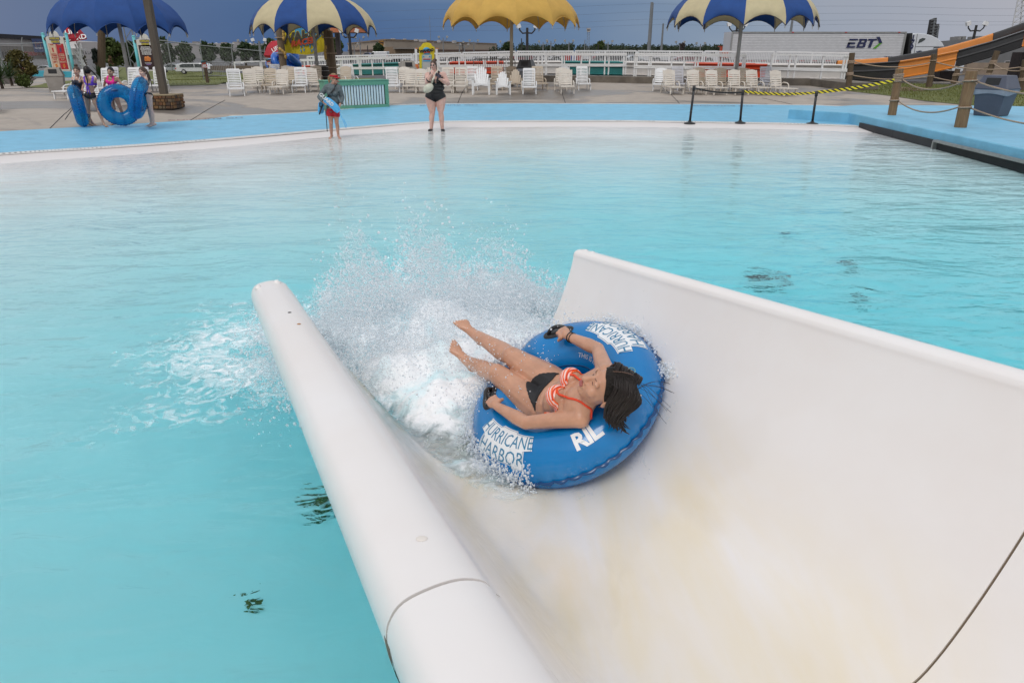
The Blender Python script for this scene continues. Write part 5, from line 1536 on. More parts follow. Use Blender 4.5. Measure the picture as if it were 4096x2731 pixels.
def rope_pts(a, b, sag, n=18): return [a.lerp(b, i / n) - Vector((0, 0, sag * 4 * (i / n) * (1 - i / n))) for i in range(n + 1)]
def rope_post(base, topp, r, label, wraps, m=M_post, group='wooden rope posts around the platform'):
    root = thing('rope_post', label, 'post', base, 0, group)
    k = MB(); d = topp - base; k.tube([(0, 0, 0), d * .5, d], [r * 1.05, r, r * .98], 14); k.build('post', m, root)
    for f, n in wraps:
        k = MB(); pts = []
        for i in range(n * 14 + 1):
            a = 2 * math.pi * i / 14; c = d * (f + (i / (n * 14) - .5) * n * .042 / d.length); pts.append(c + Vector(((r + .012) * math.cos(a), (r + .012) * math.sin(a), 0)))
        k.tube(pts, .019, 6); k.build('rope_wrap', M_rope, root, smooth=True)
    return root
def rope(a, b, sag, label, r=.018):
    k = MB(); pts = rope_pts(a, b, sag, 26)
    k.tube(pts, r, 8)
    return top(k, 'rope', M_rope, label, 'rope', a, 'sagging ropes strung between the posts', smooth=True)
def platform_pt(u, v): return plane(u, v, PZ)
A = platform_pt(3567, 461); A1 = aty(3599, 275, A.y); B = platform_pt(3841, 510); B1 = aty(3888, 285, B.y)
rope_post(A, A1, .105, 'thick brown post with a fat rope coil, on the far end of the blue platform', ((.80, 5), (.32, 1)))
rope_post(B, B1, .125, 'tall brown post on the blue platform nearest the camera', ((.83, 1), (.36, 1)))
f = lambda a, b, q: a.lerp(b, q)
rope(f(A, A1, .78) + Vector((.1, -.02, 0)), f(B, B1, .82) + Vector((-.08, .1, 0)), .22, 'upper rope sagging between the two thick platform posts')
rope(f(A, A1, .31) + Vector((.1, -.02, 0)), f(B, B1, .36) + Vector((-.08, .1, 0)), .20, 'lower rope sagging between the two thick platform posts')
C0 = Vector((B.x + .75, B.y - 4.1, PZ)); C1 = C0 + Vector((.02, 0, 1.35))
rope_post(C0, C1, .12, 'brown post on the platform just beyond the right edge of the picture', ((.83, 1), (.36, 1)))
rope(f(B, B1, .82) + Vector((.1, -.1, 0)), f(C0, C1, .80), .24, 'upper rope running out of the picture from the nearest platform post')
rope(f(B, B1, .35) + Vector((.1, -.1, 0)), f(C0, C1, .34), .22, 'lower rope running out of the picture from the nearest platform post')
tape(s3 - dz * .4, f(A, A1, .76) + Vector((-.1, -.06, 0)), .04, .085, M_tape, 'striped tape rising from the right stanchion to the coiled post')
back = []
for (u0, v0, u1, v1, t, r, lb, wr) in (
    (3394, 344, 3409, 212, 30.0, .115, 'dark post at the end of the white railing, with two rope wraps', ((.72, 3), (.36, 3))),
    (3715, 349, 3738, 217, 30.0, .12, 'slim dark post in front of the orange part of the slide', ((.80, 1), (.33, 1))),
    (3936, 345, 3990, 205, 31.0, .12, 'dark leaning post below the black part of the slide', ((.68, 4), (.33, 3))),
    (3812, 336, 3832, 276, 34.0, .12, 'short dark post behind the orange slide section', ((.6, 3),)),
    (4084, 362, 4104, 240, 28.0, .13, 'dark post cut by the right edge of the picture', ((.7, 3), (.35, 3)))):
    p = at(u0, v0, t); q = aty(u1, v1, p.y); back.append((p, q)); rope_post(p, q, r, lb, wr, M_post_dk, 'dark rope posts on the lawn')
for i, j, q, sg, lb in ((0, 1, .76, .22, 'upper rope from the railing post to the slim dark post'), (0, 1, .34, .16, 'lower rope from the railing post to the slim dark post'),
                        (1, 4, .78, .20, 'long upper rope running right from the slim dark post'), (1, 4, .33, .20, 'long lower rope running right from the slim dark post'),
                        (3, 2, .62, .12, 'short rope between the short post and the leaning post'), (2, 4, .66, .14, 'upper rope from the leaning post to the right edge')):
    a, b = back[i], back[j]; rope(f(a[0], a[1], q), f(b[0], b[1], q), sg, lb, .022)
bp_ = ground(667, 434); 
sb = thing('stone_planter', 'low round base of brown fieldstones around the big brown post', 'stone base', bp_)
M_stones = [mat('fieldstone_%d' % i, c, .85, .25, 8, bump=.4, bscale=30) for i, c in enumerate(((.15, .066, .028), (.10, .055, .03), (.19, .105, .045), (.07, .047, .035), (.13, .095, .06)))]
Wb = .42
k = MB(); k.box((0, 0, .20), (Wb * 1.92, Wb * 1.92, .40)); k.build('mortar_core', mat('mortar', (.06, .048, .038), .9), sb)
k = MB(); k.box((0, 0, .425), (Wb * 2.06, Wb * 2.06, .035)); k.build('cap_slab', mat('cap_stone', (.27, .21, .13), .9, .2, 10), sb, bevel=.01)
for face in range(4):
    Mf = Matrix.Rotation(face * math.pi / 2, 3, 'Z')
    z = .015
    for row in range(4):
        h = .090 + .012 * random.random(); x = -Wb
        while x < Wb - .03:
            w_ = min(random.uniform(.09, .22), Wb - x); k = MB(); c = Vector((x + w_ / 2, -Wb * .955, z + h / 2))
            pts = [Vector((sx * (w_ / 2 - .007) * random.uniform(.88, 1), 0, sz * (h / 2 - .005) * random.uniform(.85, 1))) for sx, sz in ((-1, -1), (1, -1), (1, 1), (-1, 1))]
            k.prism([Mf @ (c + p) for p in pts], Mf @ Vector((0, -.028 - random.random() * .02, 0))); k.build('stone', random.choice(M_stones), sb); x += w_
        z += h + .004
k = MB(); pt = aty(606, -260, bp_.y); d = pt - bp_; d.z = max(d.z, 4.5)
k.bar((0, 0, .40), (d.x * .0, 0, 5.2), .20, .20, up=(0, 1, 0))
o = k.build('timber_post', mat('brown_glulam', (.085, .068, .052), .8, .2, 5, stretch=(4, 4, .3)), None, loc=bp_); tag(o, 'tall square dark brown post standing in the stone base beside the blue parasol', 'post')
def P2(u, v, Y): return aty(u, v, Y)
def xz(u, v, Y): p = aty(u, v, Y); return p.x, p.z
def quadbox(k, u0, u1, v0, v1, Y, depth):
    """upright box whose front face fills this part of the view at distance Y"""
    x0 = aty(u0, v1, Y).x; x1 = aty(u1, v1, Y).x; z1 = aty(u0, v0, Y).z; z0 = aty(u0, v1, Y).z
    k.box(((x0 + x1) / 2, Y + depth / 2, (z0 + z1) / 2), (x1 - x0, depth, z1 - z0)); return x0, x1, z0, z1
def gz(x, y): return ground_z(x, y) - .05
def lawn(px, name, m=M_grass, dz=0.004):
    o = drape([tuple(ground(u, v).to_2d()) for u, v in px], dz, m, name, .6); o['kind'] = 'structure'; return o
lawn([(98, 351), (170, 338), (250, 325), (345, 320), (345, 350), (200, 352)], 'lawn')
lawn([(400, 300), (640, 345), (870, 340), (895, 330), (1125, 330), (1500, 325), (1500, 312), (1200, 308), (840, 288), (700, 276), (560, 272), (440, 268)], 'lawn')
lawn([(3388, 364), (3690, 403), (4096, 444), (4220, 450), (4220, 352), (3700, 338), (3480, 331), (3390, 336)], 'lawn')
lawn([(3550, 356), (3640, 349), (3720, 355), (3700, 366), (3600, 366)], 'bare_patch', M_dirt, .016)
M_mulch = mat('mulch', (.045, .025, .018), .95, .4, 12)
lawn([(-90, 345), (0, 339), (146, 314), (118, 304), (40, 298), (-90, 300)], 'mulch_bed', M_mulch)
def blades(name, poly, n, h):
    P = [ground(u, v) for u, v in poly]; k = MB(); tri = tessellate_polygon([[Vector((p.x, p.y, 0)) for p in P]])
    ar = [abs((P[b] - P[a]).to_2d().cross((P[c] - P[a]).to_2d())) for a, b, c in tri]
    for _ in range(n):
        a, b, c = random.choices(tri, ar)[0]; r1, r2 = random.random() ** .5, random.random()
        q = P[a] * (1 - r1) + P[b] * r1 * (1 - r2) + P[c] * r1 * r2; q.z = ground_z(q.x, q.y) + .02
        d = random.random() * 6.28; hh = h * random.uniform(.5, 1.2); w = .012
        k.add([q + Vector((math.cos(d) * w, math.sin(d) * w, 0)), q - Vector((math.cos(d) * w, math.sin(d) * w, 0)), q + Vector((random.uniform(-.04, .04), random.uniform(-.04, .04), hh))], [(0, 1, 2)])
    o = k.build(name, M_grass); o['kind'] = 'stuff'
blades('grass', [(3388, 364), (3690, 403), (4096, 444), (4220, 450), (4220, 352), (3700, 338), (3480, 331)], 9000, .07)
blades('grass', [(640, 345), (870, 340), (1125, 330), (1200, 308), (840, 288), (620, 276)], 7000, .08)
k = MB(); q = [Vector((p.x, p.y, ground_z(p.x, p.y) - .05)) for p in CURB]
for i in range(len(q) - 1):
    a, b = q[i], q[i + 1]; d = (b - a).to_2d().normalized(); n = Vector((-d.y, d.x, 0)) * 1.4
    k.prism([a, b, b + n, a + n], (0, 0, .36))
o = top(k, 'kerb_wall', M_curb, 'low stained concrete wall behind the loungers, below the racing lanes', 'wall', q[2])
lanes = [(1180, 1246, 265, 300, 54, 'r'), (1246, 1416, 263, 301, 53, 'w'), (1416, 1597, 257, 301, 51.5, 't'), (1597, 1799, 250, 299, 49, 'w'), (1799, 2013, 248, 298, 47, 'r'), (2013, 2248, 246, 298, 46, 'w'), (2248, 2493, 245, 298, 45, 't'),
         (2493, 2769, 247, 304, 43.5, 'w'), (2769, 3059, 251, 310, 42, 'r'), (3059, 3372, 256, 318, 40.5, 'w')]
M_lane = {'r': mat('red_gelcoat', (.56, .060, .018), .4, .08, 2, coat=.3), 'w': mat('white_gelcoat', (.60, .57, .54), .45, .08, 2, coat=.2), 't': mat('teal_gelcoat', (.020, .175, .170), .4, .12, 2, coat=.3)}
lane = thing('racing_lane', 'long racing slide run-out made of white, teal and red sections behind the railing', 'water slide', P2(2300, 298, 46))
for i, (u0, u1, vt, vb, Y, c) in enumerate(lanes):
    Y1 = lanes[i + 1][4] if i + 1 < len(lanes) else Y - 1.4
    vt1, vb1 = (lanes[i + 1][2], lanes[i + 1][3]) if i + 1 < len(lanes) else (vt + 2, vb + 3)
    A0, B0 = P2(u0, vb, Y), P2(u1, vb1, Y1); zt0, zt1 = P2(u0, vt, Y).z, P2(u1, vt1, Y1).z
    h0, h1 = zt0 - A0.z, zt1 - B0.z
    prof = [(0, -.02), (0, .06), (-.10, .075), (-.10, .11), (.0, .14), (.0, .60), (-.09, .64), (-.09, .70), (.0, .74), (-.02, .84), (-.11, .86), (-.15, .93), (-.10, 1.0), (.03, 1.0), (.08, .92), (.5, .40), (1.4, .40), (1.9, 1.0), (2.05, 1.0), (2.05, -.02)]
    k = MB(); N = len(prof); g = Vector((.012, 0, 0))
    k.v = [tuple(A0 + g + Vector((0, y, f_ * h0))) for y, f_ in prof] + [tuple(B0 - g + Vector((0, y, f_ * h1))) for y, f_ in prof]
    k.f = [(j, (j + 1) % N, N + (j + 1) % N, N + j) for j in range(N)] + [tuple(range(N - 1, -1, -1)), tuple(range(N, 2 * N))]; k.mi = [0] * len(k.f)
    k.build('lane_section', M_lane[c], lane, world=True)
k = MB(); a = P2(2377, 249, 44.6); b = P2(2403, 255, 44.6); k.box(((a.x + b.x) / 2, 44.55, (a.z + b.z) / 2), (b.x - a.x, .02, a.z - b.z)); pl = k.build('warning_plate', M_white, lane, world=True)
lettering('WARNING', M_dark, lane, Vector(((a.x + b.x) / 2 + .04, 44.52, (a.z + b.z) / 2)) - lane.location, .10)
def railing(name, label, cols, rails, r, group):
    """cols: (u, v_top, v_bottom, Y) posts left to right; rails: fractions of height"""
    base = P2(cols[0][0], cols[0][2], cols[0][3]); root = thing(name, label, 'railing', base, 0, group)
    pts = [(P2(u, vb, Y), P2(u, vt, Y).z) for u, vt, vb, Y in cols]
    for p, zt in pts:
        k = MB(); k.box((p.x, p.y, (p.z + zt) / 2), (r * 2, r * 2, zt - p.z)); k.build('post', M_white, root, world=True)
    for f_ in rails:
        k = MB()
        for (p, zt), (q, zu) in zip(pts[:-1], pts[1:]):
            k.bar((p.x, p.y - r * 1.4, p.z + (zt - p.z) * f_), (q.x, q.y - r * 1.4, q.z + (zu - q.z) * f_), r * 1.6, r * 2.0)
        k.build('rail', M_white, root, world=True)
    return root
G_R = 'white queue railings behind the loungers'
def posts(us, vt0, vt1, vb0, vb1, Y0, Y1):
    a, b = us[0], us[-1]; out = []
    for u in us:
        q = (u - a) / (b - a); out.append((u, vt0 + (vt1 - vt0) * q, vb0 + (vb1 - vb0) * q, Y0 + (Y1 - Y0) * q))
    return out
railing('queue_railing', 'white double railing at the left, from the exit sign past the wooden posts', posts([1208, 1222, 1250, 1310, 1366, 1372, 1440, 1446, 1492, 1535, 1612, 1654], 240, 226, 300, 304, 50, 46), (1.0, .93, .45, .38), .035, G_R)
railing('queue_railing', 'white double railing behind the woman in black and the garden chairs', posts([1758, 1790, 1838, 1862, 1936, 1943, 1992, 2025, 2152, 2168, 2182], 222, 214, 302, 301, 44, 44), (1.0, .94, .49, .42), .036, G_R)
railing('queue_railing', 'white double railing in front of the right teal lane section', posts([2186, 2247, 2256, 2323, 2356, 2417, 2433, 2492, 2501], 214, 215, 300, 300, 43, 42.4), (1.0, .93, .49, .42), .036, G_R)
railing('queue_railing', 'white double railing in front of the red lane section and lorry', posts([2535, 2543, 2592, 2600, 2681, 2731, 2776, 2786, 2868, 2878, 2932, 2938, 2964, 2972], 215, 219, 311, 318, 41, 39), (1.0, .93, .49, .42), .036, G_R)
railing('queue_railing', 'white double railing at the right end before the dark rope post', posts([3076, 3148, 3172, 3280, 3362, 3373, 3388], 219, 225, 318, 326, 38.6, 37.4), (1.0, .47, .41), .038, G_R)
railing('queue_gate', 'white framed gate with an open middle left of the wooden posts', [(942, 250, 284, 44), (1044, 246, 282, 44)], (1.0, .04), .035, G_R)
railing('queue_gate', 'white framed gate right of the first one, behind the second exit sign', [(1050, 246, 283, 44), (1128, 244, 282, 44), (1205, 242, 282, 44)], (1.0, .04), .035, G_R)
fence = thing('picket_fence', 'long white picket fence on the far side of the racing lanes', 'fence', P2(2300, 246, 50))
k = MB(); k.box((0, 0, 0), (.035, .03, 1)); pk = k.mesh('picket', M_white)
for (u0, u1, vt0, vt1, vb0, vb1, Y0, Y1, n) in ((1232, 1648, 228, 218, 262, 252, 58, 54, 44), (1654, 1846, 217, 213, 250, 249, 54, 52.5, 24), (1852, 2062, 212, 207, 248, 247, 52.5, 51, 28), (2068, 2292, 207, 206, 247, 246, 51, 50, 31),
                                                (2300, 2543, 205, 205, 246, 247, 50, 48.5, 36), (2548, 2808, 205, 207, 247, 250, 48.5, 47, 40), (2815, 3092, 207, 208, 250, 254, 47, 46, 42), (3100, 3392, 209, 213, 254, 259, 46, 44.5, 44)):
    A0, B0 = P2(u0, vb0, Y0), P2(u1, vb1, Y1); zt0, zt1 = P2(u0, vt0, Y0).z, P2(u1, vt1, Y1).z
    k = MB(); k.bar((A0.x, A0.y, zt0), (B0.x, B0.y, zt1), .06, .09); k.bar((A0.x, A0.y, A0.z), (B0.x, B0.y, B0.z), .05, .07)
    for q in (0, .5, 1): p = A0.lerp(B0, q); k.box((p.x, p.y, (p.z + zt0 + (zt1 - zt0) * q) / 2 - .25), (.075, .075, zt0 - A0.z + .5))
    pan = k.build('fence_panel', M_white, fence, world=True)
    for i in range(n):
        q = (i + .5) / n; p = A0.lerp(B0, q); z1 = zt0 + (zt1 - zt0) * q
        o = piece('picket', pk, pan, Vector((p.x, p.y, (p.z + z1) / 2)) - fence.location); o.scale = (1, 1, (z1 - p.z) * .97)
M_galv = mat('galvanised_tube', (.30, .31, .31), .45, .1, 5, metal=.5)
def barrier(u0, u1, v0, v1, Y, label, n, m=M_galv):
    a, b = P2(u0, v1, Y), P2(u1, v1, Y); zt = P2(u0, v0, Y).z; root = thing('crowd_barrier', label, 'barrier', a); h = zt - a.z; w = b.x - a.x
    k = MB(); k.tube([(0, 0, .02), (0, 0, h - .12), (.03, 0, h - .03), (.12, 0, h), (w - .12, 0, h), (w - .03, 0, h - .03), (w, 0, h - .12), (w, 0, .02)], .024, 6); k.tube([(0, 0, .22), (w, 0, .22)], .018, 6)
    for x in (.2, w - .2): k.tube([(x, -.30, 0), (x, -.22, .05), (x, 0, .08), (x, .22, .05), (x, .30, 0)], .018, 6); k.tube([(x, 0, .05), (x, 0, .24)], .018, 6)
    k.build('frame', m, root)
    k = MB(); k.cyl((0, 0, 0), (0, 0, h - .22), .009, n=5); me = k.mesh('bar', m)
    for i in range(n): piece('bar', me, root, (w * (i + 1) / (n + 1), 0, .22))
barrier(816, 936, 250, 322, 38, 'grey steel crowd barrier on the grass beside the first exit sign', 16)
barrier(1896, 2060, 237, 300, 39, 'grey steel crowd barrier behind the garden chairs and yellow parasol pole', 17, mat('dark_galvanised', (.16, .16, .16), .5))
M_or = mat('orange_gelcoat', (.62, .215, .030), .42, .08, 2, coat=.25); M_bk = mat('black_gelcoat', (.022, .021, .021), .38, .2, 2, coat=.3)
osl = thing('plunge_slide', 'tall slide of alternating black and orange sections rising to the right', 'water slide', at(3400, 323, 39))
def slide_run(secs, t0, name, front):
    pass
near = [(3372, 262, 323), (3470, 258, 322), (3583, 250, 318), (3700, 231, 298), (3818, 207, 272), (3950, 171, 235), (4085, 126, 191), (4180, 90, 158), (4330, 20, 95)]
def near_at(u): 
    us = [a[0] for a in near]; return np.interp(u, us, [a[1] for a in near]), np.interp(u, us, [a[2] for a in near])
def strip(u0, u1, m, nm, far=False, n=6):
    k = MB(); rows = []
    for i in range(n + 1):
        u = u0 + (u1 - u0) * i / n; vt, vb = near_at(u); A0, T0 = at(u, vb, 38.6), at(u, vt, 38.6); h = (T0 - A0).length; up_ = Vector((0, 0, 1)); bk = Vector((.12, 1, 0)).normalized()
        if not far: rows.append([A0 + bk * a + up_ * (b2 * h) for a, b2 in ((.10, .06), (-.03, .0), (-.05, .06), (.02, .10), (.0, .45), (-.03, .52), (.02, .60), (.02, .86), (-.06, .90), (-.08, .97), (-.02, 1.0), (.10, 1.0), (.14, .90), (.35, .35), (.9, .22), (1.2, .30))])
        else: rows.append([A0 + bk * a + up_ * (b2 * h) for a, b2 in ((1.2, .30), (1.42, .70), (1.5, 1.12), (1.56, 1.19), (1.68, 1.19), (1.74, 1.05), (1.75, .2))])
    k.grid(rows); k.build(nm, m, osl, world=True, smooth=False)
for u0, u1, m in ((3372, 3582, M_bk), (3584, 3817, M_or), (3819, 4084, M_bk), (4086, 4330, M_or)): strip(u0, u1, m, 'near_wall')
for u0, u1, m in ((3372, 3578, M_or), (3580, 3780, M_bk), (3782, 4010, M_or), (4012, 4330, M_bk)): strip(u0, u1, m, 'far_wall', True)
M_rustcol = mat('brown_steel', (.030, .018, .015), .7, .3, 6)
for u0, u1, vt, vb, Y in ((3752, 3830, 285, 334, 43.0), (4060, 4140, 210, 330, 44)):
    k = MB(); quadbox(k, u0, u1, vt, vb, Y, .9); k.build('support_pier', M_rustcol, osl, world=True)
k = MB(); a = P2(3400, 328, 42); b = P2(4200, 340, 42); k.bar((a.x, a.y, a.z), (b.x, b.y, b.z), .5, .15); top(k, 'kerb_wall', mat('light_kerb', (.33, .30, .27), .9), 'pale low kerb between the right lawn and the road', 'kerb', a)
k = MB(); quadbox(k, 3860, 4240, 252, 300, 58, .4); top(k, 'barrier_wall', mat('tan_concrete', (.26, .20, .15), .9, .12, 1.5, bump=.1), 'tan concrete barrier wall across the road at the right', 'wall', P2(3860, 300, 58))
k = MB(); quadbox(k, 842, 1240, 264, 284, 60, .5); top(k, 'retaining_wall', mat('brown_wall', (.15, .12, .095), .9, .15, 1), 'low brown retaining wall behind the white gates at the left', 'wall', P2(842, 284, 60))
YT = 71.0
M_trl = mat('trailer_white', (.56, .56, .57), .4, .05, .6); M_navy = mat('navy_print', (.015, .020, .075), .5); M_lime = mat('green_print', (.10, .32, .025), .5)
M_tyre = mat('tyre', (.018, .018, .018), .85); M_glass = mat('dark_glass', (.02, .03, .03), .08, .1, 2, spec=.8); M_red = mat('red_lamp', (.45, .02, .02), .3); M_chrome = mat('chrome', (.55, .55, .55), .2, metal=.9)
trl = thing('box_trailer', 'long white ribbed lorry trailer with a navy EBT arrow sign', 'trailer', P2(2913, 262, YT))
k = MB(); x0, x1, z0, z1 = quadbox(k, 2914, 3602, 128, 250, YT, 2.5); k.build('trailer_body', M_trl, trl, world=True)
k = MB(); k.box((0, 0, 0), (x1 - x0 - .1, .035, .055)); rb = k.mesh('side_rib', mat('rib_white', (.68, .68, .69), .35))
for i in range(16):
    z = z1 - .30 - i * (z1 - z0 - .45) / 16; piece('side_rib', rb, trl, Vector(((x0 + x1) / 2, YT - .02, z)) - trl.location)
k = MB(); k.box(((x0 + x1) / 2, YT - .03, z0 + .10), (x1 - x0, .07, .20)); k.box(((x0 + x1) / 2, YT - .03, z1 - .06), (x1 - x0, .09, .12))
k.box((x0 + .06, YT - .04, (z0 + z1) / 2), (.14, .10, z1 - z0)); k.box((x1 - .06, YT - .04, (z0 + z1) / 2), (.16, .10, z1 - z0)); k.build('edge_frame', M_steelgrey, trl, world=True)
for i in range(13):
    k = MB(); k.box((x0 + .8 + i * (x1 - x0 - 1.6) / 12, YT - .075, z0 + .12), (.45, .02, .07)); k.build('reflector', M_red, trl, world=True)
for i in range(4):
    k = MB(); k.box((x0 + .7 + i * (x1 - x0 - 1.4) / 3, YT - .09, z1 - .05), (.18, .04, .08)); k.build('marker_lamp', M_red, trl, world=True)
def wheelset(root, xs, y, z, r, w):
    for x in xs:
        k = MB(); k.cyl((x, y, z), (x, y + w, z), r, n=20); t_ = k.build('wheel', M_tyre, root, world=True)
        k = MB(); k.cyl((x, y - .02, z), (x, y + .01, z), r * .55, n=14); k.build('rim', M_chrome, t_, world=True) if False else k.build('rim', M_chrome, root, world=True)
k = MB(); k.box(((x0 + x1) / 2, YT + 1.2, z0 - .18), (x1 - x0 - 1, 1.0, .30)); k.build('chassis', M_dark, trl, world=True)
wheelset(trl, (x0 + 1.6, x0 + 2.9), YT + .05, z0 - .55, .52, .6)
def ebt(root, uL, uR, vT, vB, Y, depth):
    """slanted block letters and a two colour arrow head"""
    a = P2(uL, vB, Y); b = P2(uR, vT, Y); W, H = b.x - a.x, b.z - a.z; sh = .24
    def poly(pts, m, nm, y=0):
        k = MB(); q = [Vector((a.x + (x + sh * zz * H / W) * W, Y - depth - y, a.z + zz * H)) for x, zz in pts]; k.prism(q, (0, depth * .6, 0)); k.build(nm, m, root, world=True)
    T = 0.18
    L0 = 0; 
    for bx in (((0, .80), (.25, .80), (.25, 1 - .02), (0, 1 - .02)), ((0, .40), (.21, .40), (.21, .58), (0, .58)), ((0, .02), (.25, .02), (.25, .20), (0, .20)), ((0, .20), (.075, .20), (.075, .58), (0, .58))): poly(bx, M_navy, 'letter_e')
    for bx in (((.29, .80), (.52, .80), (.52, .90), (.50, .98), (.29, .98)), ((.29, .42), (.52, .42), (.52, .58), (.29, .58)), ((.29, .02), (.50, .02), (.53, .10), (.53, .20), (.29, .20)), ((.29, .20), (.36, .20), (.36, .42), (.29, .42)), ((.305, .58), (.375, .58), (.375, .80), (.305, .80)), ((.46, .20), (.535, .20), (.535, .42), (.46, .42)), ((.46, .58), (.53, .58), (.53, .80), (.46, .80))): poly(bx, M_navy, 'letter_b')
    for bx in (((.55, .80), (.80, .80), (.80, .98), (.55, .98)), ((.63, .02), (.715, .02), (.715, .80), (.63, .80))): poly(bx, M_navy, 'letter_t')
    sh = 0
    poly(((.83, 1.18), (.92, 1.18), (1.03, .55), (.95, .46)), M_navy, 'arrow_top'); poly(((.78, -.06), (.87, -.06), (1.03, .55), (.94, .50)), M_lime, 'arrow_foot')
ebt(trl, 3384, 3528, 155, 193, YT - .06, .03)
lettering('29458', M_navy, trl, P2(3552, 231, YT - .06) - trl.location, .30)
cab = thing('lorry_cab', 'white lorry cab numbered 179 in front of the long trailer', 'lorry', P2(3640, 282, YT))
YC = YT - .0
def prof_x(pts, y0, y1, m, nm, bev=0):
    k = MB(); k.prism([P2(u, v, YC) + Vector((0, y0, 0)) for u, v in pts], (0, y1 - y0, 0)); return k.build(nm, m, cab, world=True, bevel=bev)
M_cabw = mat('cab_white', (.58, .60, .63), .3, .04, 2, coat=.5)
prof_x([(3642, 250), (3646, 136), (3672, 134), (3700, 136), (3728, 143), (3752, 155), (3770, 172), (3778, 188), (3786, 206), (3808, 232), (3834, 240), (3836, 282), (3630, 282)], 0, 2.3, M_cabw, 'cab_body', .06)
prof_x([(3624, 262), (3640, 134), (3650, 133), (3640, 262)], -.02, 2.3, M_dark, 'side_extender')
prof_x([(3602, 240), (3606, 140), (3624, 138), (3620, 240)], .3, 2.2, M_black, 'reefer_unit')
prof_x([(3590, 226), (3596, 186), (3614, 190), (3610, 228)], .1, .35, M_chw, 'reefer_tank', .05)
prof_x([(3604, 133), (3624, 133), (3624, 139), (3604, 139)], .28, 2.2, M_chw, 'reefer_cap')
prof_x([(3671, 175), (3678, 158), (3690, 153), (3702, 155), (3700, 160), (3688, 168)], -.03, .02, M_glass, 'sleeper_window')
prof_x([(3741, 222), (3743, 198), (3752, 195), (3772, 197), (3778, 210), (3776, 218)], -.03, .02, M_glass, 'door_window')
prof_x([(3736, 190), (3774, 190), (3775, 193), (3736, 193)], -.05, .0, M_dark, 'drip_rail')
k = MB()
for (u0, v0, u1, v1) in ((3670, 136, 3650, 250), (3661, 187, 3776, 187), (3735, 190, 3732, 262)): k.bar(P2(u0, v0, YC) - Vector((0, .015, 0)), P2(u1, v1, YC) - Vector((0, .015, 0)), .02, .03, up=(0, 1, 0))
k.build('panel_gap', M_dark, cab, world=True)
k = MB(); k.cyl(P2(3677, 217, YC) - Vector((0, .05, 0)), P2(3677, 217, YC), .30, n=20); k.build('fuel_cap', M_dark, cab, world=True)
prof_x([(3768, 205), (3780, 203), (3782, 214), (3770, 216)], -.5, -.3, M_black, 'side_mirror')
for i, ch in enumerate('179'): lettering(ch, M_navy, cab, P2(3653 - i * 3.5, 154 + i * 19, YC - .04) - cab.location, .72, bold=.02)
ebt(cab, 3658, 3724, 206, 222, YC - .04, .03)
wheelset(cab, (P2(3802, 284, YC).x, P2(3640, 284, YC).x, P2(3612, 284, YC).x), YC + .02, P2(3802, 284, YC).z, .52, .5)
prof_x([(3806, 268), (3850, 250), (3858, 282), (3840, 290), (3808, 288)], -.02, 2.35, M_cabw, 'bumper', .05)
def car(label, u0, u1, v0, v1, Y, kind, paint, left=True, name='parked_car', cat='car'):
    """side view fitted into the box; left = nose to the left"""
    a = P2(u0, v1, Y); b = P2(u1, v0, Y); L, H = b.x - a.x, b.z - a.z
    root = thing(name, label, cat, Vector(((a.x + b.x) / 2, Y, a.z))); W = 1.8
    sh = {'suv': [(0, .22), (.02, .50), (.20, .58), (.30, .92), (.42, 1), (.85, .98), (.96, .85), (1, .55), (1, .22)],
          'sedan': [(0, .25), (.02, .52), (.26, .62), (.40, .96), (.52, 1), (.70, .96), (.84, .66), (.99, .60), (1, .25)],
          'pickup': [(0, .25), (.02, .58), (.24, .62), (.33, .97), (.40, 1), (.58, 1), (.62, .64), (.99, .62), (1, .25)],
          'van': [(0, .18), (.02, .45), (.12, .55), (.20, .95), (.26, 1), (.99, 1), (1, .18)]}[kind]
    f_ = lambda x: x if left else 1 - x
    def pr(pts, y, t, m, nm, bev=0):
        k = MB(); q = [Vector(((f_(x) - .5) * L, y, z * H)) for x, z in pts]; k.prism(q, (0, t, 0)); return k.build(nm, m, root, bevel=bev)
    pr(sh, 0, W, paint, 'body', .06)
    wins = {'suv': [[(.25, .60), (.33, .90), (.52, .93), (.52, .60)], [(.54, .60), (.54, .93), (.80, .92), (.88, .80), (.88, .60)]], 'sedan': [[(.33, .63), (.42, .92), (.53, .95), (.53, .63)], [(.55, .63), (.55, .95), (.68, .92), (.80, .66)]],
            'pickup': [[(.28, .64), (.35, .93), (.45, .95), (.45, .64)], [(.46, .64), (.46, .95), (.57, .95), (.58, .64)]], 'van': [[(.13, .57), (.20, .90), (.30, .92), (.30, .57)]]}[kind]
    for w in wins: pr(w, -.02, .04, M_glass, 'window')
    r = .34 * min(1, H / 1.5)
    for x in (.18, .80):
        k = MB(); c = Vector(((f_(x) - .5) * L, -.02, r)); k.cyl(c, c + Vector((0, .25, 0)), r, n=16); k.build('wheel', M_tyre, root)
        k = MB(); k.cyl(c - Vector((0, .02, 0)), c + Vector((0, .02, 0)), r * .6, n=12); k.build('rim', M_chrome, root)
    pr([(.0, .42), (.06, .44), (.05, .52), (.005, .50)], -.01, .1, M_chw, 'headlight'); pr([(.97, .45), (1.0, .45), (1.0, .56), (.97, .56)], -.01, .1, M_red, 'tail_light')
    return root
M_pw = mat('car_white', (.60, .61, .63), .25, .03, coat=.6); M_pb = mat('car_black', (.02, .021, .025), .22, .1, coat=.6); M_pr = mat('car_maroon', (.13, .012, .02), .25, .1, coat=.6); M_pg = mat('car_silver', (.30, .32, .34), .25, .05, coat=.6); M_pbl = mat('car_bluegrey', (.11, .16, .20), .25, .05, coat=.6)
car('white people carrier with dark windows parked beyond the grass bank', 704, 862, 253, 297, 76, 'suv', M_pw, left=False)
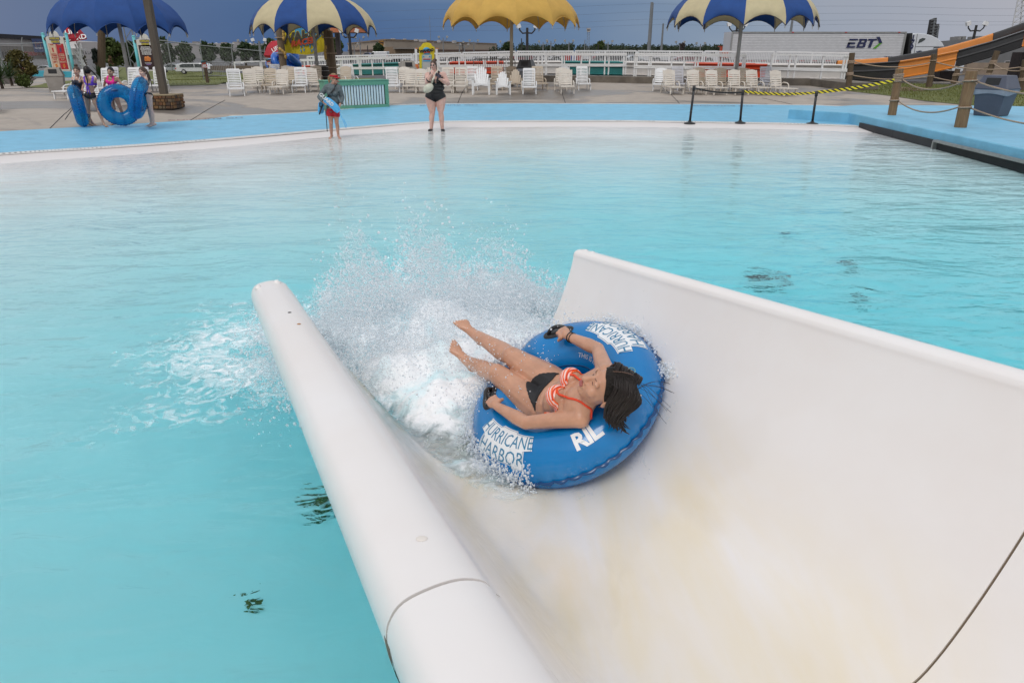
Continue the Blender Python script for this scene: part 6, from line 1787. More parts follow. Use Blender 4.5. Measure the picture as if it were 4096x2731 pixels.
car('dark silver car half hidden by the grass bank beside the white people carrier', 640, 742, 256, 292, 84, 'sedan', M_pg, left=False)
car('white car far behind the white gate at the left', 930, 972, 247, 262, 105, 'sedan', M_pw)
car('silver car parked beyond the yucca bed at the far left', 128, 212, 263, 290, 74, 'sedan', M_pg)
car('blue grey car right of the silver car at the far left', 168, 232, 262, 288, 82, 'suv', M_pbl)
car('red car hidden behind the bush at the far left', 54, 92, 272, 288, 92, 'sedan', mat('car_red', (.35, .02, .03), .3))
car('white van parked behind the yellow racer sign', 1230, 1298, 224, 252, 80, 'van', M_pw, name='parked_van', cat='van')
car('white panel van with a tall box beside the UPS building', 1474, 1548, 207, 244, 88, 'van', M_pw, name='parked_van', cat='van')
car('dark blue topped car in front of the brown annex', 1448, 1480, 212, 228, 120, 'suv', mat('car_blue', (.02, .03, .14), .3))
car('black pickup with a white bonnet behind the fence left of the yellow notice', 1540, 1656, 226, 256, 66, 'pickup', M_pb, name='pickup_truck', cat='pickup')
car('maroon car between the two lettered trailers', 2030, 2132, 217, 247, 64, 'suv', M_pr)
car('black crew pickup behind the right teal lane', 2376, 2516, 207, 250, 60, 'suv', M_pb, left=False, name='pickup_truck', cat='pickup')
car('silver grey car nose behind the white lane section right of the pickup', 2500, 2582, 222, 250, 66, 'sedan', M_pg, left=False)
car('maroon car with open bonnet behind the middle of the picket fence', 2695, 2830, 214, 250, 66, 'suv', M_pr)
car('white car under the raised slide at the right edge', 3858, 3972, 252, 272, 80, 'sedan', M_pw)
for (u0, u1, v0, v1, Y, txts, lb) in ((1744, 1900, 222, 240, 68, (('driveMFX.com', 1782, 232, .60),), 'low white trailer lettered with a web address, behind the yellow notice board'),
                                (1904, 2036, 221, 240, 67, (('driveMFX.com', 1970, 232, .62),), 'low white trailer lettered with a web address, behind the tall garden chair'),
                                (2134, 2356, 220, 239, 66, (('driveMFX.com', 2192, 230, .68),), 'low white trailer lettered with a web address, right of the maroon car'),
                                (2558, 2680, 222, 243, 70, (), 'plain low white trailer behind the right picket fence')):
    root = thing('low_trailer', lb, 'trailer', P2(u0, v1 + 8, Y), 0, 'low white trailers parked behind the racing lanes')
    k = MB(); quadbox(k, u0, u1, v0, v1, Y, 2.4); k.build('trailer_body', M_trl, root, world=True, bevel=.04)
    k = MB(); quadbox(k, u0 + 6, u1 - 6, v1, v1 + 4, Y + .2, 2.0); k.build('chassis', M_dark, root, world=True)
    xa, xb = P2(u0, v1, Y).x, P2(u1, v1, Y).x; wheelset(root, (xa + (xb - xa) * .42, xa + (xb - xa) * .58), Y, P2(u0, v1 + 4, Y).z, .36, .3)
    for tx, u, v, s in txts: lettering(tx, M_dark, root, P2(u, v, Y - .02) - root.location, s, shear=.2)
k = thing('trailer_emblem', 'red white and blue round emblem print on the low trailers', 'print', P2(2294, 231, 65.9))
for i, (c_, dx) in enumerate((((.35, .03, .03), -.5), ((.03, .04, .25), 0), ((.35, .03, .03), .5))):
    q = MB(); q.cyl(Vector((dx, 0, 0)), Vector((dx, .03, 0)), .30, n=14); q.build('emblem_disc', mat('emblem_%d' % i, c_, .5), k)
tow = thing('tow_truck', 'white tow truck with an orange boom just left of the long trailer', 'truck', P2(2840, 252, 68))
k = MB(); k.prism([P2(u, v, 68) for u, v in ((2826, 250), (2828, 228), (2838, 222), (2840, 206), (2846, 203), (2872, 203), (2878, 210), (2880, 250))], (0, 2.2, 0)); k.build('cab', M_pw, tow, world=True, bevel=.05)
k = MB(); k.prism([P2(u, v, 67.98) for u, v in ((2842, 216), (2843, 208), (2860, 207), (2862, 217))], (0, .03, 0)); k.build('window', M_glass, tow, world=True)
k = MB(); quadbox(k, 2882, 2912, 206, 248, 68.2, 2.0); k.build('deck_box', mat('tow_orange', (.50, .085, .012), .5), tow, world=True)
k = MB(); quadbox(k, 2881, 2888, 186, 210, 68.1, .3); quadbox(k, 2875, 2887, 185, 188, 68.1, .3); k.build('boom', mat('boom_red', (.40, .05, .015), .5), tow, world=True)
wheelset(tow, (P2(2836, 252, 68).x, P2(2900, 252, 68).x), 68, P2(2836, 250, 68).z, .4, .4)
M_whwall = mat('pale_siding', (.36, .34, .335), .7, .05, .3); M_whlow = mat('grey_siding', (.235, .215, .20), .7, .08, .3); M_roofd = mat('dark_roof', (.012, .013, .02), .8); M_bg = mat('beige_siding', (.37, .30, .23), .8, .06, .15); M_bgr = mat('brown_annex', (.22, .155, .10), .8, .1, .3)
def wall_between(root, A0, B0, zb, zt0, zt1, m, nm, thick=20):
    k = MB(); n = Vector((0, thick, 0)); k.add([A0 + Vector((0, 0, zb - A0.z)), B0 + Vector((0, 0, zb - B0.z)), B0 + n + Vector((0, 0, zb - B0.z)), A0 + n + Vector((0, 0, zb - A0.z)),
        Vector((A0.x, A0.y, zt0)), Vector((B0.x, B0.y, zt1)), Vector((B0.x, B0.y, zt1)) + n, Vector((A0.x, A0.y, zt0)) + n], [(0, 3, 2, 1), (4, 5, 6, 7), (0, 1, 5, 4), (1, 2, 6, 5), (2, 3, 7, 6), (3, 0, 4, 7)])
    return k.build(nm, m, root, world=True)
wh = thing('warehouse', 'long pale warehouse with a mattress maker sign at the far left', 'building', (P2(-60, 205, 240).x, 240, -.5))
WA, WB, WC = P2(-90, 146, 240), P2(312, 168, 252), P2(1165, 177, 300)
wall_between(wh, WA, WB, -.5, WA.z, WB.z, M_whwall, 'upper_wall'); wall_between(wh, WB, WC, -.5, WB.z, WC.z, M_whwall, 'long_wall')
k = MB(); k.bar(WA + Vector((0, -.6, .5)), WB + Vector((0, -.6, .5)), 1.2, 1.2); k.build('roof_edge', M_roofd, wh, world=True)
a = WA.copy(); b = WB.copy(); z_a, z_b = P2(-90, 183, 240).z, P2(312, 190, 252).z
k = MB(); k.add([Vector((a.x, a.y - .25, -.5)), Vector((b.x, b.y - .25, -.5)), Vector((b.x, b.y - .25, z_b)), Vector((a.x, a.y - .25, z_a))], [(0, 1, 2, 3)]); k.prism([Vector((a.x, a.y - .25, -.4)), Vector((b.x, b.y - .25, -.4)), Vector((b.x, b.y - .25, z_b)), Vector((a.x, a.y - .25, z_a))], (0, .2, 0)); k.build('grey_band', M_whlow, wh, world=True)
def wall_text(tx, u, v, Y, size, m, **kw):
    p = P2(u, v, Y); ang_ = math.atan2(WB.y - WA.y, WB.x - WA.x)
    lettering(tx, m, wh, p - wh.location, size, (R(90), 0, ang_), **kw)
def on_wall(u):
    d = ray(u, 200); tt_ = (WA.x * (WB.y - WA.y) - WA.y * (WB.x - WA.x)) / (d.x * (WB.y - WA.y) - d.y * (WB.x - WA.x)); return d.y * tt_
M_wred = mat('sign_red', (.20, .045, .045), .6); M_wdk = mat('sign_dark', (.04, .04, .045), .6)
wall_text('MATTRESS', 105, 216.5, on_wall(105) - .8, 1.6, M_wred, bold=.03, sx=.80); wall_text('MANUFACTURERS', 193, 216.5, on_wall(193) - .8, 1.6, M_wred, bold=.03, sx=.80)
wall_text('COMFORT', 10, 216, on_wall(10) - .8, 1.5, M_wdk, bold=.02)
lettering('WILLIAM & LAWRENCE', M_wdk, wh, P2(352, 213, 251) - wh.location, 1.35, (R(90), 0, R(14)), bold=.02, sx=.72)
k = MB(); pm = P2(153, 183, on_wall(153) - 1.2); k.box(pm, (2.9, .3, 4.0), Matrix.Rotation(R(24), 3, 'Z')); k.build('sign_board', mat('sign_navy', (.025, .045, .12), .6), wh, world=True)
lettering('M', mat('sign_maroon', (.16, .07, .06), .6), wh, P2(152, 180, on_wall(153) - 1.9) - wh.location, 2.4, (R(90), 0, R(24)))
lettering('MATRESS', M_white, wh, P2(156, 194, on_wall(153) - 1.9) - wh.location, .55, (R(90), 0, R(24)))
for u0, u1, v0, v1 in ((0, 22, 243, 268), (30, 78, 243, 268), (90, 125, 246, 266), (140, 205, 246, 268)):
    k = MB(); quadbox(k, u0, u1, v0 - 6, v1 - 26, 232, .5); k.build('dock_door', M_whwall, wh, world=True)
for u, v, Y in ((790, 174, 285), (866, 174, 287), (918, 175, 289), (934, 175, 290), (970, 175, 292), (1000, 174, 294), (1065, 174, 296)):
    k = MB(); p = P2(u, v + 3, Y); k.ell(p, (.75, .75, .42), n=10, m=6); k.build('roof_vent', M_chw, wh, world=True)
for u0, u1, v0 in ((770, 788, 167), (884, 900, 170), (932, 958, 168)):
    k = MB(); quadbox(k, u0, u1, v0, 178, 295, 3); k.build('roof_unit', M_whlow, wh, world=True)
ups = thing('depot', 'beige parcel depot with a brown shield sign in the middle distance', 'building', (P2(1540, 205, 290).x, 290, -.5))
UA, UB, UC, UD = P2(1391, 176, 400), P2(1540, 161, 280), P2(1732, 167, 330), P2(1985, 177, 430)
wall_between(ups, UA, UB, -.5, UA.z, UB.z, M_bg, 'left_wall'); wall_between(ups, UB, UC, -.5, UB.z, UC.z, M_bg, 'front_wall')
wall_between(ups, P2(1733, 168, 333), UD, -.5, P2(1733, 168, 333).z, UD.z, M_bg, 'right_wall')
for A0, B0 in ((UA, UB), (UB, UC), (P2(1733, 168, 333), UD)):
    k = MB(); k.bar(A0 + Vector((0, -.3, .1)), B0 + Vector((0, -.3, .1)), .6, .5); k.build('roof_edge', M_bgr, ups, world=True)
    z_ = P2(1600, 201, 290).z; k = MB(); k.bar(Vector((A0.x, A0.y - .5, z_)), Vector((B0.x, B0.y - .5, z_)), .8, .5); k.build('canopy', mat('red_brown', (.10, .045, .03), .7), ups, world=True)
k = MB(); quadbox(k, 1538, 1575, 189, 218, 205, 10); k.build('annex', M_bgr, ups, world=True)
k = MB(); quadbox(k, 1576, 1700, 196, 218, 200, 8); k.build('annex', mat('annex_tan', (.27, .20, .13), .8, .1, .4), ups, world=True)
k = MB(); quadbox(k, 1572, 1702, 191, 197, 198, 10); k.build('annex_roof', mat('annex_roof', (.20, .18, .16), .8), ups, world=True)
for i in range(11):
    k = MB(); quadbox(k, 1586 + i * 10, 1587.5 + i * 10, 198, 218, 199.9, .3); k.build('wall_seam', M_bgr, ups, world=True)
for u0, u1, v0, v1 in ((1540, 1556, 157, 162), (1563, 1578, 155, 161), (1612, 1622, 156, 162), (1656, 1670, 157, 164), (1676, 1705, 159, 166), (1748, 1762, 161, 169), (1808, 1824, 163, 171)):
    k = MB(); quadbox(k, u0, u1, v0, v1 + 2, 300, 3); k.build('roof_unit', M_whwall, ups, world=True)
sg = thing('shield_sign', 'brown and yellow shield sign on the parcel depot wall', 'sign', P2(1526, 177, 277))
def shield(k, s, y): 
    pts = []
    for x, z in ((-1, .95), (-.5, 1.08), (0, 1.12), (.5, 1.08), (1, .95), (1, .1), (.8, -.5), (.4, -.95), (0, -1.25), (-.4, -.95), (-.8, -.5), (-1, .1)): pts.append(Vector((x * s * .88, y, z * s)))
    k.prism(pts, (0, .1, 0))
k = MB(); shield(k, 1.02, -.3); k.build('shield_rim', mat('sign_gold', (.42, .20, .02), .6), sg)
k = MB(); shield(k, .92, -.45); k.build('shield_face', mat('sign_brown', (.045, .022, .014), .6), sg)
k = MB(); k.prism([Vector((x, -.6, z)) for x, z in ((-.8, .55), (-.3, .75), (.3, .92), (.8, .85), (.8, .72), (.2, .70), (-.4, .55), (-.8, .38))], (0, .1, 0)); k.build('shield_band', mat('sign_gold2', (.42, .20, .02), .6), sg)
lettering('UPS', mat('sign_gold3', (.42, .20, .02), .6), sg, (0, -.6, -.25), .95, bold=.03)
gb = thing('grey_building', 'grey metal building with square roof units behind the orange slide', 'building', (P2(3800, 250, 95).x, 95, -.5))
M_gw = mat('grey_metal', (.20, .195, .19), .6, .08, .4); M_dkw = mat('charcoal_wall', (.055, .055, .06), .8, .1, .5)
GA, GB = P2(3766, 178, 112), P2(4160, 150, 84)
wall_between(gb, GA, GB, -.5, GA.z, GB.z, M_gw, 'metal_wall', 14)
for i in range(26):
    p = GA.lerp(GB, i / 26); k = MB(); k.box((p.x, p.y - .12, GA.z + (GB.z - GA.z) * i / 26 - .75), (.30, .2, 1.5)); k.build('wall_rib', mat('rib_grey', (.28, .27, .26), .6) if i == 0 else bpy.data.materials['rib_grey'], gb, world=True)
pA, pB2 = GA.lerp(GB, .10), GA.lerp(GB, 1.0)
k = MB(); k.prism([Vector((pA.x, pA.y - .6, -.4)), Vector((pB2.x, pB2.y - .6, -.4)), Vector((pB2.x, pB2.y - .6, P2(4160, 176, 84).z)), Vector((pA.x, pA.y - .6, P2(3806, 186, 108).z))], (0, .4, 0)); k.build('dark_wall', M_dkw, gb, world=True)
for q in (.14, .42, .66, .86):
    p = GA.lerp(GB, q); k = MB(); k.box((p.x, p.y - .75, 1.6), (.22, .3, 4.4)); k.build('pilaster', M_gw, gb, world=True)
for u0, u1, v0, v1, Y in ((4018, 4040, 244, 262, 86), (4064, 4100, 245, 262, 85)):
    k = MB(); quadbox(k, u0, u1, v0, v1, Y - 1.4, .2); fr_ = k.build('window_frame', M_whwall, gb, world=True)
    k = MB(); quadbox(k, u0 + 3, u1 - 3, v0 + 3, v1 - 3, Y - 1.45, .1); k.build('window_pane', M_glass, gb, world=True)
for u0, u1, v0, v1 in ((3830, 3842, 148, 166), (3846, 3860, 146, 168), (3902, 3914, 147, 162), (3922, 3936, 145, 160), (3950, 3976, 150, 160)):
    k = MB(); quadbox(k, u0, u1, v0, v1 + 4, 104, 2); k.build('roof_unit', M_gw, gb, world=True)
M_dkpole = mat('dark_pole', (.022, .020, .020), .6); M_gpole = mat('grey_steel_pole', (.17, .18, .19), .6, .1, 1)
def pole(u, vt, vb, Y, r, label, arms=0, m=M_gpole, ub=None, cat='light pole', name='light_pole', lamp=M_chw, aw=.9, grp=None, h_over=None):
    b = P2(u if ub is None else ub, vb, Y); t_ = P2(u, vt, Y); h = t_.z - b.z if h_over is None else h_over
    root = thing(name, label, cat, b, 0, grp)
    k = MB(); k.cyl((0, 0, 0), (0, 0, h), r, r * .75, 8); k.build('pole', m, root)
    if arms:
        for s in (-1, 1):
            k = MB(); k.tube([(0, 0, h - aw * .5), (s * aw * .5, 0, h - aw * .55), (s * aw * .8, 0, h - aw * .25), (s * aw * .85, 0, h + .02)], r * .45, 6); k.build('arm', m, root)
            k = MB(); c = Vector((s * aw * .9, 0, h + aw * .16)); k.box(c, (aw * .42, aw * .34, aw * .40), Matrix.Rotation(s * .35, 3, 'Y')); k.build('lamp_head', lamp, root)
    return root
pole(4, 0, 237, 62, .16, 'tall grey pole at the left edge rising out of the picture', 0, h_over=14)
pole(2108, 112, 250, 62, .13, 'black light pole with twin white floodlights right of the yellow parasol pole', 1, M_dkpole, aw=.75)
pole(1406, 130, 250, 70, .15, 'black light pole with floodlights below the right edge of the left striped parasol', 1, M_dkpole, aw=.8)
pole(2938, 104, 200, 76, .13, 'black light pole with twin floodlights standing behind the trailer', 1, M_dkpole, aw=.9)
pole(3905, 102, 215, 64, .13, 'black light pole with twin white floodlights above the orange slide', 1, M_dkpole, aw=.8, ub=3880)
pole(1048, 165, 262, 90, .17, 'grey light pole with four arms at the left edge of the left striped parasol', 1, M_gpole, aw=.8)
pole(2594, 10, 204, 180, .38, 'tall thick power pole right of the yellow parasol', 0, cat='power pole', name='power_pole')
pole(2599, 12, 204, 182, .22, 'thin twin standing against the tall thick power pole', 0, cat='power pole', name='power_pole')
pole(2645, 95, 204, 180, .26, 'shorter bare grey power pole right of the tall one', 0, cat='power pole', name='power_pole')
pole(3163, 60, 130, 120, .22, 'grey pole rising behind the trailer under the right striped parasol', 0)
for u, vt, vb, Y, a_, lb in ((1444, 153, 232, 170, 1, 'thin light pole in front of the depot left of the shield sign'), (1419, 179, 232, 150, 1, 'short light pole next to the black floodlight pole'), (1473, 183, 230, 150, 0, 'small wooden pole before the depot wall'),
                             (1774, 152, 210, 230, 1, 'light pole above the depot roof right of the yellow board'), (1838, 172, 210, 190, 1, 'light pole in front of the depot, left of a close pair'), (1852, 173, 210, 190, 0, 'bare pole of a close pair before the depot'), (1858, 181, 210, 200, 1, 'small lamp pole beside the bare pole before the depot'), (1896, 166, 210, 210, 1, 'light pole near the right end of the depot'),
                             (2018, 170, 205, 260, 1, 'distant light pole beside the tall tree left of the yellow parasol pole'), (2086, 155, 208, 240, 0, 'thin distant pole left of the black floodlight pole'), (2172, 170, 205, 240, 1, 'distant twin lamp pole right of the black floodlight pole'), (2203, 166, 206, 230, 1, 'second distant twin lamp pole right of the black floodlight pole'),
                             (2275, 167, 205, 240, 1, 'distant twin lamp pole under the right end of the yellow parasol'), (2392, 178, 205, 220, 0, 'short distant pole beside the round tree'), (2431, 169, 206, 240, 1, 'distant twin lamp pole right of the round tree'), (2718, 172, 205, 260, 1, 'distant lamp pole on the bare twiggy trees'), (2800, 177, 206, 240, 1, 'distant twin lamp pole left of the tow truck'), (982, 166, 262, 110, 1, 'lamp pole among the round trees at the left')):
    pole(u, vt, vb, Y, .14 * Y / 180, lb, a_, M_gpole if a_ else M_dkpole, lamp=M_steelgrey, aw=.011 * Y / 1.0 * .55, grp='small light poles in the distance')
tw = thing('cell_tower', 'slender lattice phone mast on the skyline right of the yellow parasol', 'mast', P2(2351, 200, 300))
hT = P2(2351, 116, 300).z - P2(2351, 200, 300).z
k = MB()
for s in (-1, 1): k.bar((s * .5, 0, 0), (s * .35, 0, hT), .12, .12)
k.build('legs', M_gpole, tw)['kind'] = 'stuff'
k = MB()
for i in range(14): k.bar((-.5 if i % 2 else .5, 0, hT * i / 14), (.45 if i % 2 else -.45, 0, hT * (i + 1) / 14), .08, .08)
k.build('lattice', M_gpole, tw)['kind'] = 'stuff'
for q, w in ((.97, 1.6), (.90, 1.2)):
    k = MB(); k.box((0, -.3, hT * q), (w, .3, .9)); k.build('antenna_array', M_whwall, tw)
pole(2338, 160, 205, 300, .18, 'short pair of antenna poles left of the phone mast', 0, name='antenna_pole', cat='mast')
pole(1722, 66, 160, 420, .12, 'hair thin radio mast above the yellow notice board', 0, name='radio_mast', cat='mast')
bb = thing('billboard', 'high billboard on a thick dark column behind the left striped parasol', 'billboard', P2(1354, 225, 85))
k = MB(); quadbox(k, 1346, 1363, 133, 225, 85, .6); k.build('column', mat('column_brown', (.040, .030, .030), .7), bb, world=True)
k = MB(); quadbox(k, 1322, 1468, 112, 131, 84, .5); k.build('panel', mat('ad_orange', (.38, .12, .05), .6, .4, .6), bb, world=True)
k = MB(); quadbox(k, 1320, 1470, 130.5, 133.5, 83.2, 1.4); k.build('catwalk', M_dkpole, bb, world=True)
for n_, (u0, u1, vt0, vt1, vb) in enumerate(((3718, 3748, 76, 72, 160), (3740, 3758, 100, 96, 170))):
    root = thing('billboard', ('taller' if n_ == 0 else 'shorter') + ' dark billboard seen edge-on behind the lorry cab', 'billboard', P2(u0, vb, 150 + n_))
    k = MB(); Y = 150 + n_ * 2; k.prism([P2(u0 - 4, vb, Y), P2(u1 - 8, vb, Y), P2(u1, vt1, Y), P2(u0 + 10, vt0 + 4, Y)], (0, 1, 0)); k.build('panel', M_dkpole, root, world=True)
    k = MB(); k.bar(P2((u0 + u1) / 2 - 6, vb, Y - .3), P2((u0 + u1) / 2 + 6, vt0 + 6, Y - .3), .25, .25); k.build('spine', M_gpole, root, world=True)
    for i in range(7):
        q = (i + .5) / 7; k = MB(); a = P2(u0 - 2 + 10 * q, vb + (vt0 - vb) * q, Y - .5); b = P2(u1 - 8 + 8 * q, vb + (vt1 - vb) * q, Y - .5); k.bar(a, b, .1, .1); k.build('brace', M_gpole, root, world=True)
lt = thing('lattice_tower', 'white lattice tower in the top right corner', 'tower', P2(4060, 150, 60))
M_lat = mat('lattice_white', (.50, .50, .50), .6)
legs = [(P2(4044, 135, 60), P2(4084, -60, 60)), (P2(4078, 135, 62), P2(4096, -60, 62)), (P2(4130, 135, 60), P2(4110, -60, 60))]
k = MB()
for a, b in legs: k.bar(a, b, .07, .07)
k.build('legs', M_lat, lt, world=True)['kind'] = 'stuff'
k = MB()
for i in range(9):
    q0, q1 = i / 9, (i + 1) / 9
    for x_, y_ in ((0, 1), (1, 2), (0, 2)):
        a, b = legs[x_], legs[y_]; k.bar(a[0].lerp(a[1], q0), b[0].lerp(b[1], q1), .035, .035); k.bar(a[0].lerp(a[1], q0), b[0].lerp(b[1], q0), .035, .035)
k.build('lattice', M_lat, lt, world=True)['kind'] = 'stuff'
M_wire = mat('wire', (.10, .12, .15), .8)
for i, (v0, v1, v2) in enumerate(((24, 16, 34), (62, 48, 60), (94, 78, 84), (112, 100, 96))):
    k = MB(); Y = 185; pts = []
    for j in range(41):
        u = 1500 + (4200 - 1500) * j / 40; q = (u - 1500) / 2700; sag = 5 * math.sin(((u - 2594) / 900) * math.pi) ** 2
        v = np.interp(u, [1500, 2594, 4200], [v0 + 22, v1, v2]) + sag; pts.append(P2(u, float(v), Y))
    k.tube(pts, .022, 4); top(k, 'power_line', M_wire, ('highest', 'second', 'third', 'lowest')[i] + ' of the four faint power lines across the sky', 'power line', pts[20])
def leaf_mat(name, a, b): return mat(name, a, .75, .2, .9, base2=b, transl=.25)
M_leafd = leaf_mat('leaf_dark', (.018, .042, .012), (.050, .085, .022)); M_leafm = leaf_mat('leaf_mid', (.030, .060, .012), (.085, .115, .022)); M_leafo = leaf_mat('leaf_olive', (.045, .050, .012), (.13, .10, .02)); M_leafg = leaf_mat('leaf_greygreen', (.035, .050, .040), (.075, .095, .075)); M_far = leaf_mat('leaf_far', (.020, .036, .020), (.045, .066, .032))
M_bark = mat('bark', (.06, .042, .030), .9, .3, 6)
def leaf_cloud(k, centres, n, size, g):
    """leaf-sized faces in clumps; centres: (point, radius)"""
    w = np.array([r ** 2 for _, r in centres]); w = w / w.sum()
    idx = g.choice(len(centres), n, p=w)
    d = g.normal(0, 1, (n, 3)); d /= np.linalg.norm(d, axis=1)[:, None]; rad = g.random(n) ** .45
    C = np.array([list(c) for c, _ in centres])[idx]; Rr = np.array([r for _, r in centres])[idx]
    P = C + d * (Rr * rad)[:, None]
    a = g.normal(0, 1, (n, 3)); a /= np.linalg.norm(a, axis=1)[:, None]; b = np.cross(a, g.normal(0, 1, (n, 3))); b /= np.linalg.norm(b, axis=1)[:, None]
    s = size * (.6 + .8 * g.random(n))[:, None]; a = a * s; b = b * s * .55; o = len(k.v)
    V = np.stack([P - a, P + b, P + a, P - b], 1).reshape(-1, 3); k.v += [tuple(p) for p in V.tolist()]
    k.f += [(o + 4 * i, o + 4 * i + 1, o + 4 * i + 2, o + 4 * i + 3) for i in range(n)]; k.mi += [0] * n
def tree(base, h, w, label, m=M_leafd, n=1100, seed=1, shape='round', trunk=.16, size=.16, name='tree', grp=None, cat='tree'):
    root = thing(name, label, cat, base, 0, grp); g = np.random.default_rng(seed); rd = random.Random(seed)
    k = MB(); th = h * (.30 if shape != 'open' else .40)
    k.tube([(0, 0, -.3), (.03, .02, th * .5), (-.02, 0, th), (.0, .0, h * .7)], [trunk, trunk * .85, trunk * .7, trunk * .25], 8)
    for i in range(5):
        a = rd.random() * 6.28; L = w * .36; k.tube([(0, 0, th * (.8 + .12 * i)), (math.cos(a) * L * .5, math.sin(a) * L * .5, th + h * .15 + i * .05 * h), (math.cos(a) * L, math.sin(a) * L, th + h * .28 + i * .06 * h)], [trunk * .45, trunk * .3, trunk * .1], 6)
    k.build('trunk', M_bark, root)
    cs = []
    for i in range(26 if shape != 'open' else 16):
        q = rd.random()
        if shape == 'round': z = h * (.22 + .74 * q); rr_ = w / 2 * (math.sin(math.pi * (.14 + .80 * q)) ** .7)
        elif shape == 'cone': z = h * (.08 + .88 * q); rr_ = w / 2 * (1.05 - q) ** .8
        else: z = h * (.35 + .6 * q); rr_ = w / 2 * (.6 + .4 * math.sin(math.pi * q))
        a = rd.random() * 6.28; d = rr_ * rd.random() ** .5 * .8
        cs.append((Vector((math.cos(a) * d, math.sin(a) * d, z)), max(.12 * w, w * rd.uniform(.10, .20))))
    k = MB(); leaf_cloud(k, cs, n, size, g); k.build('crown', m, root); return root
def pxtree(uc, vt, vb, du, Y, label, **kw):
    b = P2(uc, vb, Y); t_ = P2(uc, vt, Y); w = P2(uc + du / 2, vb, Y).x - P2(uc - du / 2, vb, Y).x
    return tree(b, t_.z - b.z, w, label, **kw)
GT = 'round trees in front of the pale warehouse'
for i, (u, vt, vb, du, lb) in enumerate(((668, 158, 264, 84, 'round dark tree just right of the big brown post'), (745, 176, 258, 78, 'round dark tree above the white people carrier'), (842, 170, 258, 80, 'round dark tree above the first exit sign, second clear tree from the post'), (922, 180, 260, 78, 'round dark tree in the middle of the row at the left'), (984, 176, 260, 74, 'round dark tree behind the lamp pole in the row at the left'), (1040, 176, 258, 72, 'round dark tree behind the four armed light pole'), (1098, 160, 256, 78, 'tall dark tree beside the left wooden sign post'))):
    pxtree(u, vt, vb, du, 92 + i, lb, seed=20 + i, grp=GT, size=.20, n=1500)
pxtree(1346, 160, 240, 70, 118, 'broad green tree around the billboard column', seed=41, m=M_leafm, n=1300, size=.24)
pxtree(1516, 178, 216, 50, 190, 'dark tree under the shield sign of the depot', seed=42, n=900, size=.3)
pxtree(462, 160, 272, 96, 52, 'tall yellow green tree behind the blue parasol pole', seed=43, m=M_leafm, n=2200, size=.13)
pxtree(528, 168, 272, 80, 56, 'dark green tree right of the blue parasol pole', seed=44, n=1800, size=.14)
pxtree(392, 198, 276, 44, 48, 'grey green conifer behind the girl in purple', seed=45, m=M_leafg, shape='cone', n=1300, size=.09)
pxtree(448, 224, 276, 20, 46, 'thin dry brown cypress behind the girl in pink', seed=46, m=mat('dry_leaf', (.12, .065, .03), .8, .3, 2), shape='cone', n=500, size=.07, trunk=.07)
pxtree(346, 222, 272, 20, 47, 'bare young sapling beside the white lifeguard chair', seed=47, m=M_leafo, shape='open', n=50, size=.06, trunk=.05)
pxtree(2400, 167, 206, 32, 250, 'round tree standing above the tree line right of the phone mast', seed=48, m=M_leafm, n=1200, size=.45)
pxtree(2030, 173, 206, 40, 260, 'round dark tree at the left end of the tree line', seed=49, n=1200, size=.45)
pxtree(2728, 176, 208, 34, 255, 'bare twiggy trees above the maroon car', seed=50, m=mat('twig', (.06, .045, .04), .9), shape='open', n=220, size=.3)
g = np.random.default_rng(3); k = MB(); cs = []
for i in range(420):
    u = 1960 + (2935 - 1960) * g.random(); Y = 330 + 120 * g.random(); vtop = 193 - 7 * float(vnoise(np.array([[u / 55.0, 1, 2]]), 4)[0]) - 5 * float(vnoise(np.array([[u / 14.0, 1, 2]]), 6)[0])
    v = vtop + (206 - vtop) * g.random() ** .8; p = P2(u, v, Y); cs.append((p, 1.5))
leaf_cloud(k, cs, 15000, .50, g); o = k.build('tree_line', M_far); tag(o, kind='stuff')
k = MB(); cs = []
for i in range(140):
    u = 3180 + 1100 * g.random(); p = P2(u, 196 + 9 * g.random(), 330 + 100 * g.random()); cs.append((p, 1.5))
leaf_cloud(k, cs, 4000, .55, g); tag(k.build('tree_line', M_far), kind='stuff')
def bush(u, vb, t, w, h, label, m, n=900, seed=1, size=.06, cat='shrub', name='shrub', shape='round'):
    b = at(u, vb, t); b.z = ground_z(b.x, b.y); return tree(b, h, w, label, m, n, seed, shape, .04, size, name, None, cat)
bush(95, 308, 38, 1.75, 1.55, 'big olive and rust coloured shrub at the far left', M_leafo, 1900, 61, .085)
bush(97, 322, 33, .8, .52, 'low bright green tuft at the end of the mulch bed', mat('fresh_green', (.07, .10, .012), .7, .3, 3), 700, 62, .06)
def yucca(u, vb, t, r, label, seed, n=90):
    b = at(u, vb, t); b.z = ground_z(b.x, b.y); root = thing('yucca', label, 'plant', b, 0, 'spiky yucca plants'); rd = random.Random(seed)
    me = None
    k = MB(); k.cyl((0, 0, 0), (0, 0, r * .35), .07, .05, 8); k.build('stem', M_bark, root)
    q = MB()
    q.add([(0, -.022, 0), (0, .022, 0), (.55 * r, .030, .03 * r), (.55 * r, -.030, .03 * r), (1.0 * r, 0, -.04 * r)], [(0, 1, 2, 3), (3, 2, 4)]); me = q.mesh('leaf', M_leafd if seed % 2 else M_leafg)
    for i in range(n):
        el = rd.uniform(-.35, 1.45); piece('leaf', me, root, (0, 0, r * .35), (0, -el, rd.random() * 6.283)).scale = (rd.uniform(.7, 1.05),) * 3
yucca(4, 330, 32, 1.15, 'large yucca cut by the left edge of the picture', 71); yucca(42, 316, 35, 1.05, 'large round yucca beside the olive shrub at the left', 73)
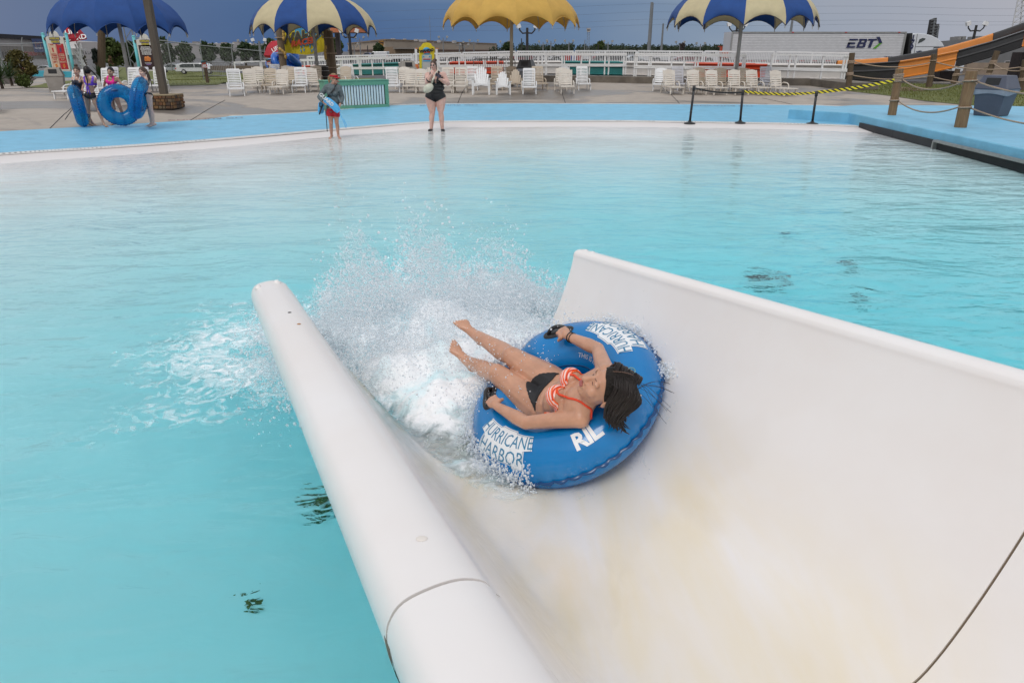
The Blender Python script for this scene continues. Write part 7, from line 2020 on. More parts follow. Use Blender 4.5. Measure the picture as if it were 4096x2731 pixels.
yucca(400, 296, 40, .80, 'yucca behind the shoulder of the girl in purple', 75, 70); yucca(458, 296, 40, .85, 'yucca behind the girl in pink', 77, 70); yucca(212, 262, 44, .8, 'small spiky yucca beside the foot of the three flags board', 79, 50)
M_turq = mat('turquoise_paint', (.045, .36, .46), .55, .08, 2)
k = MB(); p0, p1 = ground(66, 302), ground(320, 312)
k.prism([Vector((p0.x, p0.y, ground_z(p0.x, p0.y) - .1)), Vector((p0.x + .9, p0.y - .1, ground_z(p0.x, p0.y) - .1)), Vector((p1.x, p1.y, ground_z(p0.x, p0.y) - .1)), Vector((p1.x, p1.y + .5, ground_z(p0.x, p0.y) - .1)), Vector((p0.x + .9, p0.y + .4, ground_z(p0.x, p0.y) - .1))], (0, 0, .62))
top(k, 'garden_wall', M_turq, 'low turquoise painted wall with a pointed end at the far left', 'wall', p0, bevel=.03)
M_board = mat('board_white', (.60, .575, .52), .6, .06, 4); M_turqp = mat('turquoise_post', (.14, .50, .54), .55, .08, 2)
M_txtw = mat('sign_text_white', (.70, .70, .70), .5); M_redp = mat('poster_red', (.42, .012, .020), .5); M_tanp = mat('poster_tan', (.60, .44, .30), .5); M_choc = mat('poster_brown', (.030, .010, .010), .5); M_yel = mat('logo_yellow', (.60, .50, .02), .5); M_purp = mat('logo_navy', (.06, .05, .14), .5); M_orp = mat('food_orange', (.55, .17, .03), .5, .3, 8)
def sign_board(uc, vt, vb, wpx, Y, label):
    base = P2(uc, vb, Y); gz_ = ground_z(base.x, base.y); h1 = P2(uc, vt, Y).z; W = P2(uc + wpx / 2, vb, Y).x - P2(uc - wpx / 2, vb, Y).x; z0 = base.z
    root = thing('menu_board', label, 'sign board', Vector((base.x, Y, gz_)), 0, 'tall white sign boards on turquoise posts'); o = Vector((0, 0, z0 - gz_)); H = h1 - z0
    pts = [(-W / 2, 0), (W / 2, 0), (W / 2, H * .80)] + [(W / 2 - .13 * W * (1 - math.cos(a)), H * (.80 + .06 * math.sin(a))) for a in (.5, 1.0, 1.5)] + [(W * .26 * math.cos(a), H * .87 + H * .13 * math.sin(a)) for a in [math.pi * i / 10 for i in range(11)]] + [(-W / 2 + .13 * W * (1 - math.cos(a)), H * (.80 + .06 * math.sin(a))) for a in (1.5, 1.0, .5)] + [(-W / 2, H * .80)]
    k = MB(); k.prism([o + Vector((x, 0, z)) for x, z in pts], (0, .08, 0)); k.build('board', M_board, root)
    for s in (-1, 1):
        k = MB(); x = s * (W / 2 + .16); k.cyl((x, .1, 0), (x, .1, o.z + H * .92), .09, n=12); k.ell((x, .1, o.z + H * .93), (.11, .11, .06)); k.build('post', M_turqp, root, smooth=True)
        k = MB(); k.box((s * (W / 2 + .08), .08, o.z + H * .80), (.20, .12, .16)); k.build('bracket', M_post_dk, root)
    lz = o.z + H * .79; k = MB()
    k.prism([Vector((x * W, -.012, lz + z * W)) for x, z in ((-.30, .10), (.30, .12), (.31, -.03), (.24, -.03), (.26, -.26), (.12, -.28), (.0, -.24), (-.14, -.28), (-.20, -.04), (-.29, -.05))], (0, .01, 0)); k.build('logo_plate', M_purp, root)
    lettering('HURRICANE', M_yel, root, (0, -.016, lz + .035 * W), W * .145, sx=.68, bold=.004); lettering('HARBOR', M_yel, root, (.01 * W, -.016, lz - .13 * W), W * .16, sx=.74, bold=.004); lettering('Six Flags', M_txtw, root, (-.02 * W, -.018, lz + .17 * W), W * .10)
    return root, o, W, H
def rect(root, m, nm, x0, x1, z0, z1, y=-.012):
    k = MB(); k.box(((x0 + x1) / 2, y + .004, (z0 + z1) / 2), (x1 - x0, .008, z1 - z0)); return k.build(nm, m, root)
b1, o, W, H = sign_board(247, 124, 284, 70, 46, 'white sign board with tan and red THREE FLAGS posters, left of the girls')
for s, bg, fg, wd in ((-1, M_tanp, M_redp, 'LEFT.'), (1, M_redp, M_tanp, 'RIGHT.')):
    xc = s * .215 * W; rect(b1, M_redp, 'poster_border', xc - .205 * W, xc + .205 * W, o.z + .04 * H, o.z + .68 * H, -.010); rect(b1, bg, 'poster', xc - .19 * W, xc + .19 * W, o.z + .05 * H, o.z + .67 * H, -.020)
    for tx, q, sz in (('IT TAKES', .655, .05), ('JUST FOLLOW THE', .425, .035), ('THREE', .385, .115), ('FLAGS', .330, .115), ('ON THE', .285, .05), (wd, .225, .13), ('tasty', .075, .04)):
        lettering(tx, fg, b1, (xc, -.026, o.z + q * H), sz * W, sx=.95, bold=.003)
    k = MB(); k.prism([Vector((xc + x * W, -.026, o.z + (.55 + z) * H)) for x, z in ((-.045, .03), (.045, .03), (.03, -.08), (-.03, -.08))], (0, .005, 0)); k.build('cup_picture', M_redp if s < 0 else M_purp, b1)
    k = MB(); k.prism([Vector((xc + x * W, -.026, o.z + (.14 + z) * H)) for x, z in ((-.07, .02), (.05, .04), (.08, -.04), (-.05, -.06))], (0, .005, 0)); k.build('snack_picture', M_orp, b1)
b2_, o, W, H = sign_board(600, 136, 285, 66, 46, 'white sign board with a dark brown SCREAMING snack poster beside the big brown post')
rect(b2_, M_choc, 'poster', -.42 * W, .42 * W, o.z + .04 * H, o.z + .70 * H)
for tx, q, sz, sx in (("BECAUSE YOU'RE STILL", .645, .085, .62), ('SCREAMING', .590, .165, .72), ('EVEN THOUGH YOU GOT', .535, .085, .60), ('OFF THE WATER SLIDE', .495, .085, .62), ('FIVE MINUTES AGO', .455, .10, .65), ("WHEN YOU'RE HUNGRY", .215, .045, .8)):
    lettering(tx, M_txtw, b2_, (0, -.016, o.z + q * H), sz * W, sx=sx, bold=.003)
k = MB()
for x, z in ((-.10, .02), (.03, .03), (.12, .0), (-.04, -.03), (.08, -.035), (-.12, -.03)): k.ell((x * W, -.016, o.z + (.335 + z) * H), (.085 * W, .01, .042 * H), n=10, m=6)
k.build('snack_picture', M_orp, b2_)
rect(b2_, mat('snack_violet', (.20, .12, .30), .5), 'snack_label', -.14 * W, .14 * W, o.z + .165 * H, o.z + .195 * H, -.014)
lg = thing('lifeguard_chair', 'white tubular lifeguard chair behind the three flags board', 'lifeguard chair', P2(330, 276, 47))
k = MB()
for (ua, va, ub, vb_) in ((300, 178, 344, 276), (316, 172, 332, 276), (290, 200, 320, 240), (318, 205, 338, 262), (283, 196, 322, 222), (322, 222, 346, 270), (312, 230, 326, 232), (316, 246, 332, 247), (322, 260, 337, 261)): k.cyl(P2(ua, va, 47), P2(ub, vb_, 47), .055, n=6); k.cyl(P2(ua + 6, va, 48), P2(ub + 7, vb_, 48), .055, n=6)
k.build('tube_frame', M_chw, lg, world=True)['kind'] = 'stuff'
k = MB(); k.box(P2(300, 198, 47.5), (.9, .9, .10)); k.box(P2(288, 190, 47.9), (.9, .1, .9)); k.build('seat', M_chw, lg, world=True)
M_redu = mat('red_canvas', (.42, .014, .03), .7, transl=.1)
def small_umbrella(u, v, Y, w, h, tilt, label, tx, roll):
    p = P2(u, v, Y); root = thing('small_parasol', label, 'parasol', p); root.rotation_euler = (tilt, roll, .35)
    k = MB(); n = 8
    for i in range(n):
        a0, a1 = 2 * math.pi * i / n, 2 * math.pi * (i + 1) / n; A0 = (w * math.cos(a0), w * math.sin(a0)); A1 = (w * math.cos(a1), w * math.sin(a1))
        k.add([(0, 0, h), (A0[0] * .55, A0[1] * .55, h * .62), (A1[0] * .55, A1[1] * .55, h * .62)], [(0, 1, 2)]); k.add([(A0[0] * .55, A0[1] * .55, h * .62), (*A0, 0), (*A1, 0), (A1[0] * .55, A1[1] * .55, h * .62)], [(0, 1, 2, 3)]); k.add([(*A0, 0), (*A0, -.2), (*A1, -.2), (*A1, 0)], [(0, 1, 2, 3)])
    k.build('canopy', M_redu, root); k = MB(); k.cyl((0, 0, h), (0, 0, -1.6), .03, n=8); k.build('pole', M_chw, root)
    for i, t_ in enumerate(tx): lettering(t_, M_txtw, root, (.0, -w * .80, h * .34 - i * .36), .42, (R(58), 0, 0), bold=.01)
    return root
small_umbrella(299, 150, 47, .62, 1.0, R(4), 'half folded red lifeguard umbrella behind the blue parasol edge', ('LIFE', 'GUARD'), R(-8))
small_umbrella(1102, 196, 60, 1.05, .62, R(14), 'tilted red umbrella left of the yellow racer sign', ('LIFE',), R(-26))
lp = thing('wooden_pole', 'round brown timber pole seen behind the hem of the blue parasol', 'post', P2(406, 276, 48)); k = MB(); k.cyl((0, 0, 0), P2(386, 90, 48) - P2(386, 276, 48), .24, .22, 12); k.build('pole', M_post_dk, lp)
cm = thing('lattice_mast', 'grey lattice mast behind the blue parasol pole', 'mast', P2(526, 275, 54)); k = MB()
for s in (0, .55): k.bar((s, 0, 0), (s, 0, 5.2), .06, .06)
for i in range(8): k.bar((0 if i % 2 else .55, 0, .65 * i), (.55 if i % 2 else 0, 0, .65 * (i + 1)), .04, .04)
k.build('lattice', M_gpole, cm)['kind'] = 'stuff'
YS = 42.0
M_yelb = mat('yellow_board', (.62, .50, .012), .6, .06, 3); M_wgrey = mat('letter_charcoal', (.055, .050, .045), .6); M_rac = mat('letter_red', (.45, .060, .015), .6); M_cyan = mat('splash_blue', (.05, .30, .55), .5, .2, 4)
ws = thing('ride_sign', 'yellow plank ride sign lettered WAHOO RACER between two timber posts', 'sign', P2(1225, 216, YS))
us = [1137, 1160, 1182, 1204, 1223, 1244, 1265, 1284, 1304]
bot = lambda u: np.interp(u, [1137, 1160, 1225, 1304], [212, 214, 221, 206])
for i in range(8):
    k = MB(); k.prism([P2(us[i] + .4, float(bot(us[i])), YS), P2(us[i + 1] - .4, float(bot(us[i + 1])), YS), P2(us[i + 1] - .4, 112, YS), P2(us[i] + .4, 112, YS)], (0, .08, 0)); k.build('plank', M_yelb, ws, world=True)
k = MB(); k.prism([P2(u, v, YS - .02) for u, v in ((1180, 118), (1220, 108), (1262, 114), (1290, 140), (1268, 160), (1262, 178), (1256, 172), (1252, 190), (1247, 174), (1240, 196), (1236, 178), (1226, 186), (1222, 176), (1214, 192), (1210, 180), (1204, 196), (1200, 184), (1196, 170), (1176, 150))], (0, .01, 0)); k.build('splash_shape', M_cyan, ws, world=True)
tiltw = -R(10)
lettering('WAHOO', mat('letter_outline', (.50, .40, .01), .6), ws, P2(1219, 144, YS - .05) - ws.location, .66, (R(90), tiltw, 0), shear=.25, bold=.05, sx=1.02); lettering('WAHOO', M_wgrey, ws, P2(1219, 144, YS - .07) - ws.location, .66, (R(90), tiltw, 0), shear=.25, bold=.028, sx=1.02)
lettering('RACER', M_rac, ws, P2(1212, 170, YS - .09) - ws.location, .40, (R(90), tiltw, 0), shear=.3, bold=.022, sx=1.15)
for u, v in ((1204, 204), (1216, 200), (1247, 204), (1254, 198)):
    k = MB(); k.ell(P2(u, v, YS - .02), (.035, .01, .09)); k.build('drip', M_cyan, ws, world=True)
M_wpost = mat('grey_timber', (.13, .095, .06), .85, .3, 8, base2=(.20, .15, .10), bump=.4, bscale=15, stretch=(3, 3, .3))
for u0, u1, r, dx, lb in ((1124, 1142, .20, 0, 'thick weathered timber post left of the yellow racer sign'), (1308, 1324, .165, 1, 'pair of tied timber posts right of the yellow racer sign')):
    b = P2(u1, 338, YS - .6); t_ = P2(u0, 110, YS - .6); t_.y = b.y; root = thing('timber_post', lb, 'post', b)
    for j in range(1 + dx):
        k = MB(); k.tube([(j * .24, 0, 0), ((t_.x - b.x) * 0 + j * .22, 0, (t_.z - b.z) / 2), (j * .20, 0, (t_.z - b.z) * (1 - .06 * j))], [r, r * .95, r * .9], 12); k.build('post_shaft', M_wpost, root)
    for q in (.30, .55, .82):
        k = MB(); k.tube([(math.cos(a) * (r + .06 + dx * .12) + dx * .11, math.sin(a) * (r + .04), (t_.z - b.z) * q) for a in [2 * math.pi * i / 16 for i in range(16)]], .03, 6, closed=True); k.build('rope_wrap', M_rope, root)
M_float = mat('net_float', (.50, .32, .08), .6, .2, 6)
fl_ = 0
for pts, lb in ((((1134, 128), (1134, 140), (1135, 154)), 'tan net floats at the top of the left timber post'), (((1122, 198), (1131, 206), (1140, 216), (1143, 228)), 'string of tan net floats across the left timber post'), (((1302, 192), (1300, 206), (1301, 220), (1302, 232)), 'string of tan net floats on the right timber post'), (((1201, 280), (1204, 294)), 'pair of tan net floats hanging behind the loungers')):
    root = thing('float_string', lb, 'net floats', P2(pts[0][0], pts[0][1], YS - 1.1), 0, 'tan net floats on the ride sign posts')
    for i, (u, v) in enumerate(pts):
        p = P2(u, v, YS - 1.1); q = P2(*pts[min(i + 1, len(pts) - 1)], YS - 1.1) if i + 1 < len(pts) else p + (p - P2(*pts[i - 1], YS - 1.1)); d = (q - p).normalized(); M_ = d.to_track_quat('Z', 'Y').to_matrix(); k = MB(); k.ell(p, (.075, .075, .125), M_); k.build('float', M_float, root, world=True, smooth=True)
br = thing('barrel', 'dark wooden barrel beside the right timber post', 'barrel', P2(1298, 330, 40))
k = MB(); Hb = P2(1298, 262, 40).z - P2(1298, 330, 40).z; k.lathe([(.24, 0), (.30, Hb * .5), (.25, Hb)], 16); k.build('staves', mat('dark_barrel', (.030, .024, .020), .8, .4, 8), br)
for q in (.1, .35, .68, .92):
    k = MB(); r_ = float(np.interp(q, [0, .5, 1], [.25, .31, .26])); k.tube([(math.cos(a) * r_, math.sin(a) * r_, Hb * q) for a in [2 * math.pi * i / 18 for i in range(18)]], .018, 5, closed=True); k.build('hoop', M_steelgrey, br)
M_vin2 = mat('bright_blue_vinyl', (.010, .12, .50), .35, .2, 2, coat=.4)
for i, (u, v, r, ry, rz, lb) in enumerate(((1108, 266, .46, .5, .4, 'blue ring lying lowest in the pile by the sign'), (1122, 252, .46, 1.0, 1.1, 'blue ring leaning in the pile left of the timber post'), (1160, 262, .48, .3, .2, 'blue ring lowest right of the timber post'), (1166, 246, .46, .7, 2.0, 'blue ring in the middle of the pile right of the timber post'), (1158, 228, .44, 1.2, .8, 'blue ring topmost of the pile right of the timber post'))):
    k = MB(); k.tube([(math.cos(a) * r, math.sin(a) * r, .02 * math.sin(a * 5)) for a in [2 * math.pi * j / 22 for j in range(22)]], .19, 8, closed=True); o = k.build('swim_tube', M_vin2, None, loc=P2(u, v, YS + .9), smooth=True); o.rotation_euler = (ry, .3, rz); tag(o, lb, 'swim tube', 'blue rings piled behind the ride sign')
def exit_sign(uc, vt, vm, vb, wpx, vfoot, Y, label):
    b = P2(uc, vfoot, Y); root = thing('exit_sign', label, 'sign', b, 0, 'small EXIT ONLY signs'); w = P2(uc + wpx / 2, vm, Y).x - P2(uc - wpx / 2, vm, Y).x
    zt, zm, zb = (P2(uc, v, Y).z - b.z for v in (vt, vm, vb))
    k = MB(); k.box((0, .06, zb / 2 + .05), (.12, .10, zb + .1)); k.build('post', M_post_dk, root)
    rect(root, mat('sign_turquoise', (.04, .35, .42), .5), 'logo_panel', -w / 2, w / 2, zm + .004, zt); rect(root, M_redp, 'exit_panel', -w / 2, w / 2, zb, zm)
    lettering('WAHOO', M_wgrey, root, (0, -.02, (zt + zm) / 2 + .03), .075, (R(90), -.15, 0), shear=.2, bold=.01); lettering('RACER', M_rac, root, (0, -.02, (zt + zm) / 2 - .04), .065, (R(90), -.15, 0), shear=.2, bold=.008)
    for i, t_ in enumerate(('EXIT', 'ONLY')): lettering(t_, M_txtw, root, (0, -.02, zm - (zm - zb) * (.30 + .38 * i)), .085, bold=.006)
exit_sign(829, 244, 259, 273, 21, 332, 36, 'small turquoise and red EXIT ONLY sign on a brown post in the grass')
exit_sign(1081, 237, 251, 262, 18, 300, 40, 'small turquoise and red EXIT ONLY sign behind the loungers under the striped parasol')
nb = thing('notice_board', 'yellow arched notice board with rules behind the woman in black', 'sign board', P2(1707, 315, 37)); YN = 37.0
def np_(u, v): return P2(u, v, YN) - nb.location
outl = [(1679, 318), (1735, 318), (1738, 190), (1728, 184), (1724, 176), (1716, 172), (1706, 171), (1694, 173), (1688, 178), (1684, 186), (1676, 191)]
k = MB(); k.prism([np_(u, v) for u, v in outl], (0, .07, 0)); k.build('board', M_yelb, nb)
k = MB(); k.prism([np_(u, v) - Vector((0, .02, 0)) for u, v in ((1688, 318), (1727, 318), (1727, 222), (1724, 218), (1692, 218), (1688, 222))], (0, .02, 0)); k.build('panel_border', mat('panel_teal', (.05, .30, .33), .5), nb)
k = MB(); k.prism([np_(u, v) - Vector((0, .03, 0)) for u, v in ((1690, 318), (1725, 318), (1725, 222), (1722, 220), (1694, 220), (1690, 222))], (0, .02, 0)); k.build('rules_panel', mat('panel_grey', (.42, .43, .42), .5, .05, 8), nb)
k = MB(); k.prism([np_(u, v) - Vector((0, .045, 0)) for u, v in ((1693, 247), (1722, 247), (1722, 241), (1693, 241))], (0, .01, 0)); k.build('blue_strip', M_cyan, nb)
for u in (1695, 1719):
    k = MB(); k.prism([np_(u + x, v) - Vector((0, .045, 0)) for x, v in ((-3, 230), (3, 230), (3, 225), (-3, 225))], (0, .01, 0)); k.build('blue_icon', M_cyan, nb)
for i in range(6):
    k = MB(); k.cyl(np_(1695 + i * 5, 238) - Vector((0, .05, 0)), np_(1695 + i * 5, 238), .028, n=10); k.build('red_icon', M_redp, nb)
k = MB(); k.ell(np_(1707, 205) - Vector((0, .02, 0)), (.19, .02, .17)); k.build('logo_disc', M_cyan, nb)
lettering('WAHOO', M_dark, nb, np_(1706, 204) - Vector((0, .05, 0)), .17, (R(90), -.12, 0), shear=.2, bold=.012); lettering('RACER', M_rac, nb, np_(1708, 210) - Vector((0, .05, 0)), .10, (R(90), -.12, 0), shear=.2, bold=.008)
for u in (1666, 1748):
    k = MB(); a, b = np_(u, 345), np_(u, 196); k.box(((a.x + b.x) / 2, .1, (a.z + b.z) / 2), (.11, .10, b.z - a.z)); k.build('post', M_white, nb)
    k = MB(); k.box((b.x, .1, b.z + .015), (.14, .13, .03)); k.build('post_cap', M_orp, nb)
for j, (c_, v0, v1) in enumerate((((.05, .05, .05), 226, 229), ((.03, .25, .04), 230, 237), ((.45, .02, .02), 238, 244))): rect(nb, mat('marker_%d' % j, c_, .5), 'height_marker', np_(1664, 0).x - .0, np_(1669, 0).x + .02, np_(1666, v1).z, np_(1666, v0).z, .02)
cone = thing('marker_post', 'orange and teal foot of a white marker post behind the loungers', 'post', P2(1671, 320, 36)); k = MB(); k.box((0, 0, .40), (.14, .14, .60)); k.build('orange_sleeve', mat('sleeve_orange', (.50, .13, .03), .6), cone); k = MB(); k.box((0, 0, .05), (.15, .15, .10)); k.build('teal_foot', M_turq, cone)
def chain_fence(p, h, n, label):
    root = thing('chain_link_fence', label, 'fence', Vector((p[0].x, p[0].y, p[0].z))); L = [Vector(q) for q in p]
    tot = sum((L[i + 1] - L[i]).length for i in range(len(L) - 1))
    for i, q in enumerate(L):
        k = MB(); k.cyl(q, q + Vector((0, 0, h[i])), .045, n=8); k.cyl(q + Vector((0, 0, h[i])), q + Vector((.12, .1, h[i] + .45)), .025, n=6); k.build('post', M_galv, root, world=True)
    k = MB(); rl = MB()
    for i in range(len(L) - 1):
        a, b = L[i], L[i + 1]; rl.cyl(a + Vector((0, 0, h[i])), b + Vector((0, 0, h[i + 1])), .035, n=6)
        m_ = int((b - a).length / .17)
        for j in range(-8, m_):
            for s in (0, 1):
                q0, q1 = (j / m_, (j + 8) / m_) if s else ((j + 8) / m_, j / m_); z0, z1 = 0, 1
                if q0 < 0: z0 = (0 - q0) / (q1 - q0); q0 = 0
                if q1 < 0: z1 = (0 - q0) / (q1 - q0) if False else q0 / (q0 - q1); q1 = 0
                if q0 > 1 : z0 = (q0 - 1) / (q0 - q1); q0 = 1
                if q1 > 1: z1 = (1 - q0) / (q1 - q0); q1 = 1
                A0, B0 = a.lerp(b, q0) + Vector((0, 0, h[i] * z0)), a.lerp(b, q1) + Vector((0, 0, h[i] * z1))
                if (B0 - A0).length > .05: k.add([A0 - Vector((0.004, 0, 0)), A0 + Vector((.004, 0, 0)), B0 + Vector((.004, 0, 0)), B0 - Vector((.004, 0, 0))], [(0, 1, 2, 3)])
    rl.build('top_rail', M_galv, root, world=True); k.build('wire_mesh', M_galv, root, world=True)['kind'] = 'stuff'
def fpost(u, vt, vb, Y): b = P2(u, vb, Y); return b, P2(u, vt, Y).z - b.z
f1 = [fpost(u, vt, vb, Y) for u, vt, vb, Y in ((-40, 182, 290, 52), (18, 178, 288, 54), (112, 176, 286, 57), (202, 172, 284, 60), (318, 165, 282, 64))]
chain_fence([q[0] for q in f1], [q[1] for q in f1], 0, 'chain link fence with a top rail before the warehouse at the far left')
f2 = [fpost(u, vt, vb, Y) for u, vt, vb, Y in ((560, 151, 284, 52), (690, 166, 284, 56), (815, 182, 284, 60), (938, 194, 284, 64), (1066, 207, 282, 68), (1175, 218, 280, 72), (1290, 228, 280, 76))]
chain_fence([q[0] for q in f2], [q[1] for q in f2], 0, 'long chain link fence sloping down behind the round trees and gates')
def bather(name_label, cropf, Y, pts, S, skin_c, hu, hf, front, zf, hands=(), feet=(), voxel=.009, hk=1.0, shades=False, toes=True):
    """pts: crop pixels and distance offset of every joint"""
    J = {k_: aty(*cropf(a, b2), Y + d) for k_, (a, b2, d) in pts.items()}
    J['hu'] = unit(hu); J['hf'] = unit(Vector(hf) - J['hu'] * Vector(hf).dot(J['hu'])); J['hs'] = J['hf'].cross(J['hu']); J['front'] = Vector(front); J['hk'] = hk
    for q in 'LR': J['ankle' + q].z = zf + .085
    b = MB(); add_torso(b, J, S); add_limbs(b, J, S); add_head(b, J)
    for q, d in zip('LR', feet): add_foot(b, J['ankle' + q], Vector((J['ankle' + q].x, J['ankle' + q].y, zf + .022)) + unit(d) * .115, Vector((0, 0, -1)), .92)
    for q, (d, pl, c) in zip('LR', hands): add_hand(b, J['wr' + q], d, pl, .95 * S.get('hand', 1), c)
    base = Vector((J['pelvis'].x, Y, zf)); b.v = [tuple(Vector(p) - base) for p in b.v]
    root = thing('person', name_label, 'person', base)
    me = remesh(b, 'body', voxel, 3); me.materials.append(skin('skin', skin_c)); link(bpy.data.objects.new('body', me), root)
    Jr = {k_: (v - base if k_ in pts else v) for k_, v in J.items()}
    face_parts(root, Jr, M_eye, M_lip, M_brow)
    up, fr, sd = J['tup'], J['tfr'], J['tsd']; pl = Jr['pelvis']; Lt = (Jr['neck'] - pl).length
    return root, me, Jr, (lambda p: ((p - pl).dot(sd), (p - pl).dot(fr), (p - pl).dot(up))), Lt
def hair_cap(root, J, m, front=.62, back=1.2, vol=1.08):
    k = MB(); rows = []
    for i in range(10):
        row = []
        for jx in range(21):
            a = 2 * math.pi * jx / 20; f_ = math.cos(a); t2 = math.pi * .58 * i / 9 * (front + (back - front) * (.5 - .5 * f_) ** .6)
            row.append(head_pt(J, math.sin(a) * math.sin(t2) * .077 * vol, -.012 + f_ * math.sin(t2) * .097 * vol, .025 + math.cos(t2) * .097 * vol))
        rows.append(row)
    k.grid(rows); return k.build('hair', m, root, smooth=True)
def lock(root, J, pts, r, m, nm='hair_lock'):
    k = MB(); P = catmull([head_pt(J, *p) for p in pts], 5); n = len(P); k.tube(P, [max(.003, r * (1 - (i / n) ** 3)) for i in range(n)], 8); k.build(nm, m, root, smooth=True)
def brief(root, me, tl_, m, waist=.07, cut=.70, low=-.075, nm='swim_bottom', wide=.24):
    def f(p):
        s, fr_, u = tl_(p)
        if abs(s) > wide or u > waist or u < -.2: return -1
        return u - (low + cut * abs(s) * (1 if fr_ > 0 else .75))
    return garment(root, me, nm, m, f, .008)
cgirl = lambda x, y: (260 + x / 5.808, 250 + y / 5.808)
YG = 19.6; ZG = ground_z(*aty(510, 508, YG).to_2d()) + .02
SG = dict(hip=.135, waist=.105, rib=.115, bust=.035, k=.92, thigh=.92, calf=.9, arm=.85)
r1_, me1, J1, tl1, L1 = bather('girl with a bun in a navy swimsuit with white straps, leftmost of the group', cgirl, YG + .25, dict(pelvis=(310, 760, 0), neck=(290, 315, 0), head=(275, 205, -.02), shL=(400, 370, .05), shR=(190, 372, .05), hipL=(365, 800, 0), hipR=(255, 800, 0), kneeL=(450, 1110, -.02), kneeR=(400, 1110, 0), ankleL=(640, 1440, .1), ankleR=(480, 1450, 0),
    elL=(430, 520, -.1), wrL=(400, 640, -.25), elR=(200, 560, -.05), wrR=(290, 640, -.25)), SG, (.50, .29, .21), (0, 0, 1), (.15, -1, -.05), (.2, -1, 0), ZG, (((.2, -.6, -.3), (0, 0, -1), .5), ((.4, -.6, -.2), (0, 0, -1), .5)), ((.8, -.4, 0), (.5, -.8, 0)))
M_navysuit = mat('navy_swimsuit', (.012, .014, .030), .6)
garment(r1_, me1, 'swimsuit', M_navysuit, lambda p: -1 if abs(tl1(p)[0]) > .17 or tl1(p)[2] > L1 * .80 - .2 * abs(tl1(p)[0]) else tl1(p)[2] + .07 - .6 * abs(tl1(p)[0]), .008)
sn = Snap(me1)
for s in (-1, 1):
    k = MB(); q = J1['pelvis'] + J1['tup'] * L1 * .78 + J1['tsd'] * s * .07; k.tube(sn.path([q + J1['tfr'] * .12, q + J1['tup'] * .09 + J1['tfr'] * .08 + J1['tsd'] * s * .01, q + J1['tup'] * .13], .005, 5), .010, 6); k.build('strap', M_chw, r1_)
hc = hair_cap(r1_, J1, M_hair_brown); k = MB(); k.ell(head_pt(J1, 0, -.02, .145), (.050, .045, .035), n=10, m=7); k.build('hair_bun', M_hair_brown, hc, smooth=True)
r2_, me2, J2, tl2, L2 = bather('girl seen from behind in a purple top and black bottoms with two dark braids', cgirl, YG, dict(pelvis=(590, 760, 0), neck=(555, 320, 0), head=(515, 205, .02), shL=(425, 380, .05), shR=(695, 385, 0), hipL=(525, 800, 0), hipR=(655, 800, 0), kneeL=(545, 1110, .02), kneeR=(765, 1090, 0), ankleL=(585, 1460, 0), ankleR=(905, 1450, -.08),
    elL=(330, 480, .2), wrL=(240, 570, .3), elR=(715, 560, .22), wrR=(600, 640, .35)), SG, (.46, .27, .18), (-.1, .1, 1), (-.5, .9, -.1), (-.1, 1, 0), ZG, (((-.4, .2, -.4), (0, 0, -1), .4), ((-.6, .5, 0), (0, 0, -1), .4)), ((-.1, 1, 0), (.75, -.5, 0)))
M_purple = mat('purple_swim', (.155, .055, .52), .6)
def top2(p):
    s, f_, u = tl2(p)
    if u > L2 * .52 and u < L2 * .64 and abs(s) < .17: return 1
    if L2 * .6 < u < L2 * 1.02 and .060 < abs(s) - .02 * (u > L2 * .8) < .125 and (f_ < .05 or f_ > .02): return 1 if abs(s) < .15 else -1
    return -1
garment(r2_, me2, 'swim_top', M_purple, top2, .008); brief(r2_, me2, tl2, M_swim_black, .075, .55, -.10)
for i, (dx, L_) in enumerate(((-.04, .26), (.03, .30))):
    q = J2['pelvis'] + J2['tup'] * L2 * .56 - J2['tfr'] * .125; k = MB(); k.tube([q, q + Vector((dx * .5, -.02, -.08)), q + Vector((dx, -.01, -L_ * .8))], [.022, .018, .010], 6); k.build('bow_end', M_purple, r2_, smooth=True)
hc = hair_cap(r2_, J2, M_hair_dark, .66, 1.6, 1.12)
lock(hc, J2, ((-.06, -.07, .02), (-.07, -.10, -.08), (-.05, -.14, -.18), (-.06, -.15, -.30), (-.10, -.15, -.42)), .024, M_hair_dark, 'braid'); lock(hc, J2, ((.07, -.06, .03), (.12, -.06, -.03), (.17, -.04, -.12), (.19, -.05, -.2)), .020, M_hair_dark, 'braid')
r3_, me3, J3, tl3, L3 = bather('smiling girl in a bright pink top behind the upright blue tube', cgirl, YG + .35, dict(pelvis=(1105, 720, 0), neck=(1072, 325, 0), head=(1062, 222, -.03), shL=(1215, 378, 0), shR=(950, 385, 0), hipL=(1165, 760, 0), hipR=(1045, 760, 0), kneeL=(1280, 1050, 0), kneeR=(1135, 1070, 0), ankleL=(1405, 1420, 0), ankleR=(1155, 1430, 0),
    elL=(1290, 480, -.02), wrL=(1385, 560, -.15), elR=(905, 560, .02), wrR=(960, 640, -.15)), SG, (.36, .20, .13), (0, 0, 1), (.05, -1, -.05), (0, -1, 0), ZG, (((.4, -.5, -.3), (0, 0, -1), .5), ((.4, -.5, -.3), (0, 0, -1), .5)), ((.4, -1, 0), (-.4, -1, 0)))
M_pink = mat('pink_swim', (.72, .012, .25), .55)
def top3(p):
    s, f_, u = tl3(p)
    if -.02 < u < L3 * .74 and abs(s) < .155: return 1
    return 1 if L3 * .7 < u < L3 * 1.04 and .045 < abs(s) < .105 else -1
garment(r3_, me3, 'swim_top', M_pink, top3, .008); brief(r3_, me3, tl3, M_swim_black, .03, .5, -.10); hair_cap(r3_, J3, M_hair_dark, .64, 1.15, 1.05)
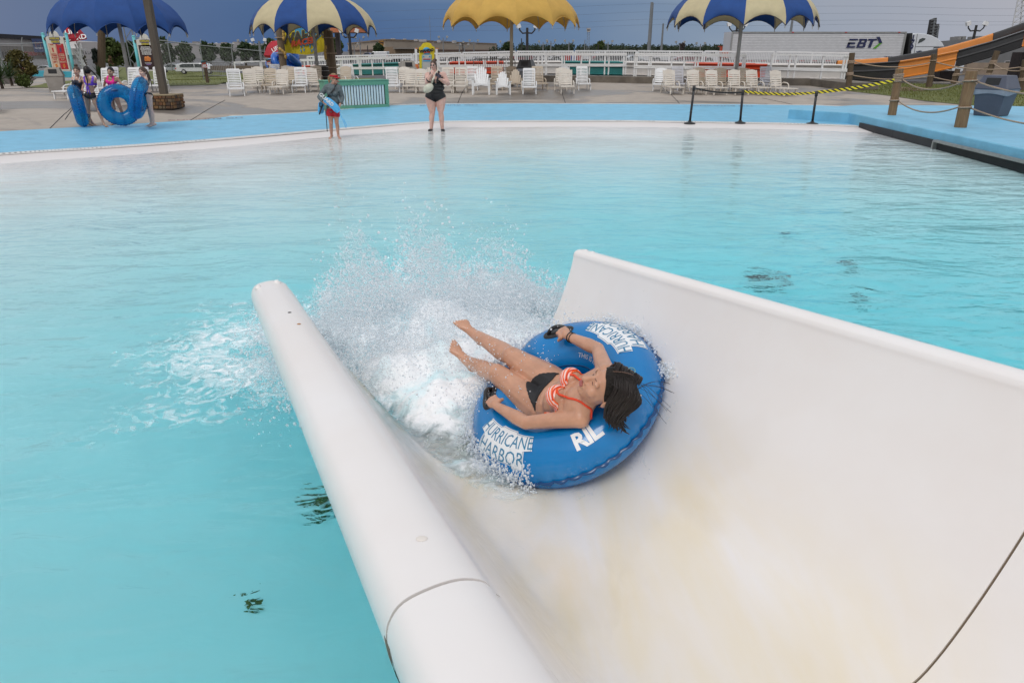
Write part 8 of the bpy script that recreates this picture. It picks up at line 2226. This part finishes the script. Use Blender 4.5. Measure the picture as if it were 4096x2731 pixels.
r4_, me4, J4, tl4, L4 = bather('pale girl with long wet auburn hair in a black bikini, rightmost of the group', cgirl, YG - .05, dict(pelvis=(1925, 745, 0), neck=(1845, 325, 0), head=(1808, 222, -.02), shL=(1885, 385, -.10), shR=(1800, 380, .14), hipL=(1950, 790, -.07), hipR=(1905, 790, .07), kneeL=(2000, 1080, -.06), kneeR=(1960, 1080, .06), ankleL=(2070, 1430, -.05), ankleR=(2000, 1395, .10),
    elL=(1850, 550, -.16), wrL=(1752, 390, -.14), elR=(1760, 480, .12), wrR=(1735, 400, .05)), SG, (.58, .37, .30), (-.1, 0, 1), (-.35, -1, -.05), (-.85, -.5, 0), ZG, (((-.3, 0, .9), (-1, 0, 0), .7), ((-.3, 0, .9), (-1, 0, 0), .7)), ((-1, -.2, 0), (-1, -.1, 0)))
def top4(p):
    s, f_, u = tl4(p); return 1 if L4 * .50 < u < L4 * .76 and abs(s) < .16 and not (u > L4 * .60 and f_ < -.02 and u > L4 * .62) else -1
garment(r4_, me4, 'bikini_top', M_swim_black, top4, .008); brief(r4_, me4, tl4, M_swim_black, .055, .8, -.09)
hc = hair_cap(r4_, J4, M_hair_brown, .60, 1.5, 1.10)
for s, q in ((1, 0), (-1, 0), (1, 1), (-1, 1), (1, 2)): lock(hc, J4, ((s * .07, -.02 - .03 * q, .04), (s * .088, -.03 - .04 * q, -.06), (s * .09, -.03 - .05 * q, -.17), (s * .085, -.04 - .04 * q, -.30 - .08 * q)), .026, M_hair_brown)
def copy_ring(x, y, dy, diam, normal, roll, label, seed):
    p = aty(*cgirl(x, y), YG + dy); root = thing('swim_tube', label, 'swim tube', p, 0, 'blue ride tubes held by the girls'); n = unit(normal); a = n.orthogonal().normalized(); M_ = frame(a, n.cross(a), n) @ Matrix.Rotation(roll, 3, 'Z')
    root.rotation_euler = M_.to_euler(); root.scale = (diam / 1.10,) * 3; sd = 0
    for ch in tube_root.children:
        if ch.name.startswith(('inflated_ring', 'outer_seam', 'inner_seam')): c = ch.copy(); col.objects.link(c); c.parent = root; c.data = _ring[ch.name.split('.')[0]]
    for phi in (.9, 2.9): handle(root, phi, 1.50, mat('blue_handle', (.006, .05, .16), .4, coat=.3))
def _dent_free(name, ch):
    me = ch.data.copy(); me.materials.clear(); me.materials.append(M_clear if 'seam' not in name else M_vinyl_seam)
    for v in me.vertices:
        ph = math.atan2(v.co.y, v.co.x)
        if v.co.z > 0: v.co.z /= 1 - .40 * math.exp(-((ph - .13) / .42) ** 4)
    return me
M_clear = vinyl('clear_blue_vinyl', (0.010, 0.270, 0.560), (0.006, 0.20, 0.48))
_n2, _l2 = M_clear.node_tree.nodes, M_clear.node_tree.links; _o2 = _n2['Material Output']; _s2 = _o2.inputs[0].links[0].from_socket; _tr2 = _n2.new('ShaderNodeBsdfTransparent'); _tr2.inputs[0].default_value = (.15, .62, .88, 1); _mx2 = _n2.new('ShaderNodeMixShader'); _mx2.inputs[0].default_value = .55
_l2.new(_s2, _mx2.inputs[1]); _l2.new(_tr2.outputs[0], _mx2.inputs[2]); _l2.new(_mx2.outputs[0], _o2.inputs[0])
_ring = {ch.name.split('.')[0]: _dent_free(ch.name, ch) for ch in tube_root.children if ch.name.startswith(('inflated_ring', 'outer_seam', 'inner_seam'))}
copy_ring(305, 1012, -.12, 1.08, (.85, .52, .06), .3, 'blue tube stood on edge before the two left girls', 1)
copy_ring(1265, 990, -.10, 1.05, (.40, -.90, .10), 1.2, 'upright blue tube facing the pool, in front of the girl in pink', 2)
copy_ring(1712, 830, -.38, 1.10, (.93, .26, -.30), 2.0, 'blue tube held at a slant by the girl in the black bikini', 3)
clg = lambda x, y: (1240 + x / 5.056, 270 + y / 5.056); YL = 18.05; ZL = -.015
SL = dict(hip=.150, waist=.125, rib=.135, bust=.045, k=.95, thigh=.95, calf=.95, arm=.95, depth=1.05)
r5_, me5, J5, tl5, L5 = bather('lifeguard in a red visor, grey jacket and red shorts standing in the shallows', clg, YL, dict(pelvis=(465, 850, 0), neck=(462, 340, 0), head=(488, 232, -.02), shL=(590, 408, 0), shR=(335, 408, 0), hipL=(525, 890, 0), hipR=(405, 890, 0), kneeL=(540, 1120, -.02), kneeR=(425, 1130, -.02), ankleL=(578, 1420, 0), ankleR=(440, 1425, 0),
    elL=(655, 610, .05), wrL=(605, 760, -.06), elR=(190, 600, 0), wrR=(285, 715, -.20)), SL, (.46, .25, .18), (.05, 0, 1), (.95, -.45, -.05), (.1, -1, 0), ZL, (((-.3, -.2, -1), (-1, 0, 0), .4), ((.7, -.5, -.6), (0, 0, 1), .7)), ((.5, -1, 0), (-.2, -1, 0)))
M_jack = mat('grey_jacket', (.105, .130, .140), .75, .15, 4, bump=.35, bscale=14); M_redsh = mat('red_shorts', (.42, .010, .022), .7)
def jac(p):
    s, f_, u = tl5(p)
    dmin = min((p - J5['wrL']).length, (p - J5['wrR']).length)
    if dmin < .05 or (p - J5['wrR']).dot(unit(J5['wrR'] - J5['elR'])) > -.005 and (p - J5['wrR']).length < .25: return -1
    if (p - J5['wrL']).dot(unit(J5['wrL'] - J5['elL'])) > -.005 and (p - J5['wrL']).length < .25: return -1
    return 1 if -.06 < u < L5 * 1.02 else (1 if u <= -.06 and u > -.4 and abs(s) > .19 else -1)
garment(r5_, me5, 'jacket', M_jack, jac, .024); garment(r5_, me5, 'shorts', M_redsh, lambda p: 1 if -.165 < tl5(p)[2] < .02 and abs(tl5(p)[0]) < .21 else -1, .018)
hc = hair_cap(r5_, J5, M_hair_fair, .60, 1.35, 1.06); lock(hc, J5, ((0, -.105, .05), (0, -.15, .03), (0, -.155, -.06), (0, -.14, -.16)), .030, M_hair_fair, 'ponytail')
k = MB(); rows = []
for i in range(3):
    rows.append([head_pt(J5, math.sin(a) * .083 * (1 + .012 * i), -.010 + math.cos(a) * .103 * (1 + .01 * i), .045 + .022 * i) for a in [(-2.6 + 5.2 * j / 24) for j in range(25)]])
k.grid(rows); vz = k.build('visor', M_redsh, r5_, smooth=True); vz.modifiers.new('s', 'SOLIDIFY').thickness = .004
k = MB(); k.grid([[head_pt(J5, math.sin(a) * .083, -.010 + math.cos(a) * .103, .047) for a in [(-1.1 + 2.2 * j / 12) for j in range(13)]], [head_pt(J5, math.sin(a) * .086, .045 + math.cos(a) * .135, .030 - .012 * abs(math.sin(a))) for a in [(-1.0 + 2.0 * j / 12) for j in range(13)]]]); br_ = k.build('brim', M_redsh, vz, smooth=True); br_.modifiers.new('s', 'SOLIDIFY').thickness = .005
def shades(root, J):
    for s in (-1, 1):
        k = MB(); k.ell(head_pt(J, s * .032, .094, .004), (.027, .012, .021), frame(J['hs'], J['hf'], J['hu']), 10, 6); k.build('sunglass_lens', M_glass, root, smooth=True)
        k = MB(); k.tube([head_pt(J, s * .056, .085, .010), head_pt(J, s * .080, .03, .008), head_pt(J, s * .082, -.01, .004)], .004, 5); k.build('sunglass_arm', M_black, root)
shades(r5_, J5)
k = MB(); k.ell(head_pt(J5, 0, .135, -.064), (.012, .018, .012)); k.build('whistle', M_redsh, r5_)
sn = Snap(me5); k = MB(); Q = lambda s, f_, u: J5['pelvis'] + J5['tsd'] * s + J5['tfr'] * f_ + J5['tup'] * u
P = sn.path([Q(-.09, .10, L5 * .98), Q(-.02, .16, L5 * .80), Q(.07, .16, L5 * .58), Q(.16, .10, L5 * .42)], .036, 6)
rows = [[p + Vector((.028, 0, .026)), p - Vector((.028, 0, .026))] for p in P]; k.grid(rows); k.build('shoulder_strap', M_black, r5_).modifiers.new('s', 'SOLIDIFY').thickness = .006
k = MB(); k.tube([Q(.16, .14, -.02), Q(.14, .16, -.2), Q(.12, .15, -.52)], .012, 4); k.build('strap_end', M_black, r5_)
M_foam_b = mat('rescue_blue', (.09, .42, .78), .5, .05)
a = aty(*clg(285, 640), YL - .24); b2 = aty(*clg(585, 905), YL - .20); d = unit(b2 - a); rt = thing('rescue_tube', 'light blue rescue tube with white letters under the lifeguard\'s arm', 'rescue tube', a.lerp(b2, .5))
up2 = unit(Vector((.62, 0, .78)) - d * Vector((.62, 0, .78)).dot(d)); sd2 = d.cross(up2)
def pad(pts, nm, w=.085, t=.06):
    k = MB(); rows = []
    for i, p in enumerate(pts):
        q = i / (len(pts) - 1); f_ = min(1, .55 + 3.2 * min(q, 1 - q)); dd = unit(pts[min(i + 1, len(pts) - 1)] - pts[max(i - 1, 0)]); u_ = unit(up2 - dd * up2.dot(dd)); s_ = dd.cross(u_)
        rows.append([p + u_ * w * f_ * math.copysign(abs(math.cos(x)) ** .6, math.cos(x)) + s_ * t * f_ * math.copysign(abs(math.sin(x)) ** .6, math.sin(x)) for x in [2 * math.pi * j / 16 for j in range(17)]])
    k.grid(rows); k.v += [tuple(pts[0]), tuple(pts[-1])]; n_ = len(k.v); k.f += [(j, j + 1, n_ - 2) for j in range(16)] + [((len(pts) - 1) * 17 + j + 1, (len(pts) - 1) * 17 + j, n_ - 1) for j in range(16)]; k.mi += [0] * 32
    return k.build(nm, M_foam_b, rt, world=True, smooth=True)
bow = [a.lerp(b2, i / 10) + up2 * .035 * math.sin(math.pi * i / 10) for i in range(11)]; pad(bow, 'front_pad')
c1 = aty(*clg(235, 700), YL + .10); c2 = aty(*clg(215, 930), YL + .16); up2b = up2; pad([c1.lerp(c2, i / 6) for i in range(7)], 'rear_pad', .075, .06)
n_out = Vector((0, -1, 0)); n_out = unit(n_out - d * n_out.dot(d)); yv = n_out.cross(d)
if yv.z < 0: yv = -yv
me = text_mesh('GUARD', .115, .002, bold=.004); o = bpy.data.objects.new('lettering', me); me.materials.clear(); me.materials.append(M_txtw); o.matrix_world = Matrix.Translation(a.lerp(b2, .12) + up2 * .04 + n_out * .068 - rt.location) @ frame(d, yv, d.cross(yv)).to_4x4(); mloc = o.matrix_world.copy(); link(o, rt); o.matrix_parent_inverse = Matrix(); o.matrix_basis = mloc
k = MB(); e_ = b2 + d * .02; k.tube([e_, e_ + Vector((.06, 0, -.16)), e_ + Vector((.10, 0, -.28)), e_ + Vector((.125, 0, -.36)), e_ + Vector((.135, .02, -.28)), e_ + Vector((.08, .02, -.15))], .009, 6); k.build('tow_loop', M_foam_b, rt, world=True)
for ua, va, ub, vb_ in ((240, 640, 300, 600), (195, 720, 200, 800), (200, 800, 240, 805), (250, 760, 190, 950)):
    k = MB(); k.bar(aty(*clg(ua, va), YL - .1), aty(*clg(ub, vb_), YL + .05), .03, .02); k.build('buckle_strap', M_black, rt, world=True)
cwm = lambda x, y: (1660 + x / 4.9, 220 + y / 4.9); YW = 19.9; ZW = -.02
SW = dict(hip=.240, waist=.228, rib=.212, bust=.10, k=1.0, thigh=1.66, calf=1.42, arm=1.82, depth=1.75, neckr=.062)
r6_, me6, J6, tl6, L6 = bather('woman in sunglasses and a black one piece swimsuit holding a phone, standing in the shallows', cwm, YW, dict(pelvis=(405, 800, 0), neck=(385, 325, 0), head=(362, 205, -.02), shL=(555, 400, .03), shR=(255, 410, .03), hipL=(500, 850, 0), hipR=(305, 850, 0), kneeL=(505, 1130, -.03), kneeR=(340, 1140, -.03), ankleL=(535, 1450, 0), ankleR=(320, 1455, 0),
    elL=(640, 560, -.05), wrL=(480, 475, -.30), elR=(245, 550, -.16), wrR=(335, 375, -.32)), SW, (.60, .37, .31), (-.03, 0, 1), (-.25, -1, -.05), (0, -1, 0), ZW, (((-.9, -.1, .25), (0, 0, -1), .8), ((.15, -.1, .9), (0, 1, 0), 1.0)), ((.35, -1, 0), (-.3, -1, 0)))
def suit(p):
    s, f_, u = tl6(p)
    arm = min(((p - a_).length - .09 * q_) for a_, q_ in ((J6['shL'].lerp(J6['elL'], .5), 1), (J6['shR'].lerp(J6['elR'], .5), 1), (J6['elL'], 1.2), (J6['elR'], 1.2), (J6['elL'].lerp(J6['wrL'], .5), .8), (J6['elR'].lerp(J6['wrR'], .5), .8), (J6['wrR'], 1.2), (J6['wrL'].lerp(J6['elL'], .2) + J6['tfr'] * .04, .9)))
    if arm < 0: return -1
    if f_ > .10 and u > L6 * .50 and abs(s + .03) < .028 * (u - L6 * .48) / .1 + .004: return -1
    if u > L6 * .78: return 1 if .09 < abs(s) < .135 and u < L6 * 1.05 and f_ < .22 else -1
    if abs(s) > .27: return -1
    return u - (-.17 + .52 * abs(s) * (1 if f_ > 0 else .8))
garment(r6_, me6, 'swimsuit', M_swim_black, suit, .010)
hc = hair_cap(r6_, J6, M_hair_brown, .58, 1.3, 1.10); k = MB(); k.ell(head_pt(J6, -.02, -.07, .12), (.06, .05, .045), n=10, m=7); k.build('hair_bun', M_hair_brown, hc, smooth=True); shades(r6_, J6)
for s in (-1, 1): lock(hc, J6, ((s * .076, .0, .02), (s * .086, .0, -.05), (s * .082, .0, -.12)), .014, M_hair_brown)
for q in 'LR':
    k = MB(); c = J6['ankle' + q] + (Vector((.35, -1, 0)) if q == 'L' else Vector((-.3, -1, 0))).normalized() * .06; c.z = .03; k.ell(c, (.055, .135, .04), Matrix.Rotation(.3 if q == 'L' else -.3, 3, 'Z'), 12, 6); k.build('water_shoe', M_black, r6_, smooth=True)
c = aty(*cwm(455, 405), YW - .36); ph = thing('phone', 'dark phone held against the chest of the woman in black', 'phone', c); k = MB(); k.box((0, 0, 0), (.085, .012, .155), Matrix.Rotation(R(-62), 3, 'Y')); k.build('case', mat('phone_case', (.035, .028, .045), .4), ph, bevel=.005)
k = MB(); k.cyl((-.045, -.011, .018), (-.045, -.005, .018), .012, n=10); k.build('camera_lens', M_glass, ph)
M_bag = mat('cream_bag', (.52, .51, .42), .8, .08, 8); bc = aty(*cwm(258, 655), YW - .34); bag = thing('sling_bag', 'cream sling bag worn across the body of the woman in black', 'bag', bc)
k = MB(); k.ell((0, 0, 0), (.155, .085, .105), Matrix.Rotation(R(-32), 3, 'Y'), 20, 12); k.build('pouch', M_bag, bag, smooth=True)
k = MB(); P = [aty(*cwm(x, y), YW + dd) for x, y, dd in ((325, 570, -.34), (352, 480, -.40), (395, 395, -.30), (438, 315, -.13), (450, 295, .05))]; P = catmull(P, 5)
k.grid([[p + Vector((.03, 0, .018)), p - Vector((.03, 0, .018))] for p in P]); k.build('strap', M_bag, bag, world=True).modifiers.new('s', 'SOLIDIFY').thickness = .006
